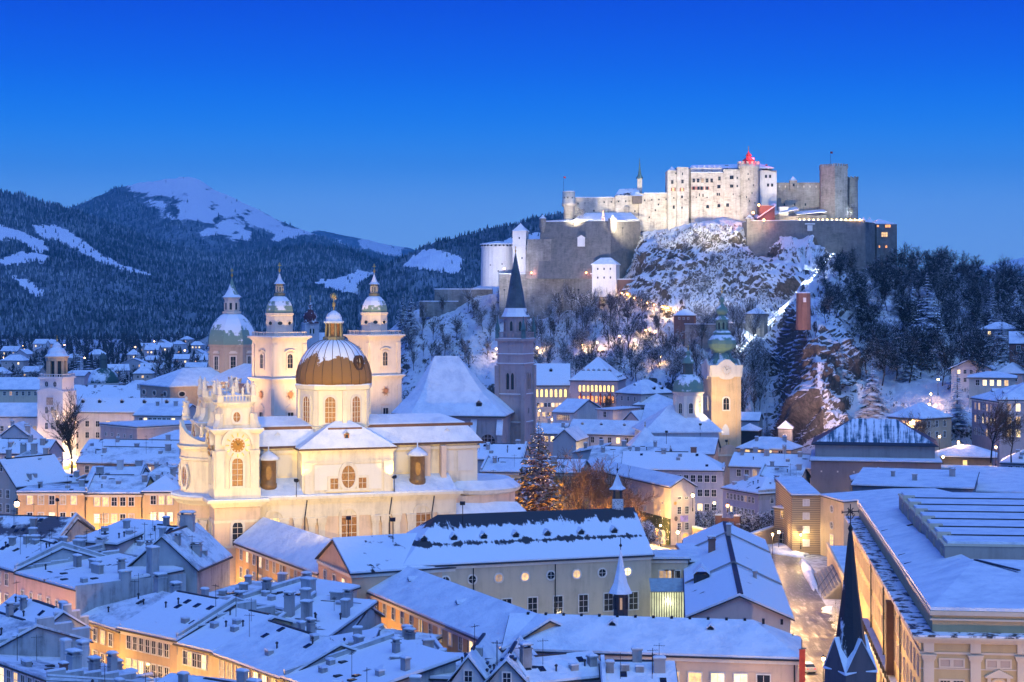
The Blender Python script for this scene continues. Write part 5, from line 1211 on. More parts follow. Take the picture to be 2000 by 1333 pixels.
    b = MB(); p = U(1582, 437, Y-4); p -= o; b.box(p.x-2.4, p.y-.2, p.z-.5, p.x+2.4, p.y+.6, p.z+.2); b.box(p.x-1.2, p.y-.1, p.z-3.6, p.x+1.2, p.y+.6, p.z-.8); b.box(p.x-.8, p.y-.35, p.z-3.2, p.x+.8, p.y+.6, p.z-1.4); b.part('coat_of_arms', fort_p, t)
    for px in (1688, 1700): pyr(t, px, 434, 424, Y-6, 1.8)
    t = thing('bastion_house', 'dark fortress block with orange lit arched windows at the end of the bastion', 'building', (XW(1732, 880), 880, ZW(520, 880)), 0, FG)
    block(t, 1712, 1752, 438, 560, 878, 16, fort_d, ys=4); o = t.location
    v = [(XW(1708, 878)-o.x, -2.6, ZW(438, 878)-o.z), (XW(1754, 878)-o.x, 2, ZW(438, 878)-o.z), (XW(1754, 878)-o.x, 16, ZW(438, 878)-o.z), (XW(1708, 878)-o.x, 14, ZW(438, 878)-o.z), (XW(1722, 878)-o.x, 6, ZW(428, 878)-o.z)]
    b = MB(); b.slab(v, [[0, 1, 4], [1, 2, 4], [2, 3, 4], [3, 0, 4]], 0, .35); r = b.part('roof', snow, t); fixn(r.data)
    fwin(t, 1725, 458.5, 879, 4.2, 2.2, 'rect', LIT[1], bars=(3, 1)); fwin(t, 1734, 442, 879.5, 2.6, 1.3, 'rect', lit_o, bars=(2, 0)); fwin(t, 1714.5, 442, 878, 1.0, .9, 'rect', lit_o)
    for px in (1717, 1731): fwin(t, px, 482, 878.5, .9, 1.1, 'arch', lit_o)
    # ---- left bastion
    Y = 880; t = thing('fortress_bastion', 'big sloping brown-grey bastion with two corner turrets left of the palace', 'bastion', (XW(1150, Y), Y, ZW(545, Y)), 0, FG); o = t.location
    def quad(pts, m, name):
        b = MB(); V = [U(px, py, yy)-o for px, py, yy in pts]; V += [v+Vector((0, 9, 0)) for v in V]
        b.add(V, [(0, 1, 2, 3), (7, 6, 5, 4), (1, 0, 4, 5), (2, 1, 5, 6), (3, 2, 6, 7), (0, 3, 7, 4)]); r = b.part(name, m, t); fixn(r.data); return r
    quad([(1050, 545, 886), (1190, 545, 872), (1195, 433, 878), (1057, 434, 892)], fort_d, 'wall'); quad([(1190, 545, 872), (1256, 545, 893), (1250, 433, 898), (1195, 433, 878)], fort_d, 'wall')
    quad([(1026, 545, 890), (1075, 545, 885), (1077, 467, 886), (1030, 468, 891)], fort_g, 'lower_wall')
    b = MB(); z = ZW(433, 885)-o.z; b.slab([(XW(1057, 890)-o.x, 12, z), (XW(1195, 878)-o.x, -2, z), (XW(1250, 898)-o.x, 18, z), (XW(1120, 905)-o.x, 26, z+1.5)], [[0, 1, 2, 3]], 0, .5); r = b.part('snow', snow, t); fixn(r.data)
    for px, yy, wd in ((1060, 891, 1.6), (1196, 877, 2.0)):
        p = U(px, 436, yy)-o; b = MB(); b.lathe([(wd*.55, p.z-5), (wd, p.z-2), (wd, p.z+2.2)], 6, (p.x, p.y)); tu = b.part('turret', fort_g, t)
        b = MB(); b.lathe([(wd+.3, p.z+2.2), (wd*.5, p.z+3.2), (.1, p.z+4)], 6, (p.x, p.y)); b.part('turret_roof', snow, t)
    p = U(1135, 470, 879)-o; b = MB(); b.box(p.x-1.8, p.y-1.6, p.z-3, p.x+1.8, p.y+1, p.z+1.2); b.add([(p.x-2.2, p.y-1.7, p.z+1.2), (p.x+2.2, p.y-1.7, p.z+1.2), (p.x, p.y-1.7, p.z+2.6), (p.x-2.2, p.y+1, p.z+1.2), (p.x+2.2, p.y+1, p.z+1.2), (p.x, p.y+1, p.z+2.6)], [(0, 1, 2), (0, 3, 4, 1), (1, 4, 5, 2), (2, 5, 3, 0)]); b.part('coat_of_arms', fort_p, t)
    block(t, 1122, 1250, 421, 434, 906, 3, fort_g, 'upper_terrace_wall'); 
    v = [(XW(1120, 890)-o.x, 10, ZW(431, 890)-o.z), (XW(1248, 890)-o.x, 10, ZW(431, 890)-o.z), (XW(1235, 890)-o.x, 24, ZW(416, 900)-o.z), (XW(1140, 890)-o.x, 24, ZW(417, 900)-o.z)]
    b = MB(); b.slab(v, [[0, 1, 2, 3]], 0, .4); r = b.part('terrace_snow', snow, t); fixn(r.data)
    p = U(1224, 411, 905)-o; b = MB(); b.cbox(p.x, p.y, p.z-4, 2.6, 2.6, 6); b.part('gatehouse', fort_g, t); pyr(t, 1224, 408, 400, 904, 1.7)
    # ---- lower works
    t = thing('fortress_drum_tower', 'broad white battlemented drum tower below the left bastion', 'castle', (XW(972, 905), 908, ZW(560, 905)), 0, FG)
    zt = ZW(485, 905)-t.location.z; b = MB(); b.lathe([(8.7, 0), (8.3, zt), (8.6, zt+.1), (8.6, zt+1.2)], 24); b.part('wall', fort_p, t, False)
    merlons(t, [(8.4*math.cos(2*math.pi*i/26), 8.4*math.sin(2*math.pi*i/26), 2*math.pi*i/26+R(90)) for i in range(26)], zt+.9, plain('dark_timber', (.05, .045, .04), .8), .9, .8, .5)
    b = MB(); b.lathe([(9.1, zt+1.7), (9.0, zt+2.2), (1, zt+3.6)], 24); b.part('roof', snow, t)
    for a, z in ((-115, zt-9), (-75, zt-8.5), (-118, zt-16), (-88, zt-12)): window(t, (8.55*math.cos(R(a)), 8.55*math.sin(R(a)), z), R(a)+R(90), .7, .7, 'round', fort_p, glass, .15, (0, 0), .15)
    t = thing('fortress_gate_tower', 'slim white square tower with pointed snow roof behind the drum tower', 'castle', (XW(1017, 895), 897, ZW(560, 895)), R(-12), FG); zt = ZW(452, 897)-t.location.z
    b = MB(); b.box(-3.4, -3.4, 0, 3.4, 3.4, zt); b.box(-3.8, -3.8, zt-8, 3.8, -3.0, zt-7.2); b.part('wall', fort_p, t)
    b = MB(); b.lathe([(5.4, zt), (2.4, zt+2), (.05, zt+4)], 4, rot=R(45)); b.part('roof', snow, t)
    for x, z in ((0, zt-4), (1.4, zt-14), (-1, zt-20)): window(t, (x, -3.42, z), 0, .6, 1, 'rect', fort_p, glass, .1, (0, 0), .1)
    t = thing('fortress_outer_wall', 'long dark lower fortress wall with a snow top and red lamps', 'wall', (XW(1070, 890), 890, ZW(600, 890)), 0, FG); o = t.location
    for a_, b_, ya, yb in ((975, 1100, 893, 888), (1100, 1172, 888, 872)):
        p0, p1 = U(a_, 536, ya)-o, U(b_, 536, yb)-o
        b = MB(); V = [p0, p1, p1+Vector((0, 2, 0)), p0+Vector((0, 2, 0))]; b.loft([[(v.x, v.y, -6) for v in V], [tuple(v) for v in V]]); b.part('wall', fort_g, t)
        b = MB(); b.loft([[(v.x, v.y, v.z+.01) for v in V], [(v.x, v.y, v.z+.5) for v in V]]); b.part('snow', snow, t)
    t = thing('white_gatehouse', 'white square gatehouse with hipped snow roof below the bastion', 'house', (XW(1185, 868), 868, ZW(580, 868)), R(-14), FG); zt = ZW(518, 866)-t.location.z
    b = MB(); b.box(-6.4, -4, 0, 5.4, 5, zt); b.part('wall', fort_p, t)
    b = MB(); b.slab([(-6.9, -4.5, zt), (5.9, -4.5, zt), (5.9, 5.5, zt), (-6.9, 5.5, zt), (-3, .5, zt+3.2), (2, .5, zt+3.2)], [[0, 1, 5, 4], [1, 2, 5], [2, 3, 4, 5], [3, 0, 4]], 0, .4); r = b.part('roof', snow, t); fixn(r.data)
    for x in (-3.6, -.5, 2.6):
        for z in (zt-2.4, zt-6.6): window(t, (x, -4.02, z), 0, .7, 1, 'rect', fort_p, glass, .12, (0, 0), .12)
    t = thing('hillside_wall', 'short brown retaining wall right of the white gatehouse', 'wall', (XW(1228, 868), 866, ZW(575, 866)), R(4), FG)
    b = MB(); b.box(-6.2, 0, 0, 6.2, 1.5, 7); b.part('wall', brickm, t); b = MB(); b.box(-6.3, -.1, 7.01, 6.3, 1.6, 7.5); b.part('snow', snow, t)
    for px, py, wd, hh, lab in ((857, 590, 20, 4, 'low ruined rampart on the left shoulder of the castle hill'), (905, 566, 30, 6, 'stepped rampart with snow top below the drum tower')):
        Yq = 925; t = thing('rampart_wall', lab, 'wall', (XW(px, Yq), Yq, ZW(py, Yq)-hh-4), R(-5), FG)
        b = MB(); b.box(-wd/2, 0, 0, wd/2, 3, hh+4); b.part('wall', fort_g, t); b = MB(); b.box(-wd/2-.1, -.1, hh+4.01, wd/2+.1, 3.1, hh+4.6); b.part('snow', snow, t)
    # ---- bastion on the near cliff and the small houses on the saddle
    t = thing('brick_watchtower', 'brown stone watch bastion on top of the pink-lit cliff', 'tower', (XW(1571, 634), 636, ZW(645, 634)), 0)
    zt = ZW(573, 634)-t.location.z; b = MB(); b.lathe([(2.7, 0), (2.5, zt)], 10); b.part('wall', brickm, t); b = MB(); b.lathe([(2.55, zt), (2.4, zt+.35), (.2, zt+.5)], 10); b.part('snow', snow, t)
    b = MB(); b.box(-.5, -2.75, zt-3.2, .5, -2.4, zt-1.6); b.part('plaque', fort_p, t)
fort()
# ================================================================== the town
def E(px, py, h): v = G(px, py, h); return (v.x, v.y)
def rows(h, n, k=3, first=2.5, step=3.3, f='f', w=1.1, hh=1.8, style='rect', lit=.15, **kw):
    return [dict(f=f, z=h-first-step*i, n=n, w=w, h=hh, style=style, lit=lit, **kw) for i in range(k)]
def H(name, label, xa, py, Ya, xb, Yb, D, roof, rise, wall, n=0, k=2, side=0, cat='house', **kw):
    if Ya < 520: kw.setdefault('clutter', 5 if name == 'town_house' else 0)
    h = ZW(py, Ya); wins = list(kw.pop('wins', ()))
    ws = kw.pop('ws', {})
    if n: wins += rows(h, n, k, **ws)
    if side: wins += rows(h, abs(side), k, f='r' if side > 0 else 'l', **ws)
    return bld(name, label, cat, (XW(xa, Ya), Ya), (XW(xb, Yb), Yb), D, h, roof, rise, wall, wins=wins, **kw)
def hx(*c): return tuple(v/255 for v in c)
pink = wallm((.62, .42, .34)); orange = wallm((.66, .42, .20)); ochre = wallm((.55, .38, .16), name='ochre_plaster'); beige = wallm((.58, .50, .36))
lilac = wallm((.50, .44, .46)); grey = wallm((.42, .42, .44)); pale = wallm((.66, .63, .60)); yellow = wallm((.70, .56, .32)); rosew = wallm((.60, .46, .44)); bluew = wallm((.36, .42, .46))
blank = wallm((.40, .42, .42), name='weathered_render', var=.4)

# ---- university buildings in the foreground
t = bld('university_wing', 'long orange-lit wing with a plain pinkish snow roof below the church wall', 'building', (-51, 330.6), (-31.8, 294), 11, 14, 'gable', 4.2, orange,
        wins=rows(14, 11, 2, lit=.45, w=1.0), pipes=(.3, .62, .93), cornice=trim)
t = bld('pedimented_house', 'peach house with triangular pediment facing the lane under a patchy snow roof', 'building', (-31.8, 294), (-24.9, 278.2), 24, 16.6, 'cross', 4.2, wallm((.68, .46, .30)),
        wins=rows(16.6, 3, 4, 3.2, 3.4, lit=.3, w=1.2), snowm=patchy, cornice=trim)
t = bld('university_wing', 'orange-lit university wing with a broad smooth snow roof bending along the lane', 'building', (-25.4, 286), (-1, 234), 13, 13.5, 'gable', 3.4, orange,
        wins=rows(13.5, 15, 3, lit=.45, w=1.1), pipes=(.2, .5, .8), cornice=trim, dorm=((.25, .3, 'f', dict(w=.7, h=.5, d=.8)), (.6, .25, 'f', dict(w=.7, h=.5, d=.8))))
uni = bld('university_wing', 'long university wing with six bright windows and a small spired ridge turret', 'building', (-1, 234), (36.5, 228), 13, 13.5, 'hipr', 3.4, wallm((.66, .50, .36)),
        wins=[dict(z=9.0, n=11, w=1.6, h=2.4, lit=.85, m0=3), dict(z=4.6, n=11, w=1.5, h=2.3, lit=.4, m0=3)], pipes=(.32, .985), cornice=trim, seed=5,
        dorm=((.36, .35, 'f', dict(w=.8, h=.5, d=.8)), (.7, .33, 'f', dict(w=.8, h=.5, d=.8))))
for i in range(15):
    b = MB(); b.box(2+i*2.4, 6.2, 16.75, 2.35+i*2.4, 6.8, 17.4); b.part('snow_hook', iron, uni)
def ridge_turret(label, loc, w_, z1, z2, clockf=False, n=8):
    t = thing('ridge_turret', label, 'turret', loc)
    dk = plain('dark_shingle', (.05, .045, .05), .6)
    b = MB(); b.lathe([(w_*.62, -2.2), (w_*.62, .4), (w_*.52, .6), (w_*.5, z1*.5)], n, rot=R(22.5)); b.part('base', dk, t)
    if clockf:
        for i in range(4):
            a = R(45)+i*R(90); b = MB(); b.cbox(w_*.44*math.cos(a), w_*.44*math.sin(a), z1*.5, w_*.2, w_*.2, z1*.5); b.part('post', dk, t)
        b = MB(); b.cbox(0, 0, z1*.5, w_*.4, w_*.4, z1*.4); b.part('bell', plain('bell_bronze', (.3, .18, .08), .4, .6), t)
        b = MB(); b.cbox(0, -w_*.52, z1*.06, w_*.98, .12, w_*.98); b.part('clock_panel', white, t)
        clock(t, 0, -w_*.62, z1*.06+w_*.49, 0, w_*.44, white, iron, iron)
    else:
        b = MB(); b.lathe([(w_*.5, z1*.5), (w_*.5, z1)], n, rot=R(22.5)); b.part('belfry', dk, t)
        for i in range(n):
            a = 2*math.pi*i/n+R(-90); ap = w_*.5*math.cos(math.pi/n); window(t, (ap*math.cos(a), ap*math.sin(a), z1*.52), a+R(90), w_*.16, z1*.36, 'rect', dk, LIT[2] if i == 0 else glass, .06, (0, 0), .08)
    b = MB(); b.lathe([(w_*.82, z1), (w_*.78, z1+.2), (w_*.5, z1+(z2-z1)*.22), (w_*.28, z1+(z2-z1)*.55), (.04, z2)], n, rot=R(22.5)); b.part('spire', snow, t)
    b = MB(); b.tube((0, 0, z2-.3), (0, 0, z2+1.6), .05); b.lathe([(.05, z2+.3), (.22, z2+.55), (.05, z2+.8)], 8); b.part('finial', iron, t); return t
ridge_turret('small dark octagonal turret with white conical spire on the university ridge', (XW(1214, 238), 240, 15.6), 2.0, 4.4, 10.2)
aula = bld('great_hall', 'big beige hall with round windows under a hipped roof of dark-streaked snow', 'hall', E(790, 1108, 17), E(1272, 1085, 17), 17, 17, 'hipl', 6.6, beige,
        wins=[dict(z=13.9, n=8, w=1.25, h=1.25, style='round', lit=.25, m0=4.5, m1=2, bw=.2), dict(z=8.3, n=8, w=1.5, h=2.8, lit=.1, m0=6, m1=1, bars=(1, 2))], snowm=False, pipes=(.27, .6), cornice=trim, seed=9,
        dorm=[(x, .22, 'f', dict(w=1.0, h=.8, d=1.0)) for x in (.1, .22, .34, .47, .6, .74, .88)])
def mat_streak():     # snow that has slid off along the ridge and above the dormers
    m, nt, b = nodemat('slid_snow_on_slate'); p = objco(nt); sp = nt.nodes.new('ShaderNodeSeparateXYZ'); nt.links.new(p, sp.inputs[0])
    n = nz(nt, 1, 5, .65, scaled(nt, p, (1.1, .12, .12))); n2 = nz(nt, .35, 5, .65, p)
    top = mth(nt, 'SUBTRACT', rmp(nt, sp.outputs['Z'], [(0, (0, 0, 0)), (1, (1, 1, 1))]), 0)
    mr = nt.nodes.new('ShaderNodeMapRange'); nt.links.new(sp.outputs['Z'], mr.inputs[0]); mr.inputs[1].default_value = 21.0; mr.inputs[2].default_value = 24.2
    band = nt.nodes.new('ShaderNodeMapRange'); nt.links.new(mth(nt, 'ABSOLUTE', mth(nt, 'SUBTRACT', sp.outputs['Z'], 19.9)), band.inputs[0]); band.inputs[1].default_value = .9; band.inputs[2].default_value = .0
    e = mth(nt, 'ADD', mth(nt, 'MULTIPLY', mr.outputs[0], .42), mth(nt, 'MULTIPLY', band.outputs[0], .25))
    s = mth(nt, 'ADD', e, mth(nt, 'ADD', mth(nt, 'MULTIPLY', n.outputs[0], .42), mth(nt, 'MULTIPLY', n2.outputs[0], .5)))
    f = rmp(nt, s, [(.62, SNOWC), (.66, (.03, .033, .04))])
    nt.links.new(f, b.inputs['Base Color']); b.inputs['Roughness'].default_value = .7; bump(nt, b, n2.outputs[0], .5, .3); return m
v, f = roofgeo('hipl', (Vector(E(1272, 1085, 17))-Vector(E(790, 1108, 17))).length, 17, 17, 6.6, .45)
b = MB(); b.slab(v, f, .065, .4, .14); so = b.part('snow', mat_streak(), [c for c in aula.children if c.name.startswith('roof')][0]); fixn(so.data)
ridge_turret('dark wooden clock turret with white pointed roof on the great hall ridge', (XW(1206, 303), 303, 23.4), 1.9, 3.6, 6.4, True, 4)
H('university_link', 'beige link building with two lit windows right of the great hall', 1272, 1092, 298, 1344, 298, 8, 'flat', 0, beige, wins=[dict(z=11.6, n=3, w=1.4, h=2.4, lit=.8)], cornice=trim)
def conservatory():
    Y = 288; x0, x1 = XW(1273, Y), XW(1341, Y); L_ = x1-x0
    t = thing('glass_conservatory', 'lit glass conservatory with slim dark frames below the link building', 'conservatory', (x0, Y, 0)); z0, z1 = 3, ZW(1156, Y)
    b = MB(); b.box(0, 2.2, 0, L_, 2.4, z1); b.part('back_wall', emit('greenish_glowing_wall', (.85, .9, .55), .75, .4, nscale=.5), t)  # back wall glows by itself, standing in for the room lighting
    b = MB(); b.box(-.1, -.1, 0, L_+.1, 2.4, z0); b.part('base', concrete, t)
    n = 14
    for i in range(n+1): b = MB(); b.box(L_*i/n-.06, -.08, z0, L_*i/n+.06, .08, z1); b.part('mullion', iron, t)
    for zz in (z0, z0+(z1-z0)*.45, z1-.1): b = MB(); b.box(-.1, -.09, zz, L_+.1, .07, zz+.12); b.part('rail', iron, t)
    b = MB(); b.slab([(-.2, -.4, z1), (L_+.2, -.4, z1), (L_+.2, 3.4, z1+1.5), (-.2, 3.4, z1+1.5)], [[0, 1, 2, 3]], 0, .12); r = b.part('glass_roof', plain('frosted_glass_roof', (.35, .42, .40), .3), t); fixn(r.data)
    light(t, 'POINT', (L_*.5, 1.2, z1-2), 500, (.9, .95, .6), rad=.4)
conservatory()
gw = bld('gabled_wing', 'long gabled wing beside the street, dark bare strip along its snowy ridge', 'building', (25.1, 254.8), (39.4, 253.5), 80, 14, 'cross', 3.3, wallm((.50, .47, .44)),
         snowm=patchy2, wins=rows(14, 18, 3, f='r', lit=.3, w=1.1), chim=((.3, .62, (1.2, 1.0, 2.4), brickm), (.52, .75, (.8, .8, 2.4)), (.72, .28, (.6, .6, 1.4))), ov=.6)
b = MB(); b.box(6.9, -.3, 17.5, 7.7, 80, 17.72); b.part('ridge_cap', slate, gw)
for y in (27, 62): b = MB(); b.slab([(-.4, y, 14.4), (7.2, y, 17.9), (7.2, y+.5, 17.9), (-.4, y+.5, 14.4)], [[0, 1, 2, 3]], 0, .25); b.slab([(7.2, y, 17.9), (14.8, y, 14.4), (14.8, y+.5, 14.4), (7.2, y+.5, 17.9)], [[0, 1, 2, 3]], 0, .25); b.part('parapet', concrete, gw)
dormer(gw, 2.2, 24, 15.2, 2.4, 1.2, 3, wm=slate)
H('low_annex', 'low flat snow-roofed annex between great hall and gabled wing', 1345, 1098, 300, 1378, 300, 20, 'flat', 0, concrete)

# ---- old-town houses of the near blocks (rows between the lanes)
CH = lambda *p: [(x, y, (.9+.5*((i*37) % 3)/2, .7, 1.5+.7*((i*53) % 4)/3)) for i, (x, y) in enumerate(p)]
bld('town_house', 'grey-brown corner house with two lit windows at the head of the pink lane', 'house', (-87, 292), (-78, 281), 16, 16.5, 'gable', 3, wallm((.48, .37, .31)), wins=rows(16.5, 4, 3, lit=.3), chim=CH((.3, .4), (.8, .6)), clutter=9)
t = bld('town_house', 'pink house with shuttered windows and a bare blue-grey firewall', 'house', (-78, 281), (-64.5, 265), 18, 16.2, 'shed', 1.2, wallm((.64, .44, .36), name='pink_plaster'), ov=.15, clutter=6,
        wins=[dict(z=12.9, n=6, w=.8, h=1.0, lit=.3), dict(z=9.4, n=6, w=1.0, h=2.2, lit=.25), dict(z=5.6, n=6, w=1.0, h=2.2, lit=.3)], chim=[(.25, .45, (1.3, .8, 2.0)), (.45, .5, (2.6, .8, 1.6)), (.62, .42, (2.6, .8, 1.6)), (.78, .55, (1.0, .8, 2.0)), (.98, .72, (1.7, 1.3, 4.2), blank), (.995, .45, (.9, 1.6, 1.4), blank)])
b = MB(); b.box(21.0, -.1, -3, 21.25, 18.3, 16.9); b.part('firewall', blank, t)
bld('town_house', 'low ochre-lit house with a hipped snow roof and two thick round chimneys', 'house', (-65.5, 267), (-55.8, 255), 20, 12, 'hipl', 3.6, wallm((.50, .36, .20)), wins=rows(12, 5, 2, lit=.15), chim=[(.55, .5, (1.4, 1.4, 2.6), blank), (.75, .55, (1.2, 1.2, 3.0), blank), (.9, .35, (.9, .9, 1.4))], clutter=9)
bld('town_house', 'tan house with a stepped cornice above the bright lane', 'house', (-55.8, 255), (-46, 246), 20, 12.4, 'gable', 3.8, wallm((.58, .42, .26)), wins=rows(12.4, 7, 2, lit=.3, w=.9), cornice=trim, chim=CH((.3, .6), (.7, .7)), clutter=9)
terr = bld('town_house', 'yellow-lit house carrying a planted roof terrace', 'house', (-46, 246), (-40, 240), 20, 12, 'gable', 3.4, yellow, wins=rows(12, 5, 2, lit=.4, w=.9), chim=CH((.5, .8)), clutter=9)
bld('town_house', 'tall-windowed yellow house at the foot of the bright lane', 'house', (-40, 240), (-28.5, 224), 16, 11.8, 'gable', 3.4, wallm((.70, .52, .30)), wins=rows(11.8, 7, 2, lit=.75, w=1.2, hh=2.2), chim=CH((.2, .7), (.55, .55), (.9, .75)), clutter=9)
bld('town_house', 'house with corrugated firewall ending the yellow row', 'house', (-28.5, 224), (-20, 212), 16, 12, 'shed', 3, blank, wins=rows(12, 5, 2, lit=.3), chim=CH((.4, .8), (.9, .6)), clutter=9)
# second row behind, up to the university lane
def row2(label, xa, py, h, xb, pyb, D, roof, rise, wall=blank, **kw):
    return bld('town_house', label, 'house', E(xa, py, h), E(xb, pyb, h), D, h, roof, rise, wall, clutter=9, **kw)
row2('steep gabled house with a bare blue end wall in front of the church', 250, 1112, 17, 385, 1116, 15, 'cross', 5.2, chim=[(.2, .2, (.8, .8, 1.6)), (.5, .72, (2.2, 1.1, 2.0), blank), (.85, .3, (1.4, .9, 1.8)), (.66, .12, (.8, .8, 1.5))])
row2('house with lilac rear wall and low snow roof beside the steep gabled house', 150, 1058, 19, 228, 1064, 13, 'shed', 2, rosew, chim=CH((.5, .6)))
row2('gabled house with pinkish side wall behind the lilac wall', 224, 1082, 17, 300, 1092, 14, 'gable', 4, rosew, chim=[(.5, .5, (.8, .8, 1.6)), (.9, .2, (.8, .8, 3.0), blank)])
row2('flat terraced house with a small round window in a pink gable', 385, 1170, 14, 470, 1176, 16, 'flat', 0, pink, wins=[dict(z=11.4, n=1, w=.9, h=.9, style='round', lit=0)], chim=CH((.2, .8), (.7, .3), (.9, .9)))
row2('house with stepped snowy party walls next to the university lane', 470, 1176, 14, 560, 1192, 14, 'shed', 1.6, chim=[(.1, .3, (1.1, .9, 2.0)), (.5, .6, (1.0, 1.0, 2.4)), (.85, .4, (2.0, 1.2, 3.0), blank)])
row2('long house with tall square chimneys and a snow-topped parapet', 560, 1216, 13, 690, 1226, 9, 'gable', 2.2, chim=[(.15, .3, (1.2, 1.0, 3.0)), (.5, .6, (1.8, 1.0, 2.0)), (.8, .3, (1.0, 1.0, 3.0))])
row2('low house with a white panelled attic wall along the lane', 690, 1262, 10.6, 800, 1276, 7, 'shed', 1, pale, chim=CH((.2, .4), (.6, .7), (.85, .3)))
row2('house with a plank-clad attic and three chimneys', 520, 1236, 13, 640, 1246, 14, 'shed', 2.6, chim=[(.05, .4, (1.2, 1.0, 3.2)), (.5, .2, (1.3, 1.0, 3.6)), (.9, .5, (1.0, .9, 2.6))])
row2('flat house with vent pipe and hatch beside the corrugated firewall', 590, 1296, 12.5, 720, 1296, 14, 'shedx', 1.6, concrete, chim=CH((.3, .4), (.75, .6)))
row2('long low house behind a streaked concrete parapet', 700, 1300, 11, 870, 1290, 8, 'shed', 1, concrete, chim=CH((.1, .3), (.5, .5), (.85, .3)))
row2('flat-roofed house with a dark doorway on its terrace', 740, 1322, 13, 880, 1326, 14, 'flat', 0, pale, wins=[dict(z=10, n=3, w=1, h=2, lit=0)], chim=[(.15, .3, (1.3, 1.0, 1.6)), (.7, .7, (.8, .8, 1.4))])
row2('narrow house with a pointed white gable facing the viewer', 880, 1334, 13, 950, 1336, 14, 'cross', 3.2, pale, wins=[dict(z=13.2, n=1, w=.9, h=1.3, lit=0)])
row2('twin-gabled house beside the narrow white gable', 950, 1338, 13, 1030, 1340, 14, 'cross', 3.0, blank, wins=[dict(z=13.2, n=1, w=.9, h=1.3, lit=0)], chim=CH((.9, .4)))
row2('house with a ribbed tin wall and hooded chimney below the university', 1030, 1338, 13, 1185, 1322, 9, 'gable', 2.0, blank, chim=[(.1, .3, (1.2, 1.0, 2.6)), (.9, .2, (1.0, .9, 1.4))])
row2('low roofs with small skylights at the lower edge of the university wall', 1180, 1352, 12, 1320, 1352, 10, 'gable', 2.4, blank, chim=CH((.1, .3), (.5, .5), (.8, .3)))
# nearest row at the lower left
bld('town_house', 'lilac house at the near lane with square chimneys and a satellite dish', 'house', (-67, 226), (-55, 212), 14, 14.4, 'shed', -2.6, lilac, wins=rows(14.6, 8, 2, lit=.1), chim=[(.2, .7, (1.2, .9, 3.0), pale), (.42, .72, (1.4, .9, 3.0), pale), (.62, .5, (1.7, 1.3, 2.2), blank), (.7, .82, (1.0, .9, 2.4)), (.84, .55, (1.3, 1.0, 2.0)), (.85, .25, (.9, .7, 1.6), brickm)], clutter=9)
bld('town_house', 'brown house end at the far lower left with a dark roof', 'house', (-77, 237.5), (-67, 226), 15, 14.2, 'gable', 3, wallm((.36, .24, .20)), wins=rows(14.2, 5, 2, lit=.1), chim=CH((.5, .5)), clutter=9)
bld('town_house', 'low gabled house with bare slate patch beside the pink lane', 'house', (-74, 254), (-64, 241), 7.5, 14.0, 'gable', 2.8, blank, snowm=patchy2, wins=rows(14, 4, 2), chim=CH((.4, .3), (.8, .7)), clutter=9)
bld('town_house', 'flat-topped house with antenna mast at the near lane', 'house', (-55, 212), (-45, 200), 14, 14, 'shed', -2.8, rosew, wins=rows(14, 6, 2, lit=.2), chim=CH((.3, .5), (.7, .8), (.9, .3)), clutter=9)
bld('town_house', 'house with dormered snow roof along the near side of the bright lane', 'house', (-60, 239), (-44, 220), 5.5, 9.2, 'shed', .6, blank, dorm=((.45, .45, 'f', dict(gable=False, w=1.6)), (.75, .4, 'f', dict(gable=False, w=1.6))), chim=CH((.3, .8), (.9, .5)), clutter=9)
bld('town_house', 'house at the bottom edge with tangled aerials and a small roof ladder', 'house', (-45, 200), (-30, 190), 20, 13, 'gable', 2.6, concrete, chim=CH((.2, .4), (.5, .6), (.8, .4)), clutter=9)
bld('town_house', 'broad low roof at the bottom edge crossed by a tin wall', 'house', (-27, 200), (-6, 197), 14, 12.2, 'gable', 2.4, concrete, chim=CH((.3, .4), (.7, .6)), clutter=9)
# left blocks beyond
row2('house with dark tiled roof and a glaring lamp at its ridge', -60, 1056, 14, 112, 1062, 15, 'gable', 3.6, lilac, snowm=mat_snowpatch('thin_snow_on_tiles', (.10, .09, .11), .52, .05, (.2, .2, .2)), chim=[(.6, .3, (1, .9, 1.6))])
row2('cluster house with many small chimneys and a flat snowy top', -30, 1092, 17, 60, 1098, 12, 'gable', 2.6, blank, chim=CH((.3, .3), (.55, .5), (.8, .3)))
row2('low house with boxy white chimneys behind the pink house', 60, 1080, 18, 152, 1086, 12, 'flat', 0, blank, chim=[(.2, .4, (1.6, 1.2, 1.4)), (.5, .6, (1.4, 1.0, 1.8)), (.75, .3, (1.6, 1.2, 1.8), blank), (.95, .6, (1.4, 1.4, 1.6), pale)])
def lit_row(label, xa, xb, py, Y, n, col, k, seed, **kw):
    return H('town_house', label, xa, py, Y, xb, Y, 15, kw.pop('roof', 'gable'), 3.2, col, n, k, ws=dict(lit=.5, w=1.15, hh=1.9, first=2.7, step=3.8, **kw.pop('w', {})), seed=seed, cornice=trim, pipes=(.99,), **kw)
lit_row('orange house with flat parapet and five window axes in the lamplit row', 35, 168, 962, 405, 5, wallm((.72, .46, .22), name='orange_plaster'), 3, 21, roof='flat', chim=CH((.2, .5), (.8, .6)))
lit_row('saffron house with gabled snow roof in the middle of the lamplit row', 168.4, 278, 965, 405, 5, wallm((.72, .48, .20), name='saffron_plaster'), 3, 22, chim=CH((.9, .7), (.97, .3)))
lit_row('narrow amber house next to the church in the lamplit row', 278.4, 353, 962, 405, 3, wallm((.70, .50, .24), name='amber_plaster'), 3, 23, roof='hip', chim=CH((.3, .3), (.6, .6), (.9, .4)))
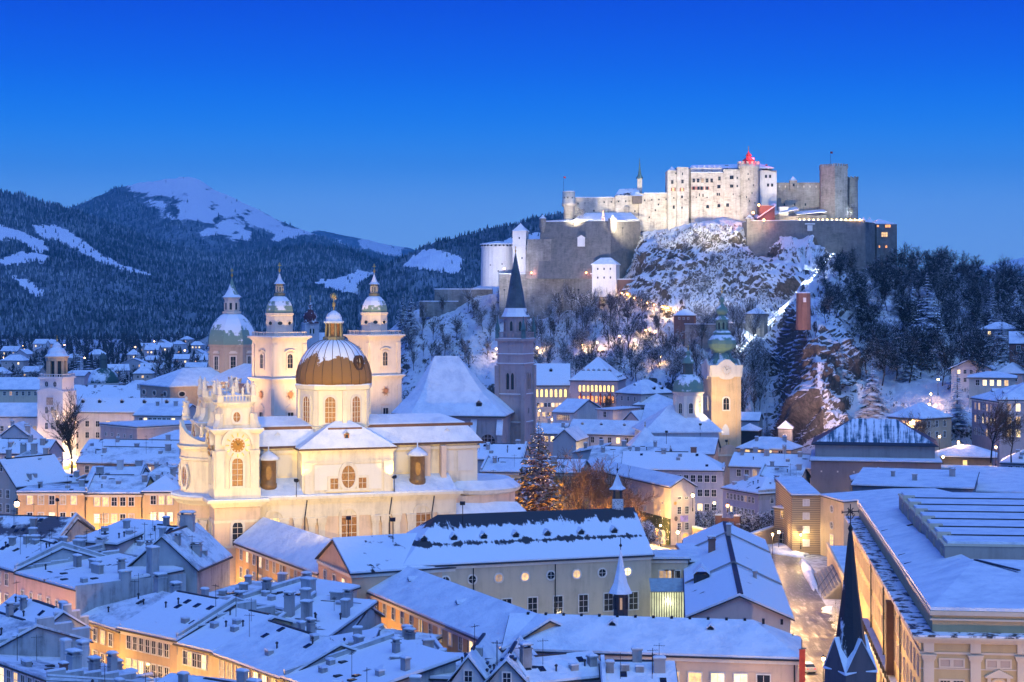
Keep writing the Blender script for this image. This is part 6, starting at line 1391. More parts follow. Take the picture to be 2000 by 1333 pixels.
H('town_house', 'gabled grey house with arched attic window left of the lamplit row', -30, 948, 418, 32, 412, 16, 'cross', 6, wallm((.44, .40, .34)), 3, 2, chim=CH((.9, .3)), wins=[dict(z=19, n=1, w=1.6, h=1.9, style='arch', lit=0)])
H('town_house', 'low house with dark attic storey above the orange house', 45, 944, 430, 150, 430, 10, 'hip', 1.6, blank, chim=CH((.1, .3), (.9, .5)))
H('town_house', 'house with white conical turret cap and paired chimneys', 170, 940, 432, 270, 432, 14, 'gable', 2.6, bluew, chim=[(.2, .2, (1.6, 1.2, 2)), (.55, .4, (1.4, 1.4, 2.4), pale), (.85, .7, (1.6, 1.2, 2.4))])
H('town_house', 'small hip-roofed house snug against the church front', 272, 940, 430, 352, 430, 12, 'hip', 3.4, lilac, chim=CH((.3, .5), (.8, .3)))
H('town_house', 'purple-grey house with oval attic windows left of the Christmas market', -20, 886, 500, 90, 496, 10, 'gable', 3.5, lilac, 6, 2, chim=CH((.3, .2), (.6, .4), (.85, .3)), ws=dict(lit=.15))
H('town_house', 'roof cluster with tall square chimneys left of the market', 0, 910, 460, 95, 460, 12, 'hip', 3, blank, chim=[(.1, .3, (1.2, 1, 3)), (.35, .5, (1.4, 1, 2.4)), (.6, .4, (1.4, 1.2, 2.8)), (.85, .4, (1.3, 1.3, 3))])
H('town_house', 'slate-roofed house with stepped dark gable left of the white tower', -10, 862, 540, 66, 540, 10, 'cross', 5, bluew, 5, 1, chim=CH((.4, .2), (.7, .5), (.8, .2)))
H('town_house', 'long house with brownish side wall right of the Christmas market', 150, 905, 480, 352, 474, 15, 'gable', 3.6, wallm((.60, .46, .36)), 9, 1, chim=CH((.2, .3), (.45, .6), (.8, .4), (.95, .3)))
H('town_house', 'lower parallel house with yellow strip wall behind the market', 160, 884, 510, 352, 505, 12, 'gable', 3.0, yellow, 8, 1, chim=CH((.3, .4), (.8, .5)))
H('residence_palace', 'residence palace wing with five tall shuttered windows and flat attic', 196, 828, 560, 268, 545, 30, 'flat', 0, wallm((.56, .46, .40)), wins=[dict(z=8.5, n=5, w=1.5, h=5.2, style='arch', lit=0, pm=pale, m0=1.5), dict(z=16, n=5, w=.9, h=1, lit=0, m0=1.5)] , cat='palace', cornice=trim)
H('residence_palace', 'upper storey of the residence with a row of small square windows', 262, 812, 575, 352, 572, 20, 'gable', 3, wallm((.58, .50, .46)), 8, 1, cat='palace', chim=CH((.3, .4), (.7, .4)))
H('town_house', 'low snow-roofed house between residence and church', 292, 860, 520, 356, 516, 14, 'hip', 2.4, wallm((.55, .45, .38)), 4, 1)
H('long_palace', 'long white palace wing stretching right of the bell tower', 132, 806, 640, 352, 636, 14, 'gable', 4.6, wallm((.62, .58, .56)), 10, 3, cat='palace', ws=dict(w=1.3, hh=2.0, step=4, first=5, lit=.25), dorm=[(x, .3) for x in (.1, .25, .45, .65, .85)], snowm=patchy2)
H('long_palace', 'white palace wing left of the bell tower', -60, 815, 640, 84, 640, 14, 'gable', 4.4, wallm((.62, .58, .58)), 8, 2, cat='palace', ws=dict(step=4, first=5))
H('town_house', 'yellow-windowed long house behind the bell tower', -40, 762, 800, 82, 800, 16, 'gable', 5, wallm((.58, .50, .36)), 9, 1, ws=dict(lit=.3))
H('town_house', 'dark-roofed long house beside the green-domed church', 128, 778, 760, 345, 745, 16, 'gable', 5, lilac, 12, 1, snowm=patchy, chim=CH((.2, .4), (.4, .6), (.6, .4), (.8, .5)))
H('town_house', 'house with lit loggia right of the green-domed church', 232, 762, 850, 300, 850, 14, 'hip', 4, wallm((.6, .46, .40)), 6, 2, ws=dict(lit=.3))
H('town_house', 'pinkish house with arched gable behind the residence', 296, 775, 800, 348, 800, 14, 'hip', 3.5, wallm((.66, .48, .38)), 4, 1, ws=dict(lit=.5))
H('town_house', 'pale hall left of the green-domed church', 128, 735, 1000, 165, 1000, 18, 'gable', 2, rosew, 0)
H('town_house', 'hip-roofed house in front of the green-domed church', 130, 782, 770, 240, 760, 20, 'hip', 6, bluew, 0)
# white bell tower of the new residence
def bell_tower():
    t = thing('bell_tower', 'white square bell tower with open octagonal belfry and small dome', 'tower', (XW(107, 625), 628, 0), R(-14)); P = lambda n, b, m, s=False: b.part(n, m, t, s)
    tw = wallm((.68, .64, .64), name='bell_tower_white', var=.08)
    z1, z2, z3 = ZW(765, 625), ZW(737, 625), ZW(700, 625)
    b = MB(); b.box(-4.9, -4.9, -3, 4.9, 4.9, z1); P('wall', b, tw); b = MB(); b.box(-4.3, -4.3, z1, 4.3, 4.3, z2-.5); P('upper_wall', b, tw)
    for rz_, dx, dy in ((0, 0, -1), (R(-90), -1, 0)):
        M = Matrix.Translation((dx*4.9, dy*4.9, z1)) @ Matrix.Rotation(rz_, 4, 'Z'); b = MB(); b.add([(-5.2, -.3, -.3), (5.2, -.3, -.3), (5.2, -.3, .2), (0, -.3, 1.6), (-5.2, -.3, .2), (-5.2, .6, -.3), (5.2, .6, -.3), (5.2, .6, .2), (0, .6, 1.6), (-5.2, .6, .2)], [(0, 1, 2, 3, 4), (2, 7, 8, 3), (3, 8, 9, 4), (0, 5, 6, 1)], M); P('gable_cornice', b, tw)
        q = Matrix.Rotation(rz_, 4, 'Z')
        for x in (-1.6, 1.6):
            p = q @ Vector((x, -4.32, z1+1.6)); window(t, p, rz_, 1.3, 2.0, 'oval', tw, glass, .2, (1, 1), .2)
        for z in (z1-13, z1-7.5):
            for x in (-1.3, .9): p = q @ Vector((x, -4.92, z)); window(t, p, rz_, 1.0, 2.2, 'rect', tw, glass, .15, (1, 1), .15)
        for x in (-1.3, .9): p = q @ Vector((x, -4.92, z1-20)); window(t, p, rz_, 1.3, 2.6, 'rect', tw, LIT[0], .15, (1, 1), .15)
        p = q @ Vector((-.1, -4.92, z1-4.6)); window(t, p, rz_, 2.6, 2.6, 'rect', tw, plain('painted_dial', (.45, .32, .24), .8, var=.5, nscale=2), .12, (0, 0), .1)
    b = MB(); b.box(-4.8, -4.8, z2-.6, 4.8, 4.8, z2); P('cornice', b, tw); balustrade(t, [(-4.4, -4.4), (4.4, -4.4), (4.4, 4.4), (-4.4, 4.4)], z2, 1.1, tw, .9, True)
    st = wallm((.55, .40, .26), name='belfry_stone'); b = MB(); b.lathe([(2.6, z2), (2.6, z3)], 8, rot=R(22.5)); P('belfry_core', b, glass)
    for i in range(8): a = i*R(45)+R(22.5); b = MB(); b.cbox(3.1*math.cos(a), 3.1*math.sin(a), z2, .8, .8, z3-z2); P('belfry_pier', b, st)
    b = MB(); b.lathe([(3.7, z3-1), (3.7, z3), (4.2, z3+.2), (4.2, z3+.6)], 8, rot=R(22.5)); P('belfry_ring', b, st)
    b = MB(); b.lathe([(4.2, z3+.6), (3.2, z3+1.6), (3.0, z3+2.4), (2.4, z3+3.2), (1.6, z3+3.6), (1.5, z3+4.4), (.8, z3+5.2), (.2, z3+5.6)], 8, rot=R(22.5)); P('dome', b, snow); finial(t, 0, 0, z3+5.5, 2.4, .35, False)
bell_tower()
def green_dome():
    Y = 950; t = thing('domed_church', 'small church with dark green snow-streaked dome near the white bell tower', 'church', (XW(202, Y), Y, 0)); P = lambda n, b, m, s=False: b.part(n, m, t, s)
    z = lambda py: ZW(py, Y)
    b = MB(); b.lathe([(8.2, -3), (8.2, z(751)), (8.8, z(750)), (8.8, z(748))], 12); P('drum', b, wallm((.55, .52, .46)))
    b = MB(); b.lathe([(8.1, z(748)), (8.0, z(742)), (7.2, z(733)), (5.4, z(724)), (2.6, z(719))], 20); P('dome', b, mat_snowpatch('dark_green_dome_with_snow', (.04, .10, .09), .5, .03, (.12, .12, .1)), True)
    b = MB(); b.lathe([(2.2, z(719)), (1.9, z(702)), (2.3, z(701)), (1.9, z(695)), (.2, z(690))], 10); P('lantern', b, MATS['dark_verdigris'])
    b = MB(); b.lathe([(10.5, -3), (10.5, z(762)), (8.0, z(756))], 12); P('lower_roof', b, snow)
green_dome()
def onion_tower():
    Y = 900; t = thing('onion_tower', 'blue-grey church tower with dark red onion dome behind the cathedral', 'tower', (XW(606, Y), Y, 0), R(20)); P = lambda n, b, m, s=False: b.part(n, m, t, s); z = lambda py: ZW(py, Y)
    b = MB(); b.box(-3.6, -3.6, -3, 3.6, 3.6, z(632)); P('wall', b, wallm((.45, .48, .52)))
    for rz_ in (0, R(-90)):
        q = Matrix.Rotation(rz_, 4, 'Z')
        for x in (-.8, .8): window(t, q @ Vector((x, -3.62, z(652))), rz_, .9, 2.6, 'arch', white, glass, .15, (0, 0), .15)
        p = q @ Vector((0, -3.62, z(637))); clock(t, p.x, p.y, p.z, rz_, 1.2, white, iron, iron)
    b = MB(); b.lathe([(5.0, z(632)), (3.4, z(628)), (3.2, z(624)), (3.7, z(619)), (3.2, z(613)), (1.6, z(608)), (.9, z(604)), (.9, z(600)), (1.2, z(598)), (.5, z(593)), (.1, z(588))], 12); P('onion_dome', b, mat_snowpatch('dark_red_dome_with_snow', (.10, .03, .04), .56, .03, (.3, .3, .3)), True); finial(t, 0, 0, z(588), 3, .25)
    b = MB(); b.box(-16, -2, -3, 14, 10, z(668)); P('nave_wall', b, MATS['plaster_114_122_132']); b = MB(); b.slab([(-16.5, -2.5, z(668)), (14.5, -2.5, z(668)), (14.5, 10.5, z(668)), (-16.5, 10.5, z(668)), (-16.5, 4, z(652)), (14.5, 4, z(652))], [[0, 1, 5, 4], [4, 5, 2, 3]], 0, .4); r = P('nave_roof', b, snow); fixn(r.data)
onion_tower()
H('town_house', 'plain white house behind the cathedral drum', 415, 678, 1000, 452, 1000, 16, 'hip', 3, white, 6, 2, ws=dict(w=1, lit=0))

# ---- between the churches and the castle hill
H('town_house', 'brown-pilastered house with flat attic beside the tall conifer', 932, 948, 430, 1012, 428, 14, 'flat', 0, wallm((.42, .32, .26)), 5, 2, ws=dict(lit=.4, step=3.6), cornice=trim)
H('town_house', 'cream house with flat cornice just behind the tall conifer', 940, 922, 452, 1135, 448, 18, 'gable', 2.4, yellow, 0, chim=CH((.1, .3), (.5, .5), (.7, .3)), cornice=trim)
H('town_house', 'rear house with big plain roof right of the gothic choir', 930, 898, 480, 1020, 478, 14, 'gable', 3.4, bluew, 0, chim=CH((.2, .3), (.8, .6)))
m1 = bld('gallery_house', 'white corner house with banner and ivy-covered side above the lantern-lit yard', 'house', (XW(1135, 478), 478), (XW(1310, 428), 428), 6.5, ZW(953, 428), 'gable', 2.2, wallm((.64, .54, .46), name='gallery_plaster'), ov=.5,
         wins=[dict(f='f', z=9.4, n=9, w=.7, h=.5, style='oval', lit=.0), dict(f='f', z=6.6, n=4, w=.6, h=1.2, lit=.3, m0=20, m1=2), dict(f='r', z=10.9, n=2, w=.9, h=.6, style='oval', lit=0, m0=1.4), dict(f='r', z=7.4, n=2, w=.9, h=1.7, lit=0, m0=1.2, bars=(1, 2)), dict(f='r', z=3.6, n=2, w=.9, h=1.6, lit=0, m0=1.2, bars=(1, 2))])
Lm = (Vector((XW(1310, 428), 428))-Vector((XW(1135, 478), 478))).length
b = MB(); b.box(Lm-26, -.35, -1, Lm, -.01, 6.3); b.part('ivy', mat_snowpatch('ivy_dusted_with_snow', (.03, .04, .02), .62, .03, (1.5, 1.5, 1.5), 3), m1)
b = MB(); b.box(Lm+.02, 2.5, 5.5, Lm+.10, 4.6, 7.0); b.part('banner', plain('purple_white_banner', (.35, .30, .62), .6, nscale=.8, var=.5), m1)
b = MB(); b.add([(Lm+.04, 1.4+.45*math.cos(2*math.pi*i/16), 6.3+.6*math.sin(2*math.pi*i/16)) for i in range(16)], [tuple(range(16))]); b.part('medallion', plain('dark_medallion', (.12, .09, .08), .6), m1)
b = MB(); b.add([(Lm+.04, 1.2+.42*math.cos(2*math.pi*i/16), 10.0+.42*math.sin(2*math.pi*i/16)) for i in range(16)], [tuple(range(16))]); b.part('sundial', gold, m1)
window(m1, (Lm+.02, 3.8, .2), R(90), 1.6, 2.6, 'arch', trim, lit_o, .3, (0, 0), .2)
for s_ in (3.2, 6.6): window(m1, (Lm-s_, -.37, .2), 0, 1.8, 2.8, 'arch', trim, lit_o if s_ > 5 else LIT[1], .3, (0, 0), .2)
H('town_house', 'long grey-blue house with three rows of windows behind the lantern yard', 1215, 918, 492, 1412, 488, 14, 'hipr', 4.2, wallm((.44, .44, .50)), 13, 3, chim=[(.4, .45, (1.2, .8, 1.2)), (.7, .5, (1.6, .8, 1.6), brickm)], ws=dict(lit=.12, w=1.2, first=3, step=3.9))
H('town_house', 'angled grey-blue house with two red-lit windows beside the tan garden wall', 1412, 954, 462, 1482, 448, 13, 'hip', 3.2, wallm((.46, .46, .53)), 8, 3, side=2, chim=CH((.3, .3), (.8, .6)), ws=dict(lit=.2, w=.9, hh=1.4, first=2.4, step=3.2))
H('town_house', 'bluish house with lit windows behind the timber-clad block', 1480, 940, 470, 1560, 466, 14, 'gable', 3, wallm((.40, .43, .50)), 5, 3, chim=CH((.2, .5), (.9, .4)), ws=dict(lit=.3))
H('town_house', 'long dark-eaved house with row of chimneys under the abbey tower', 1425, 912, 500, 1588, 492, 14, 'gable', 3.2, wallm((.42, .42, .50)), 9, 1, chim=CH((.1, .4), (.25, .5), (.4, .4), (.6, .5), (.8, .4)))
H('town_house', 'wide white roof with dark valley line below the abbey', 1150, 905, 510, 1300, 505, 16, 'gable', 4, bluew, 8, 1, chim=CH((.15, .3), (.4, .5), (.6, .3), (.8, .6)))
H('town_house', 'blue-walled house with small wooden bell cage', 1120, 885, 530, 1180, 528, 12, 'shedx', 2, bluew, 0, chim=CH((.3, .4), (.8, .5)))
H('town_house', 'long low white house with drainpipes below the abbey courtyard', 1108, 848, 585, 1258, 575, 12, 'gable', 4.2, pale, 8, 1, pipes=(.3, .9), dorm=[(x, .3, 'f', dict(w=.8, h=.6, d=1)) for x in (.15, .4, .7)])
H('town_house', 'house with blank blue gable beside the conifer tip', 1080, 862, 560, 1125, 558, 16, 'cross', 3.6, bluew, 0, chim=CH((.3, .5)))
H('town_house', 'low pink-walled house left of the blank blue gable', 1030, 848, 600, 1105, 598, 12, 'gable', 3, wallm((.62, .46, .42)), 5, 1, chim=CH((.5, .5), (.9, .3)))
H('abbey_nave', 'broad plain abbey church roof with orange strip wall left of the pediment', 1236, 885, 548, 1394, 542, 16, 'gable', 4.2, wallm((.62, .46, .36)), wins=[dict(z=9.6, n=6, w=.9, h=.9, style='oval', lit=0, m0=12, m1=2)], cat='church')
H('abbey_house', 'orange-lit house with bright doorway right of the abbey tower', 1440, 876, 545, 1545, 538, 12, 'hip', 3, wallm((.64, .46, .28)), 4, 1, ws=dict(lit=.6, w=1.3, hh=2.2), chim=CH((.3, .3), (.8, .4)))
def pediment():
    t = thing('abbey_pediment', 'curved baroque pediment with statues at the foot of the abbey tower', 'gable', (XW(1424, 552), 552, 0), R(4)); z = ZW(888, 552)
    b = MB(); b.box(-5.6, 0, -3, 5.6, 1.2, z); n = 14; b.loft([[(x, y, zz) for x, zz in [(-3, z), (3, z)]+[(2.6*math.cos(math.pi*i/n), z+1+1.9*math.sin(math.pi*i/n)) for i in range(n+1)]] for y in (.1, 1.1)]); b.part('wall', wallm((.68, .48, .36)), t)
    b = MB(); b.box(-6, -.3, z-.5, 6, 1.5, z); b.part('cornice', trim, t)
    for x, s in ((-4.6, 1), (-3.2, 0), (3.4, 2), (4.8, 1)): statue(t, x, .5, z, 2.4, 0, seed=s)
    finial(t, 0, .6, z+2.8, 1.8, .2)
pediment()
# abbey school with lit arches under the hill
e1 = H('abbey_school', 'school wing with yellow arched windows under the castle hill', 1040, 754, 690, 1113, 690, 14, 'gable', 8, wallm((.58, .52, .46)), cat='building', wins=[dict(z=20.4, n=7, w=1.0, h=3.0, style='arch', lit=1, pm=lit_y, m0=.8, bw=.22, bars=(0, 0), fm=wallm((.40, .36, .32))), dict(z=16.6, n=8, w=1.0, h=1.5, lit=.7), dict(z=13, n=6, w=1.0, h=1.5, lit=.5)], dorm=((.5, .3),), snowm=patchy2)
e2 = H('abbey_school', 'broad lilac school block with two bright orange arcades and dormered hip roof', 1113.5, 744, 684, 1206, 680, 20, 'hip', 8.5, wallm((.48, .40, .42)), cat='building', wins=[dict(z=22.9, n=9, w=.95, h=2.5, style='arch', lit=1, pm=lit_y, m0=3, m1=1, bw=.25, bars=(0, 0), fm=wallm((.36, .30, .32))), dict(z=18.8, n=9, w=.95, h=2.5, style='arch', lit=1, pm=lit_o, m0=3, m1=1, bw=.25, bars=(0, 0), fm=wallm((.36, .30, .32))), dict(z=15.4, n=10, w=.9, h=1.4, lit=.5, m0=3.5, m1=2)],
       dorm=[(x, .16) for x in (.25, .36, .47, .58, .69, .8)]+[(.97, y, 'r') for y in (.3, .5, .7)], snowm=patchy2)
for x in (4.2, 8, 11.8, 15.6): b = MB(); b.box(x-.25, -.35, 18.0, x+.25, -.2, 22.4); b.part('red_banner', plain('red_cloth', (.6, .06, .04), .8), e2)
H('abbey_school', 'pale four-storey house with hipped dormer roof beside the school block', 1203, 768, 650, 1252, 640, 16, 'hip', 4.5, wallm((.54, .50, .46)), 3, 4, side=5, cat='building', ws=dict(lit=.05, w=.9, hh=1.5), dorm=((.5, .2), (.9, .5, 'r'), (.9, .75, 'r')))
H('town_house', 'small white house with bright gable beside the abbey yard', 1080, 806, 620, 1120, 616, 22, 'gable', 4, pale, 6, 1, ws=dict(w=.7))
H('town_house', 'white cube house at the end of the abbey yard', 1166, 800, 610, 1197, 606, 16, 'flat', 0, wallm((.66, .60, .56)), 1, 2)
H('town_house', 'small gabled chapel-like house with lit window by the yellow lamp', 1217, 824, 600, 1250, 596, 14, 'cross', 3.4, wallm((.66, .54, .46)), 2, 1, ws=dict(lit=.8, w=.8, first=3))
H('town_house', 'large plain blue roof between the lamp-lit gable and the rotunda', 1250, 838, 590, 1312, 588, 18, 'shed', 7, bluew, 0)
H('town_house', 'low house with wide roof left of the rotunda dome', 1238, 792, 640, 1312, 636, 14, 'hip', 3.6, grey, 3, 1)
H('town_house', 'snow-roofed shed right of the abbey tower under the cliff', 1440, 822, 620, 1482, 618, 10, 'gable', 2.4, bluew, 0)
H('town_house', 'lower snow-roofed shed beside the cliff path', 1440, 842, 600, 1480, 598, 8, 'hip', 2, slate, 0)
H('cemetery_chapel', 'tiny chapel with snow cap at the foot of the cliff', 1520, 838, 585, 1546, 584, 5, 'hip', 2.2, fort_g, 1, 1, ws=dict(w=.7, hh=1.2, first=3))
H('toll_house', 'brick toll house with white hipped roof on the lantern path', 1316, 617, 800, 1355, 798, 8, 'hip', 2.6, brickm, 3, 1, z0=40, ws=dict(w=.6, hh=.8, first=1.6, lit=0))
H('path_wall', 'dark retaining wall beside the toll house', 1338, 634, 790, 1400, 785, 1.5, 'flat', 0, fort_g, z0=36, cat='wall')
H('stone_hut', 'stone hut with snow roof beside the funicular', 1456, 614, 775, 1492, 772, 7, 'hip', 2.2, fort_g, 2, 1, z0=38, ws=dict(w=.6, hh=.8, first=1.6, lit=0))
H('path_wall', 'dark wall between toll house and stone hut', 1420, 632, 780, 1458, 778, 1.5, 'flat', 0, fort_g, z0=36, cat='wall')

# ---- right: theatre store, hillside villas
hall = H('stage_hall', 'dark theatre hall with blue-streaked copper hip roof', 1592, 868, 480, 1826, 474, 22, 'hip', 6.2, wallm((.34, .29, .26)), cat='hall', snowm=mat_snowpatch('copper_roof_streaked_with_snow', (.05, .12, .17), .50, .05, (.9, .05, .05), .6), wins=[dict(z=13, n=3, w=1.6, h=1.9, lit=0, pm=pale)], ov=1.0, thick=.06)
H('stage_lantern', 'boxy roof lantern with white cap on the copper hip roof', 1678, 832, 492, 1728, 491, 7, 'hip', 1.6, slate, z0=22, ov=1.0, cat='building')
pl = H('stage_plinth', 'long dark concrete block with small lamps below the theatre hall', 1584, 900, 472, 1838, 466, 30, 'flat', 0, wallm((.20, .18, .20)), cat='building')
for i in range(8): b = MB(); b.box(2.5+i*4.2, -.35, 13.2, 2.9+i*4.2, -.02, 13.6); b.part('wall_lamp', trim, pl)
H('villa', 'ochre house with lamp over its gate right of the theatre roof', 1735, 815, 545, 1800, 535, 14, 'hip', 4, wallm((.52, .42, .30)), 3, 2, side=3, ws=dict(lit=.1))
H('villa', 'small wing with pointed snow roof beside the lamp gate', 1800, 824, 550, 1836, 548, 9, 'hip', 3, wallm((.46, .38, .30)), 2, 1)
H('villa', 'four-storey lit school villa with grey mansard at the right', 1898, 778, 548, 1952, 528, 26, 'hip', 4.2, wallm((.50, .42, .38)), 6, 3, cat='villa', cornice=trim, ws=dict(lit=.45, w=1.0, hh=2.0, step=3.8, first=3.2), z0=6, dorm=((.3, .15), (.7, .15)))
H('villa', 'lilac continuation of the lit school villa', 1952, 782, 527, 2060, 524, 20, 'hip', 4.4, wallm((.52, .44, .40)), 5, 3, z0=6, cat='villa', cornice=trim, ws=dict(lit=.5, w=1.2, hh=2.2, step=3.8, first=3.2))
H('chalet', 'white chalet with shallow gable on the wooded slope', 1858, 722, 620, 1936, 616, 14, 'cross', 3.6, pale, 5, 2, z0=20, ws=dict(lit=.2, w=.9, hh=1.3, first=1.4, step=2.8), ov=1.2)
H('chalet', 'flat-roofed villa with two bright windows below the chalet', 1893, 738, 590, 1982, 586, 12, 'hip', 1.6, wallm((.54, .50, .40)), 5, 1, z0=18, ws=dict(lit=.5, w=1.2), ov=.9)
H('chalet', 'small villa with domed snow roof beside the flat-roofed villa', 1945, 730, 620, 1998, 616, 12, 'hip', 3.4, wallm((.55, .42, .36)), 3, 1, z0=20, ws=dict(lit=.4))
H('chalet', 'wooden-roofed house half hidden in the trees at the right edge', 1972, 672, 640, 2060, 636, 14, 'gable', 4, brickm, 4, 1, z0=28, ws=dict(lit=.2))
H('chalet', 'snow-roofed villa among the dark trees', 1915, 644, 700, 1988, 696, 12, 'hip', 2.6, wallm((.45, .42, .42)), 3, 1, z0=36)
H('pavilion', 'low pavilion with wide white hip roof and green-lit door', 1832, 892, 500, 1938, 496, 12, 'hip', 2.6, wallm((.30, .30, .26)), cat='pavilion', wins=[dict(z=11.6, n=1, w=1, h=2.2, pm=lit_y)], ov=1.4)
H('pavilion', 'flat dark terrace block under the low pavilion', 1830, 916, 478, 1945, 474, 8, 'flat', 0, wallm((.16, .17, .2)), cat='building')
H('town_house', 'small house with lit corner at the right edge below the school villa', 1955, 905, 480, 2050, 476, 12, 'hip', 3, wallm((.5, .46, .48)), 5, 1, ws=dict(lit=.2))
H('festival_roof', 'broad stepped flat snow roofs behind the festival hall', 1665, 948, 420, 1900, 412, 26, 'shed', 1.4, wallm((.22, .23, .26)), cat='building', wins=[dict(z=12.8, n=1, w=2.2, h=.9, pm=lit_y, m0=8, m1=12)], chim=CH((.3, .5), (.5, .3), (.8, .6)))
H('festival_roof', 'wide pale snow roof with thin light strips at the right edge', 1830, 958, 430, 2080, 420, 40, 'shed', 2, wallm((.22, .24, .26)), cat='building')
H('festival_roof', 'low gabled snow roof in front of the dark concrete block', 1665, 940, 445, 1775, 443, 10, 'cross', 2.2, slate, cat='building')
# ================================================================== festival hall, street, chapel spire
fh = wallm((.52, .39, .20), name='festival_ochre', var=.1); fh_t = wallm((.66, .54, .38), name='festival_stone', var=.08)
def festival():
    t = thing('festival_hall', 'large ochre festival hall with pilastered front, snowy roofs and boxy stage tower', 'hall', (47.9, 210, 0), math.atan2(-.1136, .9935))
    P = lambda n, b, m, par=t, s=False: b.part(n, m, par, s)
    W_, D = 42, 112
    b = MB(); b.box(0, 0, -3, W_, D, 19.3); P('wall', b, fh)
    b = MB(); b.box(1.5, 1.5, 19, W_, D-1, 22.5); P('attic_wall', b, fh)
    b = MB(); b.box(1.2, 1.2, 22.2, W_, 1.5, 22.7); b.box(1.2, 1.5, 22.2, 1.5, D, 22.7); b.box(1.2, 1.2, 21.6, W_, 1.48, 21.8); P('attic_cornice', b, fh_t)
    b = MB(); b.box(-.35, -.35, 19.2, W_, D, 19.5); b.box(-.7, -.7, 19.5, W_, D, 19.8); b.box(-1.0, -1.0, 19.8, W_, D, 20.0); c = P('cornice', b, fh_t)
    b = MB(); b.box(-.95, -.95, 20.005, W_, 1.5, 20.22); b.box(-.95, 1.5, 20.005, 1.5, D, 20.22); P('snow', b, mat_snowpatch('trodden_cornice_snow', (.06, .055, .06), .47, .03, (.6, .6, .6), 2.5), c)
    b = MB(); b.box(-.15, -.15, 17.9, W_, -.0, 18.15); b.box(-.14, 0, 17.9, 0, D, 18.15); b.box(-.1, -.1, 16.1, W_, 0, 16.25); P('string_course', b, fh_t)
    for i in range(8):
        x = .9+i*5.35; b = MB(); b.box(x-.6, -.4, -3, x+.6, 0, 17.2); b.box(x-.7, -.5, 17.2, x+.7, 0, 17.4); b.box(x-.8, -.62, 17.4, x+.8, 0, 17.75); b.box(x-.9, -.72, 17.75, x+.9, 0, 17.9); b.box(x-.6, -.35, 18.15, x+.6, 0, 19.2); P('pilaster', b, fh_t)
    for i in range(7):
        x = 3.55+i*5.35
        for s in (-.75, .75): window(t, (x+s, -.01, 16.5), 0, 1.1, .75, 'rect', fh_t, wallm((.5, .38, .28)), .2, (0, 0), .14)
        if i % 2 == 0:
            for s in (-.75, .75): window(t, (x+s, -.01, 12.8), 0, 1.1, 2.0, 'rect', fh_t, glass, .2, (2, 3), .14)
        else:
            b = MB(); b.box(x-1.6, -.5, 15.3, x+1.6, 0, 15.5); b.add([(x-1.5, -.5, 15.5), (x+1.5, -.5, 15.5), (x, -.5, 16.3), (x-1.5, 0, 15.5), (x+1.5, 0, 15.5), (x, 0, 16.3)], [(0, 1, 2), (0, 3, 4, 1), (1, 4, 5, 2), (2, 5, 3, 0)]); b.box(x-1.3, -.35, 12, x-.9, 0, 15.3); b.box(x+.9, -.35, 12, x+1.3, 0, 15.3); P('window_pediment', b, fh_t)
            window(t, (x, -.01, 12), 0, 1.5, 3.0, 'arch', fh_t, LIT[2], .2, (1, 2), .14)
    for i in range(26):
        y = 2.6+i*3.9
        for z, h_ in ((14.9, 2.2), (11.0, 2.6)): window(t, (-.01, y, z), R(-90), 1.15, h_, 'rect', fh_t, pale, .12, (1, 1), .12)
        if i % 2 == 0: window(t, (-.01, y+1.9, 3.0), R(-90), 1.4, 4.0, 'arch', fh_t, LIT[1] if i % 3 == 0 else glass, .25, (1, 2), .14)
    b = MB(); b.box(-1.4, 0, 8.2, 0, 74, 8.5); bal = P('balcony', b, fh_t); b = MB(); b.box(-1.38, 0, 8.505, -.02, 74, 8.72); P('snow', b, snow, bal)
    b = MB(); b.box(-1.4, 0, 9.5, -1.32, 74, 9.58)
    for i in range(60): b.box(-1.4, i*1.25, 8.5, -1.33, i*1.25+.07, 9.5)
    P('railing', b, iron, bal)
    for i in range(24):
        b = MB(); c0 = Vector((-1.45, 1.5+i*3.05, 9.3)); n = 10
        b.loft([[tuple(c0+Vector((.1*math.cos(q), (.42+.1*math.sin(q))*math.cos(2*math.pi*k/n), (.42+.1*math.sin(q))*math.sin(2*math.pi*k/n)))) for q in (0, 1.6, 3.1, 4.7)] for k in range(n+1)], False, False); P('wreath', b, plain('dark_wreath', (.035, .03, .02), .9), bal)
    for y in (22, 45, 66): b = MB(); b.tube((-.2, y, 19.2), (-.2, y, 0), .14); P('drainpipe', b, iron)
    b = MB(); b.box(-1.2, 30, 9.0, -.2, 31.6, 18.8); P('dark_banner', b, plain('dark_cloth', (.05, .025, .02), .8))
    # roof
    v = [(1.3, 1.3, 22.75), (W_, 1.3, 22.75), (W_, 24, 25.0), (9.4, 24, 25.0), (1.3, D, 22.75), (9.4, D, 24.0), (9.4, 31, 24.2), (W_, 31, 24.2)]
    b = MB(); b.slab(v, [[0, 1, 2, 3], [0, 3, 6, 5, 4], [3, 2, 7, 6]], 0, .4); r = P('roof', b, snow); fixn(r.data)
    for y in (36, 44, 70): b = MB(); b.slab([(1.6, y-1.6, 23.16), (7, y, 24.2), (7, y+.35, 24.2), (1.6, y-1.3, 23.16)], [[0, 1, 2, 3]], 0, .16); P('roof_seam', b, tin)
    b = MB(); b.slab([(9.4, 24.1, 25.42), (14, 18, 25.05), (14.4, 18.2, 25.05), (9.9, 24.2, 25.42)], [[0, 1, 2, 3]], 0, .14); P('roof_seam', b, tin)
    # stage tower
    x0, y0, y1 = 6.6, 31, 92
    b = MB(); b.box(x0, y0, 22, W_+10, y1, 26.3); P('stage_tower_wall', b, wallm((.40, .34, .28)))
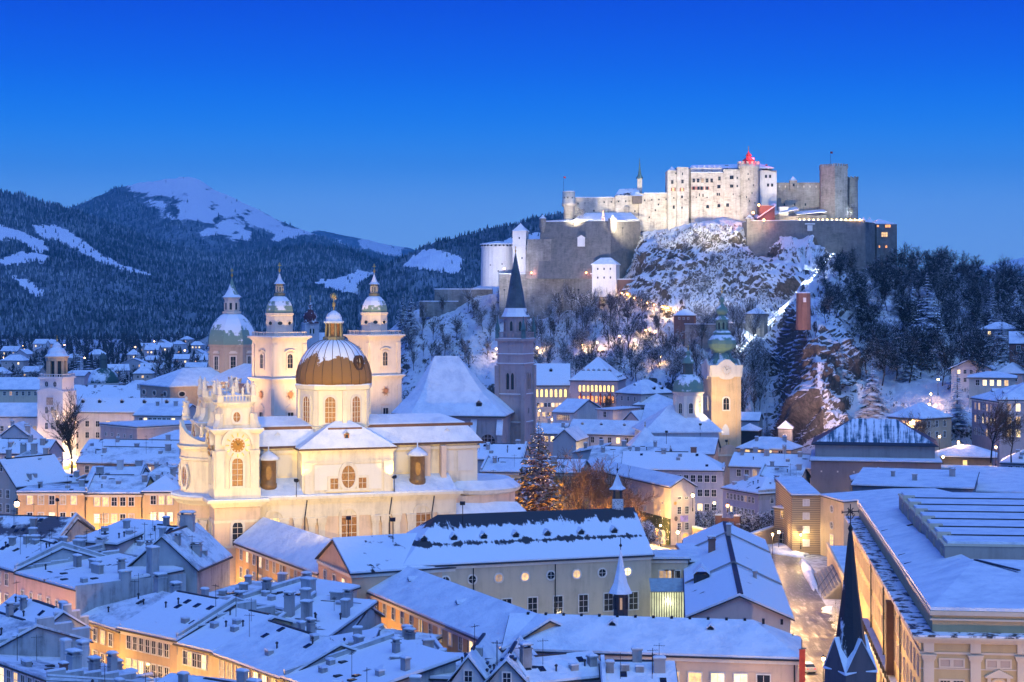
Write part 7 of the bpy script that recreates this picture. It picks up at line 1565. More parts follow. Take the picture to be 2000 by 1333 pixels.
    b = MB(); b.box(x0-.15, y0-.15, 26.3, W_+10, y1+.15, 26.55); tr = P('stage_tower_roof', b, fh_t); b = MB(); b.box(x0+.4, y0+.3, 26.56, W_+10, y1-.2, 26.9); P('snow', b, snow, tr)
    for i in range(6):
        y = y0+9*i+6; b = MB(); b.box(x0+1.0, y, 26.9, W_+10, y+.18, 27.08); P('snow_guard', b, tin, tr)
        b = MB(); b.box(x0-.3, y, 26.2, x0+1.6, y+.9, 27.3); P('parapet_tooth', b, fh_t, tr)
    for i in range(7): window(t, (x0-.02, y0+3+i*8.6, 23.6), R(-90), 1.0, 1.9, 'rect', fh_t, glass, .14, (1, 1), .12)
    b = MB(); b.box(18, 30.8, 23.4, 18.3, 31, 23.8); b.part('wall_lamp', pale, t)
festival()
def mat_road():
    m, nt, b = nodemat('wet_slushy_asphalt'); p = pos(nt); n = nz(nt, .3, 6, .7, p); n2 = nz(nt, 1, 4, .6, scaled(nt, p, (1.6, .12, 1)))
    s = mth(nt, 'ADD', mth(nt, 'MULTIPLY', n.outputs[0], .5), mth(nt, 'MULTIPLY', n2.outputs[0], .5))
    sp = nt.nodes.new('ShaderNodeSeparateXYZ'); nt.links.new(p, sp.inputs[0])       # wheel tracks along the street
    u = mth(nt, 'ADD', mth(nt, 'SUBTRACT', sp.outputs['X'], mth(nt, 'MULTIPLY', sp.outputs['Y'], .107)), mth(nt, 'MULTIPLY', n.outputs[0], .5))
    tr = mth(nt, 'MULTIPLY', mth(nt, 'SINE', mth(nt, 'MULTIPLY', u, 3.6)), .012)
    s = mth(nt, 'ADD', s, tr)
    nt.links.new(rmp(nt, s, [(.38, (.05, .048, .045)), (.5, (.12, .11, .10)), (.64, (.42, .41, .40))]), b.inputs['Base Color'])
    nt.links.new(rmp(nt, s, [(.4, (.3, .3, .3)), (.6, (.8, .8, .8))]), b.inputs['Roughness']); return m
b = MB(); b.add([(x, y, .03) for x, y in ((36, 180), (46, 180), (51, 256), (60, 338), (64, 400), (74, 440), (30, 440), (46, 400), (48, 338), (40, 254))], [tuple(range(10))]); struct('road', b, mat_road())
b = MB(); b.prism([(46, 180), (52, 180), (56, 256), (64, 338), (61, 338), (51, 256)], .0, .14); struct('pavement', b, plain('granite_paving', (.22, .21, .20), .7, nscale=3))
b = MB(); b.prism([(36, 180), (37.6, 180), (41.5, 254), (49, 338), (47.6, 338), (40, 254)], .0, .14); struct('pavement', b, MATS['granite_paving'])
def heap(label, px, py, w_, d, h, rz=0., seed=0):
    v = G(px, py, 0); t = thing('snow_heap', label, 'snow heap', (v.x, v.y, 0), rz); b = MB(); n = 18; rnd = random.Random(seed); j = [rnd.uniform(.75, 1.2) for _ in range(n)]
    b.loft([[(w_/2*k*j[i]*math.cos(2*math.pi*i/n), d/2*k*j[(i+3) % n]*math.sin(2*math.pi*i/n), z) for i in range(n)] for k, z in ((1, -.05), (.93, h*.35), (.7, h*.75), (.35, h), (.05, h*1.03))]); b.part('snow', snow, t, True)
heap('small round heap of ploughed snow at the street edge', 1630, 1195, 5, 7, .9, 0, 1)
heap('long ridge of ploughed snow beside the terrace steps', 1578, 1120, 2.2, 42, .9, R(-6), 2)
heap('broad bank of cleared snow in front of the timber-clad block', 1535, 1076, 9, 22, 1.0, R(8), 3)
# timber-clad block and terraces at the end of the street
def mat_planks():
    m, nt, b = nodemat('horizontal_timber_cladding'); p = pos(nt); wv = nt.nodes.new('ShaderNodeTexWave'); wv.bands_direction = 'Z'; wv.inputs['Scale'].default_value = .62; wv.inputs['Distortion'].default_value = .2; nt.links.new(p, wv.inputs['Vector'])
    nt.links.new(rmp(nt, wv.outputs[0], [(.04, (.12, .085, .05)), (.14, (.36, .27, .16)), (.9, (.42, .32, .19))]), b.inputs['Base Color']); b.inputs['Roughness'].default_value = .8; return m
planks = mat_planks()
tb = H('timber_block', 'tall timber-clad block with a column of four small windows at the street end', 1547, 968, 413, 1602, 413, 26, 'shed', 1.2, planks, cat='building', ov=.3, wins=[dict(z=2+3.1*i, n=1, w=1.3, h=1.3, lit=0, pm=pale, m0=1) for i in range(4)])
H('plaster_block', 'plaster stair block with round windows beside the timber-clad block', 1602.3, 968, 413, 1648, 400, 26, 'shed', 1.2, wallm((.58, .46, .30)), cat='building', ov=.3, wins=[dict(z=10.5, n=1, w=1.5, h=1.5, style='round', lit=0, m0=1), dict(z=6.8, n=1, w=1.5, h=1.5, style='round', lit=0, m0=1), dict(z=3, n=1, w=1.8, h=2.4, lit=1, m0=1)])
H('timber_annex', 'small timber annex with arched passage left of the timber-clad block', 1512, 992, 428, 1546.5, 424, 8, 'flat', 0, planks, cat='building', wins=[dict(z=6.8, n=1, w=1.0, h=1.6, lit=0), dict(z=.2, n=1, w=2.2, h=3.0, style='arch', lit=0)])
t = thing('terrace', 'raised snowy terrace with parapet and broad steps beside the street', 'terrace', (XW(1600, 385), 338, 0), R(-6))
b = MB(); b.box(-2.6, 2, -1, 7, 56, 4.4); b.part('wall', wallm((.44, .36, .27)), t); b = MB(); b.box(-2.2, 2.4, 4.41, 7, 56, 4.75); b.part('snow', snow, t)
b = MB(); b.box(-2.7, 1.9, 4.4, -2.3, 56, 5.4); b.part('parapet', fh_t, t)
for i in range(6): b = MB(); b.box(-6.2+i*.6, 14, -.5, -2.7, 44-i*1.2, .55*(i+1)); b.part('step', concrete, t)
for y in (14, 22): b = MB(); b.tube((-6.6, y, 0), (-6.6, y, 1.1), .05); b.tube((-6.6, y, 1.1), (-3.2, y+6, 4.2), .05); b.part('handrail', iron, t)
def gwall(label, a, bb, h_, m=None):
    A, B = G(*a, h_), G(*bb, h_); return bld('garden_wall', label, 'wall', A, B, .8, h_, 'flat', 0, m or wallm((.50, .40, .28)), ov=.15, deck=fh_t)
gwall('tan garden wall running from the gallery house toward the lamp gate', (1352, 1030), (1440, 1052), 4.2); gwall('tan garden wall right of the long gabled wing', (1448, 1052), (1512, 1030), 4.2)
t = thing('gate_pier', 'brick gate piers with an arched top below the orange lamp', 'gate', (XW(1422, 440), 440, 0), R(-20))
for x in (-2.4, 2.4): b = MB(); b.cbox(x, 0, -1, 1.4, 1.4, 6.6); b.part('pier', brickm, t); b = MB(); b.cbox(x, 0, 5.61, 1.6, 1.6, .3); b.part('snow_cap', snow, t)
b = MB(); b.box(-1.7, -.4, 4.2, 1.7, .4, 5.0); b.part('lintel', brickm, t)
# chapel spire in front of the festival hall
def spire():
    Y = 170; t = thing('chapel_turret', 'slender dark spire with ornate cross above a steep four-gabled stone turret', 'turret', (XW(1661, Y), Y, 0), R(24)); z = lambda py: ZW(py, Y)
    st = wallm((.11, .10, .11), name='dark_turret_stone', var=.2); w_ = 1.75; e, ap = z(1305), z(1246)
    b = MB(); b.box(-w_, -w_, -3, w_, w_, e); b.part('wall', st, t)
    for i in range(4):
        M = Matrix.Rotation(i*R(90), 4, 'Z'); b = MB(); b.add([(-w_, -w_-.02, e), (w_, -w_-.02, e), (0, -w_-.02, ap), (-w_, -w_+.3, e), (w_, -w_+.3, e), (0, -w_+.3, ap)], [(0, 1, 2), (5, 4, 3), (0, 3, 4, 1), (1, 4, 5, 2), (2, 5, 3, 0)], M); b.part('gable', st, t)
        b = MB(); b.slab([(-w_-.12, -w_-.08, e-.25), (0, -w_-.08, ap+.1), (0, 0, ap+.1), (-w_-.02, -w_*.3, e-.1)], [[0, 1, 2, 3]], 0, .1); b.slab([(0, -w_-.08, ap+.1), (w_+.12, -w_-.08, e-.25), (w_+.02, -w_*.3, e-.1), (0, 0, ap+.1)], [[0, 1, 2, 3]], 0, .1)
        b.v = [tuple(M @ Vector(p)) for p in b.v]; r = b.part('gable_roof', snow, t); fixn(r.data)
    b = MB(); b.lathe([(1.75, e+.6), (1.35, ap+.3), (.75, z(1150)), (.22, z(1045)), (.1, z(1036))], 8, rot=R(22.5)); b.part('spire', mat_snowpatch('dark_spire_tin', (.03, .032, .04), .6, .03, (.9, .9, .25)), t)
    b = MB(); zt = z(1036); b.lathe([(.1, zt-.2), (.26, zt+.15), (.1, zt+.5), (.05, zt+.6), (.05, z(985))], 8); c = z(1000)
    for a in (0, 90): 
        M = Matrix.Rotation(R(a), 4, 'Z'); L0 = .95 if a == 0 else .3
        b.box(-L0, -.04, c-.04, L0, .04, c+.05, M); 
        for s in (-1, 1):
            b.tube(M @ Vector((s*L0, 0, c-.16)), M @ Vector((s*L0, 0, c+.16)), .04, n=4); b.tube(M @ Vector((s*.5, 0, c-.3)), M @ Vector((s*.15, 0, c-.7)), .035, n=4); b.tube(M @ Vector((s*.5, 0, c-.3)), M @ Vector((s*.12, 0, c-.05)), .035, n=4); b.tube(M @ Vector((s*.35, 0, c+.35)), M @ Vector((s*.08, 0, c+.1)), .035, n=4)
    b.part('cross', iron, t)
spire()
def car():
    v = G(1577, 1312, 0); t = thing('parked_car', 'small white hatchback on the slushy street seen from behind', 'car', (v.x, v.y, .03), R(8))
    b = MB(); sec = [(-2.0, .35, .85, .78), (-1.95, .3, 1.0, .84), (-1.0, .28, 1.02, .86), (.6, .28, .98, .86), (1.7, .3, .86, .82), (2.0, .4, .7, .7)]
    b.loft([[(-w_, y, z0), (w_, y, z0), (w_*1.02, y, (z0+z1)/2), (w_*.94, y, z1), (-w_*.94, y, z1), (-w_*1.02, y, (z0+z1)/2)] for y, z0, z1, w_ in sec]); b.part('body', plain('white_car_paint', (.75, .75, .76), .25, spec=.5, var=.05), t)
    b = MB(); cab = [(-1.75, .98, .72), (-1.3, 1.42, .6), (.2, 1.46, .6), (.95, 1.0, .72)]
    b.loft([[(-.74, y, .95), (.74, y, .95), (w_, y, z), (-w_, y, z)] for y, z, w_ in cab]); b.part('glasshouse', glass, t)
    b = MB(); b.loft([[(-.6, -1.35, 1.43), (.6, -1.35, 1.43), (.6, .25, 1.47), (-.6, .25, 1.47)], [(-.55, -1.25, 1.5), (.55, -1.25, 1.5), (.55, .15, 1.53), (-.55, .15, 1.53)]]); b.part('roof', MATS['white_car_paint'], t)
    for sx in (-1, 1):
        for y in (-1.25, 1.3):
            b = MB(); M = Matrix.Translation((sx*.74, y, .31)) @ Matrix.Rotation(R(90), 4, 'Y'); b.lathe([(.31, -.1), (.31, .1)], 14, M=M); wh = b.part('wheel', plain('tyre_rubber', (.02, .02, .02), .8), t); b = MB(); b.lathe([(.18, -.11), (.18, .11)], 10, M=M); b.part('rim', plain('alloy', (.5, .5, .5), .3, .8), wh)
        b = MB(); b.box(sx*.6-.14, -2.04, .7, sx*.6+.14, -1.96, .86); b.part('tail_light', emit('tail_lamp', (1, .05, .03), 1.5), t)
    b = MB(); b.box(-.26, -2.05, .5, .26, -1.99, .62); b.part('number_plate', white, t)
car()
for i, (px, py, c, lab) in enumerate(((1567, 1268, (.62, .08, .04), 'tall red banner hanging at the university corner'), (1549, 1238, (.12, .35, .12), 'small green flag on the street wall above the red banner'), (1553, 1250, (.65, .5, .08), 'small yellow flag on the street wall above the red banner'), (1557, 1262, (.15, .3, .5), 'small blue flag on the street wall above the red banner'))):
    Y = 226 if i == 0 else 236+i*3; p = U(px, py, Y); t = thing('banner', lab, 'banner', (p.x, p.y, p.z), R(70 if i else 10)); L0 = 5.5 if i == 0 else 1.8
    b = MB(); b.tube((-.5, 0, 0), (.5, 0, .05), .04); b.part('pole', iron, t); b = MB(); b.loft([[(-.4, -.02, -.05), (.4, -.02, -.05), (.4, .02, -.05), (-.4, .02, -.05)], [(-.38, .06, -L0*.5), (.4, .08, -L0*.5), (.4, .12, -L0*.5), (-.38, .1, -L0*.5)], [(-.4, 0, -L0), (.4, 0, -L0), (.4, .04, -L0), (-.4, .04, -L0)]]); b.part('cloth', plain('cloth_%d' % i, c, .8), t)
# roof terrace with planters on the yellow-lit house
def roof_terrace():
    c = U(463, 1195, 262); t = thing('roof_terrace', 'boxed roof terrace full of snow-covered shrubs among the chimneys', 'terrace', (c.x, c.y, c.z), R(-8))
    wd, dp = 6.2, 3.4; wb = plain('terrace_boards', (.16, .13, .12), .8)
    b = MB(); b.box(-wd/2, -dp/2, -1.6, wd/2, dp/2, -.9); b.part('deck', wb, t)
    for x0, y0, x1, y1 in ((-wd/2, -dp/2, wd/2, -dp/2+.1), (-wd/2, -dp/2+.1, -wd/2+.1, dp/2), (wd/2-.1, -dp/2+.1, wd/2, dp/2)): b = MB(); b.box(x0, y0, -.9, x1, y1, .3); b.part('side_panel', wb, t)
    for i in range(9): b = MB(); b.tube((-wd/2+i*wd/8, -dp/2, .3), (-wd/2+i*wd/8, -dp/2, .75), .03, n=4); b.part('rail_post', iron, t)
    rnd = random.Random(4)
    for i in range(9):
        b = MB(); x, y = -wd/2+.7+i*.6, rnd.uniform(-.5, 1.0)
        for k in range(26):
            a, e_ = rnd.uniform(0, 6.28), rnd.uniform(.1, 1.4); r_ = rnd.uniform(.3, .75); b.tube((x, y, -.3), (x+r_*math.cos(a)*math.cos(e_), y+r_*math.sin(a)*math.cos(e_), .1+r_*math.sin(e_)*1.4), .05, .09, 4)
        b.part('shrub', MATS_T['conifer'], t)
# ================================================================== trees
def mat_tree(name, dark, dark2, th, snowc=(.74, .77, .82), amp=.7, nsc=1.2):
    m, nt, b = nodemat(name); g = nt.nodes.new('ShaderNodeNewGeometry'); sp = nt.nodes.new('ShaderNodeSeparateXYZ'); nt.links.new(g.outputs['Normal'], sp.inputs[0])
    n = nz(nt, nsc, 4, .65, g.outputs['Position']); c = rmp(nt, n.outputs[0], [(.35, dark), (.65, dark2)])
    e = mth(nt, 'ADD', sp.outputs['Z'], mth(nt, 'MULTIPLY', mth(nt, 'SUBTRACT', n.outputs[0], .5), amp*2)); f = rmp(nt, e, [(th-.08, (0, 0, 0)), (th+.08, (1, 1, 1))])
    nt.links.new(mixc(nt, f, c, snowc), b.inputs['Base Color']); b.inputs['Roughness'].default_value = .85; b.inputs['Specular IOR Level'].default_value = .1; return m
MATS_T = dict(bark=mat_tree('snow_dusted_bark', (.035, .028, .024), (.075, .06, .05), .62), twig=mat_tree('snow_dusted_twigs', (.05, .042, .038), (.10, .085, .075), .30),
              conifer=mat_tree('snow_laden_needles', (.012, .024, .018), (.03, .05, .035), .70, amp=.8), brown_conifer=mat_tree('needles_with_painted_lamplight', (.15, .10, .04), (.30, .18, .07), .97, amp=.5),  # big conifer: warm lamplight is put into the brown needle colour
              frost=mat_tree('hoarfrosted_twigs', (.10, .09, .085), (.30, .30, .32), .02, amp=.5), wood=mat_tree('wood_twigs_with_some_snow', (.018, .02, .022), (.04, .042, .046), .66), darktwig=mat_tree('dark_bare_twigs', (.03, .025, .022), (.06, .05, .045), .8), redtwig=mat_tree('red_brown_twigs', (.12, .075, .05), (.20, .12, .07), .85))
def bare_tree(h, seed, spread=.55, levels=4, r0=.22, twigr=.05):
    rnd = random.Random(seed); tr = MB(); cr = MB()
    def grow(p, d, L_, r, lv):
        n = 3 if lv < 2 else 2; q = p
        for i in range(n):
            d = (d+Vector((rnd.gauss(0, .10), rnd.gauss(0, .10), .05 if lv else 0))).normalized(); e = q+d*L_/n
            (tr if lv < 1 else cr).tube(q, e, max(twigr*.7, r*(1-.35*i/n)), max(twigr*.6, r*(1-.35*(i+1)/n)), 6 if lv < 1 else 3)
            if lv < levels and (i > 0 or lv > 0):
                for _ in range(rnd.choice((2, 3)) if lv else 4):
                    a = rnd.uniform(0, 6.28); o = d.orthogonal().normalized(); s = o*math.cos(a)+d.cross(o)*math.sin(a)
                    nd = (d*(1-spread*rnd.uniform(.5, 1.1))+s*spread*rnd.uniform(.8, 1.3)+Vector((0, 0, .12))).normalized()
                    grow(q.lerp(e, rnd.uniform(.3, 1)), nd, L_*rnd.uniform(.48, .68), r*.5, lv+1)
            q = e
    grow(Vector((0, 0, -.8)), Vector((0, 0, 1)), h*.62, r0, 0)
    return tr, cr
def conifer(h, rad, seed, dens=1., droop=.35):
    rnd = random.Random(seed); tr = MB(); tr.tube((0, 0, -1), (0, 0, h*.97), h*.018, .03, 7); cr = MB(); nl = int(h*1.5*dens)
    for k in range(nl):
        f = (k+.5)/nl; z = h*(.06+.93*f); R_ = rad*(1-f)**.85*rnd.uniform(.8, 1.12)+.12; nb = max(5, int(13*(1-f*.6)))
        for i in range(nb):
            a = rnd.uniform(0, 6.28); L_ = R_*rnd.uniform(.72, 1.15); u = Vector((math.cos(a), math.sin(a), 0)); s = Vector((-u.y, u.x, 0))
            m = 4; P = [Vector((0, 0, z))+u*L_*j/m+Vector((0, 0, L_*(.12*(j/m)-droop*(j/m)**1.6*1.2+.10*(j == m)))) for j in range(m+1)]
            w0 = L_*.2+.12
            for j in range(m):
                wj = w0*(.5+.6*math.sin(math.pi*(j+.6)/m))
                for sg in (-1, 1):
                    tip = P[j]+u*L_*.28+s*sg*wj*1.3+Vector((0, 0, -wj*.55+rnd.uniform(-.1, .1)))
                    cr.add([P[j], P[j+1], tip], [(0, 1, 2) if sg < 0 else (0, 2, 1)])
    return tr, cr
def tree_proto(name, tr, cr, bm, cm):
    return (tr.mesh('trunk', bm), cr.mesh('crown', cm), name)
def plant(proto, p, label, group, rz=0., sc=1., cat='tree'):
    t = thing(proto[2], label, cat, p, rz, group); t.scale = (sc, sc, sc) if not hasattr(sc, '__len__') else sc
    mpart('trunk', proto[0], t); mpart('crown', proto[1], t); return t
BARE = [tree_proto('bare_tree', *bare_tree(13, s, .5+.06*(s % 3), 4, .2, .055), MATS_T['bark'], MATS_T['twig']) for s in (1, 2, 3, 4, 5)]
SLIM = [tree_proto('bare_tree', *bare_tree(14, s, .34, 3, .17, .06), MATS_T['bark'], MATS_T['twig']) for s in (11, 12, 13)]
CON = [tree_proto('conifer', *conifer(20, r_, s, 1., d), MATS_T['bark'], MATS_T['conifer']) for r_, s, d in ((4.6, 1, .3), (6.5, 2, .42), (3.2, 3, .25))]
WOOD = [(a, tree.copy(), n) for a, tree, n in BARE]
for _, m_, _n in WOOD: m_.materials[0] = MATS_T['wood']
rnd = random.Random(77)
def scatter(n, region, protos, label, group, s0, s1, seed, mind=5.):
    r = random.Random(seed); out_ = []; tries = 0
    while len(out_) < n and tries < n*40:
        tries += 1; px, py = region(r)
        p = HILL.hit(px, py)
        if any((p-q).length < mind for q in out_): continue
        out_.append(p); plant(r.choice(protos), p-Vector((0, 0, .4)), label, group, r.uniform(0, 6.28), r.uniform(s0, s1))
def inpoly(poly):
    xs = [p[0] for p in poly]; ys = [p[1] for p in poly]
    def f(r):
        while True:
            x, y = r.uniform(min(xs), max(xs)), r.uniform(min(ys), max(ys))
            if poly_mask(np.array([x]), np.array([y]), poly)[0]: return x, y
    return f
scatter(64, inpoly([(1030, 590), (1160, 585), (1310, 650), (1330, 760), (1040, 745)]), SLIM+BARE[:2], 'slim bare tree dusted with snow on the slope below the outer wall', 'bare trees below the outer wall', .75, 1.15, 1, 6)
scatter(26, inpoly([(790, 640), (880, 610), (980, 600), (985, 720), (790, 730)]), SLIM+BARE[2:4], 'bare tree clinging to the rocky left shoulder of the castle hill', 'bare trees on the left shoulder', .55, .9, 2, 7)
scatter(42, inpoly([(1360, 640), (1480, 640), (1490, 800), (1450, 840), (1360, 800)]), SLIM+BARE[:1], 'slim bare tree beside the funicular in the blue gully', 'bare trees in the gully', .7, 1.05, 3, 6)
scatter(88, inpoly([(1675, 590), (1700, 560), (2050, 600), (2050, 760), (1850, 760), (1690, 760)]), WOOD, 'bare snow-laced tree in the dark wood on the right-hand hill', 'bare trees of the right-hand wood', .95, 1.45, 4, 5.5)
scatter(28, inpoly([(1715, 545), (1800, 545), (2050, 590), (2050, 615), (1715, 590)]), [WOOD[0], WOOD[3], WOOD[4]], 'tall bare crest tree standing against the sky right of the fortress', 'bare trees on the skyline', 1.0, 1.5, 5, 7)
scatter(14, inpoly([(1290, 480), (1450, 470), (1460, 580), (1300, 600)]), BARE[1:3], 'small snow-crusted tree on the crag under the palace', 'small trees on the crag', .3, .5, 6, 6)
scatter(24, inpoly([(1690, 600), (2050, 610), (2050, 740), (1720, 740)]), CON, 'dark snow-flecked spruce among the bare trees of the right-hand wood', 'spruces of the right-hand wood', .6, 1.15, 14, 9)
scatter(18, inpoly([(1590, 545), (1650, 505), (1690, 530), (1680, 640), (1600, 640)]), WOOD, 'dark bare tree beside the upper funicular track', 'bare trees by the upper funicular', .6, 1.0, 15, 6)
for px, py, sc, k, lab in ((1812, 700, 1.72, 0, 'tall dark spruce rising above the bare wood'), (1702, 815, 1.05, 1, 'broad snow-laden cedar left of the snowy meadow'), (1868, 838, 1.0, 0, 'dark spruce beside the lamplit path'), (1778, 742, .75, 1, 'round snow-laden conifer above the meadow'),
        (1660, 745, .8, 1, 'snowy conifer at the edge of the pink cliff'), (1738, 700, .8, 2, 'narrow spruce behind the snowy meadow'), (1495, 852, .62, 2, 'slim dark cypress-like conifer near the cliff foot'), (803, 655, 1.15, 0, 'dark spruce pair leader on the left shoulder'), (790, 640, .95, 0, 'smaller dark spruce beside the pair leader on the left shoulder'), (1950, 690, .9, 0, 'dark spruce behind the villas'), (1915, 740, .6, 2, 'narrow spruce beside the chalet')):
    plant(CON[k], HILL.hit(px, py)-Vector((0, 0, .5)), lab, 'conifers on the hill', rnd.uniform(0, 6), sc)
# snow-covered shrubs and twigs over the crag: one mass that nobody could count
def shrubs():
    r = random.Random(9); V = []; FC = []
    regs = [inpoly([(1225, 470), (1300, 450), (1460, 440), (1500, 480), (1640, 490), (1560, 620), (1480, 640), (1230, 600)]), inpoly([(780, 640), (990, 590), (1300, 640), (1500, 660), (1520, 840), (1250, 780), (780, 735)]), inpoly([(1530, 640), (1640, 650), (1680, 800), (1560, 850)]), inpoly([(1640, 600), (2050, 620), (2050, 780), (1700, 800)])]
    for rg, n, sz in ((regs[0], 5200, .62), (regs[1], 3600, .6), (regs[3], 1500, .7)):
        for _ in range(n):
            p = HILL.hit(*rg(r))
            if float(fbm(np.array(p.x/13), np.array(p.z/11), 3, 5)) < -.02: continue
            s = sz*r.uniform(.5, 1.4)
            for k in range(4):
                a, e = r.uniform(0, 6.28), r.uniform(.2, 1.4); d = Vector((math.cos(a)*math.cos(e), math.sin(a)*math.cos(e), math.sin(e))); o = d.orthogonal()*.16*s
                q = p-Vector((0, 0, .2)); i = len(V); V += [tuple(q-o), tuple(q+o), tuple(q+d*1.7*s+o*2.2), tuple(q+d*1.9*s-o*1.5)]; FC.append((i, i+1, i+2, i+3))
    me = bpy.data.meshes.new('shrubs'); me.from_pydata(V, [], FC); me.materials.append(MATS_T['frost']); me.update()
    o = bpy.data.objects.new('shrubs', me); COL.objects.link(o); o['kind'] = 'stuff'; o['label'] = 'snow-covered shrubs and twigs growing over the castle crag'; o['category'] = 'shrubs'
shrubs()
# trees in the town
def town_tree(proto, px, py, Y, sc, label, rz=0.):
    plant(proto, (XW(px, Y), Y, 0), label, None, rz, sc)
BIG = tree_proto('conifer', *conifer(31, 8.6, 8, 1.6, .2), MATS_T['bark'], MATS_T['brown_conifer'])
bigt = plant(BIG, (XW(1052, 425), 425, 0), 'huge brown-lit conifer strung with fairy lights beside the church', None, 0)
b = MB(); r = random.Random(3)
for _ in range(80):
    f = r.uniform(.05, .95); a = r.uniform(3.3, 6.1); R_ = 8.4*(1-f)**.85*r.uniform(.75, 1.0); z = 31*(.06+.93*f)-R_*.15; b.lathe([(.02, -.06), (.06, 0), (.02, .06)], 5, (R_*math.cos(a), R_*math.sin(a)), M=Matrix.Translation((0, 0, z)))
o = b.part('fairy_lights', emit('fairy_light', (1, .72, .4), 5), bigt); o['kind'] = 'stuff'
LIM = tree_proto('bare_tree', *bare_tree(20, 31, .42, 4, .4, .06), MATS_T['bark'], MATS_T['darktwig']); plant(LIM, (XW(140, 600), 600, 0), 'large bare lime tree standing over the glowing Christmas market', None, 1., 1.1)
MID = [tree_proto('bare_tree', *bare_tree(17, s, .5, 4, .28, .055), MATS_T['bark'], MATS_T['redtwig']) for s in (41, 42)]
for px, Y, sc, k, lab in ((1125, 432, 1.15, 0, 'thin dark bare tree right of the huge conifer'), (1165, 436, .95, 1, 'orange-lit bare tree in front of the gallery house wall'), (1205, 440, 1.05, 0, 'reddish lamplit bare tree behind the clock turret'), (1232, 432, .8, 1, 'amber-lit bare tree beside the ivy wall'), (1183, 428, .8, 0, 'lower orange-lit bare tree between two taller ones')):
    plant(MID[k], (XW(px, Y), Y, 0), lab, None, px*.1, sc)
SHR = [tree_proto('snowy_shrub', *bare_tree(7, s, .75, 4, .1, .07), MATS_T['bark'], MATS_T['twig']) for s in (51, 52)]
for px, Y, lab in ((1250, 424, 'snow-crusted lamplit shrub nearest the orange tree'), (1268, 420, 'bright snow-crusted shrub against the ivy wall'), (1370, 440, 'snowy shrub below the grey-blue house'), (1390, 444, 'snowy shrub left of the brick gate piers'), (1460, 440, 'snowy shrub right of the brick gate piers'), (1480, 436, 'wide snowy shrub above the tan garden wall'), (1500, 438, 'snowy shrub beside the timber annex'), (1440, 446, 'dark hedge-like shrub beside the brick gate piers')):
    plant(SHR[int(px) % 2], (XW(px, Y), Y, 0), lab, 'snowy garden shrubs', px*.3, 1.0, 'shrub')
POT = tree_proto('potted_conifer', *conifer(4.2, 1.1, 17, 3.0, .25), MATS_T['bark'], MATS_T['conifer'])
for i in range(9):
    y = 64+i*7.0-2; A_ = math.atan2(-.1136, .9935); p = Vector((47.9+math.cos(A_)*(-2.2)-math.sin(A_)*y, 210+math.sin(A_)*(-2.2)+math.cos(A_)*y, .14))
    plant(POT, p, 'small Christmas conifer standing along the festival hall wall', 'Christmas conifers along the festival hall', i*1.3, 1.0)
for px, Y, sc, lab in ((1785, 497, .7, 'dark bare tree beside the theatre hall'), (1935, 474, .9, 'slim bare tree in front of the school villa'), (1975, 470, .7, 'small bare tree at the right edge by the lit corner house'), (1180, 640, .6, 'espaliered bare tree on the white yard wall')):
    plant(MID[0], (XW(px, Y), Y, ZW(900, Y) if px > 1700 else ZW(826, Y)), lab, None, px*.2, sc)
roof_terrace()
# beyond the old town: far houses, trees and lamps on the plain
r = random.Random(12); FARH = []
for i in range(54):
    Y = r.uniform(1050, 2150); px = r.uniform(-20, 470 if i % 3 else 800); 
    if 345 < px < 780 and Y < 1250: Y += 350
    wd = r.uniform(9, 20); z = 0
    if any(abs(XW(px, Y)-q[0]) < 14 and abs(Y-q[1]) < 22 for q in FARH): continue
    FARH.append((XW(px, Y), Y)); a = r.uniform(-.5, .5); A = Vector((XW(px, Y), Y)); B = A+Vector((wd*math.cos(a), wd*math.sin(a)))
    hh = r.uniform(6, 11); bld('far_house', 'small snow-roofed house among the trees of the far plain', 'house', A, B, r.uniform(8, 12), hh, r.choice(('gable', 'hip', 'cross')), r.uniform(3, 4.5), r.choice((pale, lilac, wallm((.5, .42, .36)), grey)), wins=[dict(z=hh-2.6, n=3, w=1.3, h=1.5, lit=.4)], group='houses on the far plain')
FB = [tree_proto('bare_tree', *bare_tree(14, s, .55, 3, .25, .16), MATS_T['bark'], MATS_T['twig']) for s in (61, 62)]; FC_ = [tree_proto('conifer', *conifer(17, 4, s, .5, .3), MATS_T['bark'], MATS_T['conifer']) for s in (63, 64)]
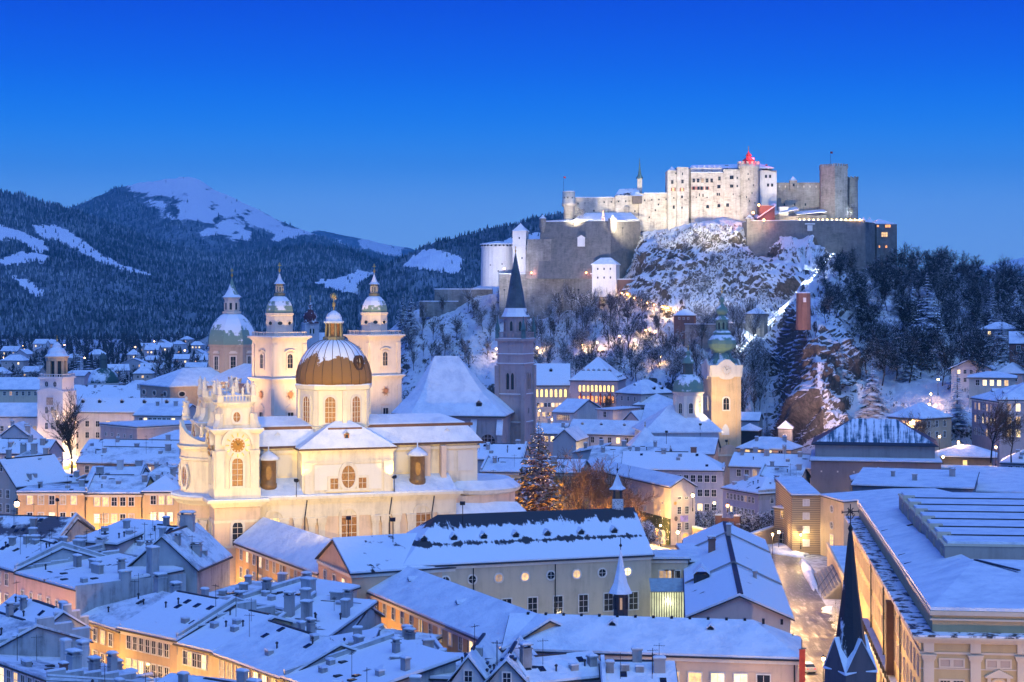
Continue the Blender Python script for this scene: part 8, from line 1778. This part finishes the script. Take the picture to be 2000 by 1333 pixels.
def far_mass():
    V = []; FS = []; q = random.Random(8)
    def cone(x, y, h, r_, n=6):
        for k in range(3):
            o = len(V); z0, z1 = h*(.12+.26*k), h*(.5+.25*k); rr = r_*(1-.27*k); a0 = q.uniform(0, 1)
            V.extend([(x+rr*q.uniform(.8, 1.2)*math.cos(a0+6.283*i/n), y+rr*math.sin(a0+6.283*i/n), z0+q.uniform(-.6, .6)) for i in range(n)]); V.append((x, y, z1)); FS.extend([(o+i, o+(i+1) % n, o+n) for i in range(n)])
    def twiggy(x, y, h):
        for k in range(16):
            a, e = q.uniform(0, 6.28), q.uniform(.5, 1.45); b0 = Vector((x, y, h*q.uniform(.1, .45))); d = Vector((math.cos(a)*math.cos(e), math.sin(a)*math.cos(e), math.sin(e)))*h*q.uniform(.3, .55); o_ = d.orthogonal().normalized()*.28
            o = len(V); V.extend([tuple(b0-o_), tuple(b0+o_), tuple(b0+d)]); FS.append((o, o+1, o+2))
    for i in range(3000):
        Y = q.uniform(1000, 2500); px = q.uniform(-60, 860); x = XW(px, Y)
        if any(abs(x-f[0]-6) < 9 and -6 < Y-f[1] < 14 for f in FARH) or Y < 1000+abs(px-200)*.2: continue
        (cone(x, Y, q.uniform(8, 15), q.uniform(2.4, 4)) if q.random() < .18 else twiggy(x, Y, q.uniform(8, 14)))
    me = bpy.data.meshes.new('far_woodland'); me.from_pydata(V, [], FS); me.materials.append(MATS_T['wood']); me.update(); o = bpy.data.objects.new('far_woodland', me); COL.objects.link(o); o['kind'] = 'stuff'; o['label'] = 'dark wintry trees massed between the houses of the far plain'; o['category'] = 'trees'
far_mass()
for i in range(75):
    Y = r.uniform(1000, 1500); px = r.uniform(-20, 800)
    if any(abs(XW(px, Y)-q[0]-5) < 11 and -8 < Y-q[1] < 16 for q in FARH): continue
    con = r.random() < .5; plant(r.choice(FC_ if con else FB), (XW(px, Y), Y, 0), 'dark conifer among the houses of the far plain' if con else 'bare tree among the houses of the far plain', 'conifers on the far plain' if con else 'bare trees on the far plain', r.uniform(0, 6), r.uniform(.7, 1.3))
# ================================================================== lamps
_lm = {}
def lamp(label, loc, z0, power, color, glow=lamp_w, group=None, name='street_lamp', bulb=.22, arm=0.):
    t = thing(name, label, 'lamp', (loc[0], loc[1], z0), 0, group); hgt = round(loc[2]-z0, 1); k = (hgt, bulb, glow.name)
    if k not in _lm:
        a = MB(); a.tube((0, 0, -.3), (0, 0, hgt-bulb*1.2), .07, .05, 6); a.lathe([(.16, -.3), (.13, .5), (.07, .6)], 6)
        h = MB(); h.lathe([(bulb*.5, hgt+bulb), (bulb*1.5, hgt+bulb*1.05), (bulb*.3, hgt+bulb*1.9), (.03, hgt+bulb*2.4)], 8)
        g_ = MB(); g_.lathe([(bulb*.55, hgt-bulb), (bulb, hgt-bulb*.2), (bulb*.9, hgt+bulb*.6), (bulb*.5, hgt+bulb*.98)], 8)
        _lm[k] = (a.mesh('post', iron), h.mesh('lamp_cap', iron), g_.mesh('lamp_glass', glow))
    mpart('post', _lm[k][0], t); mpart('lamp_cap', _lm[k][1], t); mpart('lamp_glass', _lm[k][2], t)
    if power: light(t, 'POINT', (0, -.05-bulb*1.4, hgt-.1), power, color, rad=.25)
    return t
ORA = (1, .53, .12)
for x, y in ((-84, 282), (-78.5, 274.5), (-73, 268), (-69.5, 263), (-61, 252), (-51.5, 241), (-44.5, 233), (-35, 220)): lamp('lane lamp lighting the pink and ochre house fronts', (x, y, 6.5), 0, 5500, ORA, group='lamps of the pink lane')
for x, y in ((-54.5, 326), (-46, 310), (-38.5, 295), (-31.5, 280), (-25, 268), (-17, 252), (-9, 236)): lamp('lane lamp below the university wing', (x, y, 6.5), 0, 5000, ORA, group='lamps of the university lane')
for x, y in ((4, 226), (15, 224.5), (26, 223), (37, 221)): lamp('lamp in front of the long university wing', (x, y, 6), 0, 3600, (1, .58, .2), group='lamps before the university')
for x, y in ((-70.5, 220), (-60, 207)): lamp('dim lamp in the nearest lane', (x, y, 7), 0, 500, (1, .6, .4), group='lamps of the nearest lane')
for px in (60, 120, 185, 245, 305, 340): lamp('lamp in front of the orange house row', (XW(px, 395), 395, 4.5), 0, 8500, ORA, group='lamps of the orange row')
p = U(33, 985, 352); lamp('glaring lamp at the ridge of the dark tiled roof', tuple(p), p.z-2, 450, ORA, bulb=.5)
for x, y, pw in ((41.2, 262, 23000), (44, 290, 26000), (46.8, 318, 27000), (49.5, 345, 27000), (57, 392, 12000)): lamp('street lamp close to the gabled wing wall on the slushy street', (x, y, 7.5), 0, pw, (1, .58, .24), group='lamps of the slushy street')
for x, y, pw in ((50, 186, 15000), (62, 184, 15000), (74, 182, 15000), (41, 236, 9000)): lamp('added lamp brightening the front of the festival hall', (x, y, 12), 0, pw, (1, .60, .26), group='lamps added for the hall front')  # lamps added to throw warm light on the hall front and attic
p = U(1564, 1045, 412); lamp('wall lamp glowing on the timber-clad block', tuple(p), p.z-3, 1300, (1, .72, .3))
p = U(1521, 1040, 418); lamp('small lamp beside the arched passage', tuple(p), 0, 700, (1, .6, .25), bulb=.3)
p = U(1353, 968, 426); lamp('bright star-like lamp on the corner of the gallery house', tuple(p), p.z-3.5, 1800, WARM, bulb=.35)
p = U(1322, 1038, 424); lamp('bright yard lamp at the gallery house door', (p.x, p.y-2.5, 4), 0, 1800, WARM, bulb=.35)
p = U(1421, 988, 438); lamp('orange lamp above the brick gate piers', tuple(p), p.z-1.4, 900, ORA, lamp_o, bulb=.35)
for px, pw in ((1140, 9000), (1180, 10000), (1222, 9000), (1258, 4500), (1290, 3000)): lamp('yard lamp under the orange-lit trees', (XW(px, 426), 426, 5), 0, pw, ORA, group='lamps under the orange trees')
for px, Y, z, pw in ((1209, 606, 14, 2500), (1214, 600, 9, 2000), (1078, 672, 13, 2500), (1112, 668, 11, 2500), (1158, 664, 12, 3000), (1054, 676, 16, 2500)): lamp('courtyard lamp between the abbey buildings', (XW(px, Y), Y, z), max(0, z-6), pw, AMB if px > 1150 else ORA, group='lamps of the abbey yards')
for px in (1460, 1492, 1520): lamp('wall lamp lighting the orange house right of the abbey tower', (XW(px, 536), 536, 7), 0, 1800, ORA, group='lamps by the abbey house')
for px, py, Y, pw, lab in ((1778, 826, 538, 3500, 'lamp over the gate of the ochre hillside house'), (1835, 853, 512, 2500, 'lamp on the terrace path below the meadow'), (1872, 864, 505, 2500, 'lamp beside the retaining wall by the pavilion'), (1945, 874, 486, 2200, 'lamp in front of the school villa'), (1842, 893, 494, 900, 'small lamp at the pavilion corner'), (1832, 742, 610, 2500, 'lamp at the top of the hillside path'), (1818, 770, 596, 2500, 'lamp halfway along the hillside path'), (1815, 790, 580, 2000, 'lamp at the bend of the hillside path')):
    p = U(px, py, Y); lamp(lab, (p.x, p.y, p.z), p.z-5, pw, AMB, bulb=.3)
for px, Y, z, pw, lab in ((225, 534, 6, 7000, 'lamp before the five tall windows of the residence'), (300, 545, 6, 5000, 'lamp in the lane right of the residence'), (175, 622, 7, 9000, 'lamp on the square near the lime tree'), (225, 620, 7, 9000, 'lamp on the square beside the long palace wing'), (290, 618, 7, 8000, 'lamp near the far end of the long palace wing'), (40, 622, 7, 7000, 'lamp below the left palace wing'), (60, 488, 6, 4000, 'lamp before the purple-grey house'), (200, 466, 6, 4500, 'lamp before the brown side wall'), (300, 462, 6, 4500, 'lamp in the lane behind the lamplit row'),
        (1150, 562, 6, 4500, 'lamp before the long low white house'), (1225, 562, 6, 4500, 'lamp at the right end of the long low white house'), (975, 418, 5, 4500, 'lamp before the brown-pilastered house'), (1330, 474, 5, 3000, 'lamp in the yard of the grey-blue house'), (1395, 472, 5, 3000, 'lamp in the corner of the grey-blue yard'), (1510, 452, 5, 4000, 'lamp beside the bluish house'), (1480, 486, 5, 3000, 'lamp under the dark-eaved house'), (1640, 458, 6, 3500, 'lamp before the dark concrete block'), (1760, 456, 6, 3000, 'second lamp before the dark concrete block'), (460, 668, 8, 9000, 'lamp on the square beside the cathedral transept'), (385, 640, 8, 8000, 'lamp at the corner of the cathedral transept')):
    lamp(lab, (XW(px, Y), Y, z), 0, pw*1.7, (1, .58, .2), bulb=.28)
# courtyard behind the great hall
for x, y in ((-2, 274), (8, 276), (18, 277)): lamp('courtyard lamp in front of the beige great hall', (x, y, 5), 0, 1500, (1, .82, .5), group='lamps of the hall courtyard')
# path lanterns to the fortress
pts = [(1190, 566), (1198, 570), (1206, 574), (1216, 578), (1229, 580), (1240, 588), (1252, 592), (1264, 597), (1278, 601), (1292, 605), (1303, 607), (1312, 610)]
for i, (px, py) in enumerate(pts):
    p = HILL.hit(px, py+4); lamp('orange lantern along the path climbing to the white gatehouse', (p.x, p.y-.8, p.z+2.2), p.z, 2600 if i in (3, 4, 9, 10) else 700, ORA, lamp_o, 'path lanterns', 'lantern', .4 if i in (4, 10) else .28)
for px, py in ((1048, 686), (1140, 681), (1172, 676), (1210, 664), (1255, 652), (1278, 655), (1286, 705), (1240, 672), (970, 688), (1405, 628)):
    p = HILL.hit(px, py+6); lamp('warm lamp on the lower hill road', (p.x, p.y-.8, p.z+3), p.z, 2600, AMB, group='lamps of the lower hill road', bulb=.3)
for px, py, Y in ((985, 525, 886), (1038, 533, 888), (1071, 533, 887), (1095, 533, 886), (1120, 533, 882), (1145, 533, 876)):
    p = U(px, py, Y); lamp('small red lamp on top of the outer fortress wall', tuple(p), p.z-1.2, 350, (1, .2, .1), lamp_o, 'red lamps of the outer wall', 'wall_lamp', .3)
for px, py, Y, pw in ((1482, 401, 886, 5000), (1471, 416, 884, 3500), (1492, 430, 868, 2500)):
    p = U(px, py, Y); lamp('red-orange lamp beside the fortress ramp', tuple(p), p.z-2, pw, (1, .28, .12), lamp_o, 'lamps of the fortress ramp', bulb=.5)
for i in range(14):
    p = U(1562+i*9, 429.5, 871-i*.35); lamp('small lantern on the bastion parapet', tuple(p), p.z-.9, 500 if i % 2 else 250, ORA, lamp_w, 'parapet lanterns', 'lantern', .26)
p = U(1662, 415, 884); lamp('pale lamp lighting the little tree on the bastion', tuple(p), p.z-1, 3000, (.9, 1, .7), lamp_c)
plant(BARE[2], tuple(U(1663, 432, 882)), 'small round tree lit pale green on the bastion', None, 0, .55); plant(BARE[1], tuple(U(1130, 430, 893)), 'bare tree on the left bastion terrace', None, 0, .5)
# decorated tree on the left bastion terrace
bt = plant(CON[2], tuple(U(1178, 433, 885)), 'small glowing Christmas tree on the left bastion', None, 0, .26); light(bt, 'POINT', (0, -14, 10), 900, ORA, rad=.3)
b = MB(); r = random.Random(5)
for _ in range(60):
    f = r.uniform(.05, 1); a = r.uniform(3, 6.3); R_ = 3.4*(1-f)+.2; b.lathe([(.05, -.5), (.45, 0), (.05, .5)], 5, (R_*math.cos(a), R_*math.sin(a)), M=Matrix.Translation((0, 0, 20*f)))
o = b.part('fairy_lights', emit('fairy_light_orange', (1, .5, .2), 6), bt); o['kind'] = 'stuff'
# funicular
def funicular():
    t = thing('funicular_track', 'steep funicular track edged with white lamps climbing to the bastion', 'track', HILL.hit(1440, 700)); o = t.location; pts = []
    for i in range(41): f = i/40; pts.append(HILL.hit(1432+208*f, 700-212*f)-o)
    for _ in range(6): pts = [pts[0]]+[(a+b_*2+c)/4 for a, b_, c in zip(pts, pts[1:], pts[2:])]+[pts[-1]]
    w2 = Vector((1.6, 0, 0)); b = MB()
    b.loft([[q-w2+Vector((0, -1, -2)), q+w2+Vector((0, -1, -2)), q+w2+Vector((0, -1, 1.0)), q-w2+Vector((0, -1, 1.0))] for q in pts]); b.part('track_bed', snow, t)
    for s in (-1, 1):
        b = MB()
        for p_, q in zip(pts, pts[1:]): b.tube(p_+Vector((s*.7, -1.1, 1.15)), q+Vector((s*.7, -1.1, 1.15)), .1, n=4)
        b.part('rail', iron, t)
    me = MB().lathe([(.05, -.28), (.28, 0), (.05, .28)], 6).mesh('track_lamp', lamp_c)
    for i, q in enumerate(pts):
        mpart('track_lamp', me, t, q+Vector((1.5, -1.2, 1.8)))
        if i % 5 == 2: light(t, 'POINT', q+Vector((-.8, -2.2, 3.0)), 1500, (.8, .9, 1), rad=.3)
funicular()
# Christmas market under the lime tree
def stall(label, px, py, Y, w_=3.2):
    t = thing('market_stall', label, 'market stall', (XW(px, Y), Y, 0), R((px*13) % 40-20), 'Christmas market stalls'); wd = plain('stall_wood', (.30, .17, .08), .7)
    b = MB(); b.box(-w_/2, 0, 0, w_/2, 2.2, 1.0); b.box(-w_/2, 1.9, 1, w_/2, 2.2, 2.6); b.part('counter', wd, t)
    b = MB(); b.add([(-w_/2+.1, 1.88, 1.05), (w_/2-.1, 1.88, 1.05), (w_/2-.1, 1.88, 2.5), (-w_/2+.1, 1.88, 2.5)], [(0, 1, 2, 3)]); b.part('glowing_goods', emit('glowing_market_goods', (1, .62, .22), 5, .6, nscale=2.5), t)  # goods glow by themselves, the stall light is put into their colour
    b = MB(); b.slab([(-w_/2-.3, -.5, 2.6), (w_/2+.3, -.5, 2.6), (w_/2+.3, 1.1, 3.5), (-w_/2-.3, 1.1, 3.5), (w_/2+.3, 2.6, 2.6), (-w_/2-.3, 2.6, 2.6)], [[0, 1, 2, 3], [3, 2, 4, 5]], 0, .25); b.part('roof', snow, t)
    for s in (-1, 1): b = MB(); b.tube((s*w_*.48, 0, 1), (s*w_*.48, 0, 2.7), .06, n=4); b.part('post', wd, t)
    light(t, 'POINT', (0, -.8, 2.6), 4500, (1, .66, .3), rad=.3)
for i, (px, Y) in enumerate(((122, 632), (129, 622), (137, 628), (131, 640), (143, 618), (126, 612))): stall(('market stall nearest the lime trunk', 'market stall with the brightest counter', 'market stall right of the lime trunk', 'market stall behind the brightest one', 'market stall beside the residence wall', 'market stall at the left end of the market')[i], px, 0, Y)
# far lamps on the plain
r = random.Random(33); gm = emit('far_lamp_glow', (1, .55, .25), 14); far_l = MB().lathe([(.1, 4.2), (.9, 5), (.1, 5.8)], 6).mesh('lamp_glass', gm); far_p = MB().tube((0, 0, 0), (0, 0, 4.3), .15).mesh('post', iron)
for i in range(46):
    Y = r.uniform(1000, 2150); px = r.uniform(-10, 480 if i % 4 else 800); t = thing('street_lamp', 'tiny warm street lamp glowing on the far plain', 'lamp', (XW(px, Y), Y, 0), 0, 'far lamps on the plain'); mpart('post', far_p, t); mpart('lamp_glass', far_l, t)
# floodlights
flood('floodlight', 'floodlight in the yard aimed at the huge conifer', (XW(1075, 404), 404, 3), (XW(1052, 425), 424, 17), 85000, ORA, 75, .9, 'floodlights')
for lab, loc, tg, pw, c, sz, bl in (
    ('floodlight on the low wing roof aimed at the church towers', (-58, 312, 16), (-57, 338, 35), 20000, WARM, 100, .9), ('floodlight on the pedimented house aimed at the church transept', (-27, 296, 23), (-38, 342, 31), 32000, WARM, 95, .9),
    ('floodlight on the great hall ridge aimed at the church nave', (-8, 291, 26), (-22, 346, 31), 36000, WARM, 95, .9), ('floodlight on the orange row aimed at the curved church front', (-84, 331, 22), (-60, 347, 34), 26000, WARM, 100, .9),
    ('floodlight on the hall gable aimed at the church dome', (-19, 286, 24), (-35, 350, 43), 70000, WARM, 26, .8),
    ('added unseen long-range spot brightening the church roofs', (-34, 60, 50), (-36, 346, 33), 1050000, WARM, 11.5, .8), ('added unseen long-range spot brightening the cathedral', (-36, 62, 50), (-70, 646, 42), 1150000, PEACH, 7, .8),  # out-of-view spots added to brighten the church roofs and the cathedral
    ('uplight on the chapel roof left of the transept', (-40.5, 336.5, 25.0), (-36, 347, 39), 2000, WARM, 90, .8), ('uplight on the chapel roof right of the transept', (-22.5, 343, 25.0), (-31, 349, 39), 2000, WARM, 90, .8),
    ('floodlight on the square aimed at the cathedral towers', (-62, 596, 14), (-66, 636, 42), 170000, PEACH, 75, .9), ('floodlight aimed at the left cathedral tower flank', (-112, 612, 16), (-86, 636, 38), 60000, PEACH, 60, .9), ('floodlight aimed at the right cathedral tower', (-40, 610, 16), (-48, 652, 40), 60000, PEACH, 60, .9),
    ('floodlight aimed at the cathedral drum', (-125, 640, 24), (-103, 696, 36), 50000, PEACH, 60, .9),
    ('floodlight at the foot of the abbey tower', (66.5, 555.5, 14.5), (68, 576, 29), 26000, (1, .68, .28), 85, .9), ('second uplight on the abbey church roof', (58.5, 557, 19.5), (67, 577, 38), 18000, (1, .68, .28), 70, .9), ('uplight aimed at the rotunda', (46, 534, 19), (55, 562, 29), 1800, PEACH, 60, .9),
    ('floodlight on the crag aimed at the left palace tower', (XW(1310, 842), 842, 82), (XW(1320, 900), 900, 110), 115000, NEUT, 60, .9), ('floodlight on the crag aimed at the palace front', (XW(1390, 840), 840, 84), (XW(1390, 900), 900, 108), 125000, NEUT, 65, .9),
    ('floodlight on the crag aimed at the round tower', (XW(1450, 842), 842, 84), (XW(1455, 900), 900, 108), 95000, NEUT, 55, .9), ('floodlight on the left bastion aimed at the long wing', (XW(1215, 870), 866, 92), (XW(1225, 905), 905, 104), 62000, NEUT, 95, .9), ('floodlight on the left bastion aimed at the corner tower', (XW(1120, 878), 878, 97), (XW(1140, 905), 908, 102), 30000, NEUT, 95, .9),
    ('floodlight on the right bastion aimed at the stone curtain', (XW(1560, 876), 876, 97), (XW(1560, 912), 912, 107), 27000, NEUT, 95, .9), ('floodlight on the right bastion aimed at the high tower', (XW(1640, 872), 872, 97), (XW(1634, 902), 902, 112), 40000, (.85, .95, 1), 75, .9),
    ('floodlight aimed at the snowy crag from the gully', (XW(1380, 780), 770, 60), (XW(1390, 850), 850, 82), 150000, (.85, .85, 1), 80, 1.),
    ('floodlight aimed at the white gatehouse and left bastion', (XW(1130, 820), 820, 62), (XW(1130, 885), 885, 85), 110000, (.95, .82, .8), 80, 1.), ('floodlight aimed at the drum tower', (XW(985, 850), 850, 62), (XW(985, 900), 900, 75), 90000, (.9, .85, .9), 60, 1.),
    ('floodlight aimed at the pink cliff', (XW(1600, 545), 552, 16), (XW(1590, 620), 620, 36), 260000, (1, .62, .52), 65, 1.),
    ('uplight at the foot of the white bell tower', (XW(110, 590), 592, 18), (XW(107, 625), 625, 30), 22000, (1, .8, .75), 75, .9)):
    flood('floodlight', lab, loc, tg, pw, c, sz, bl, 'floodlights')
# ================================================================== the evening air
def haze():
    b = MB(); b.box(-8900, -150, -25, 8900, 17000, 1300)
    me = b.mesh('haze', None); m = bpy.data.materials.new('evening_haze'); m.use_nodes = True
    nt = m.node_tree; nt.nodes.clear(); o = nt.nodes.new('ShaderNodeOutputMaterial'); v = nt.nodes.new('ShaderNodeVolumePrincipled')
    v.inputs['Color'].default_value = (.20, .74, 1, 1); v.inputs['Density'].default_value = HAZE
    nt.links.new(v.outputs[0], o.inputs['Volume']); me.materials.append(m)
    ob = bpy.data.objects.new('haze', me); COL.objects.link(ob); ob['kind'] = 'stuff'
    ob['label'] = 'thin blue evening haze over the valley'
HAZE = 6.0e-5
haze()
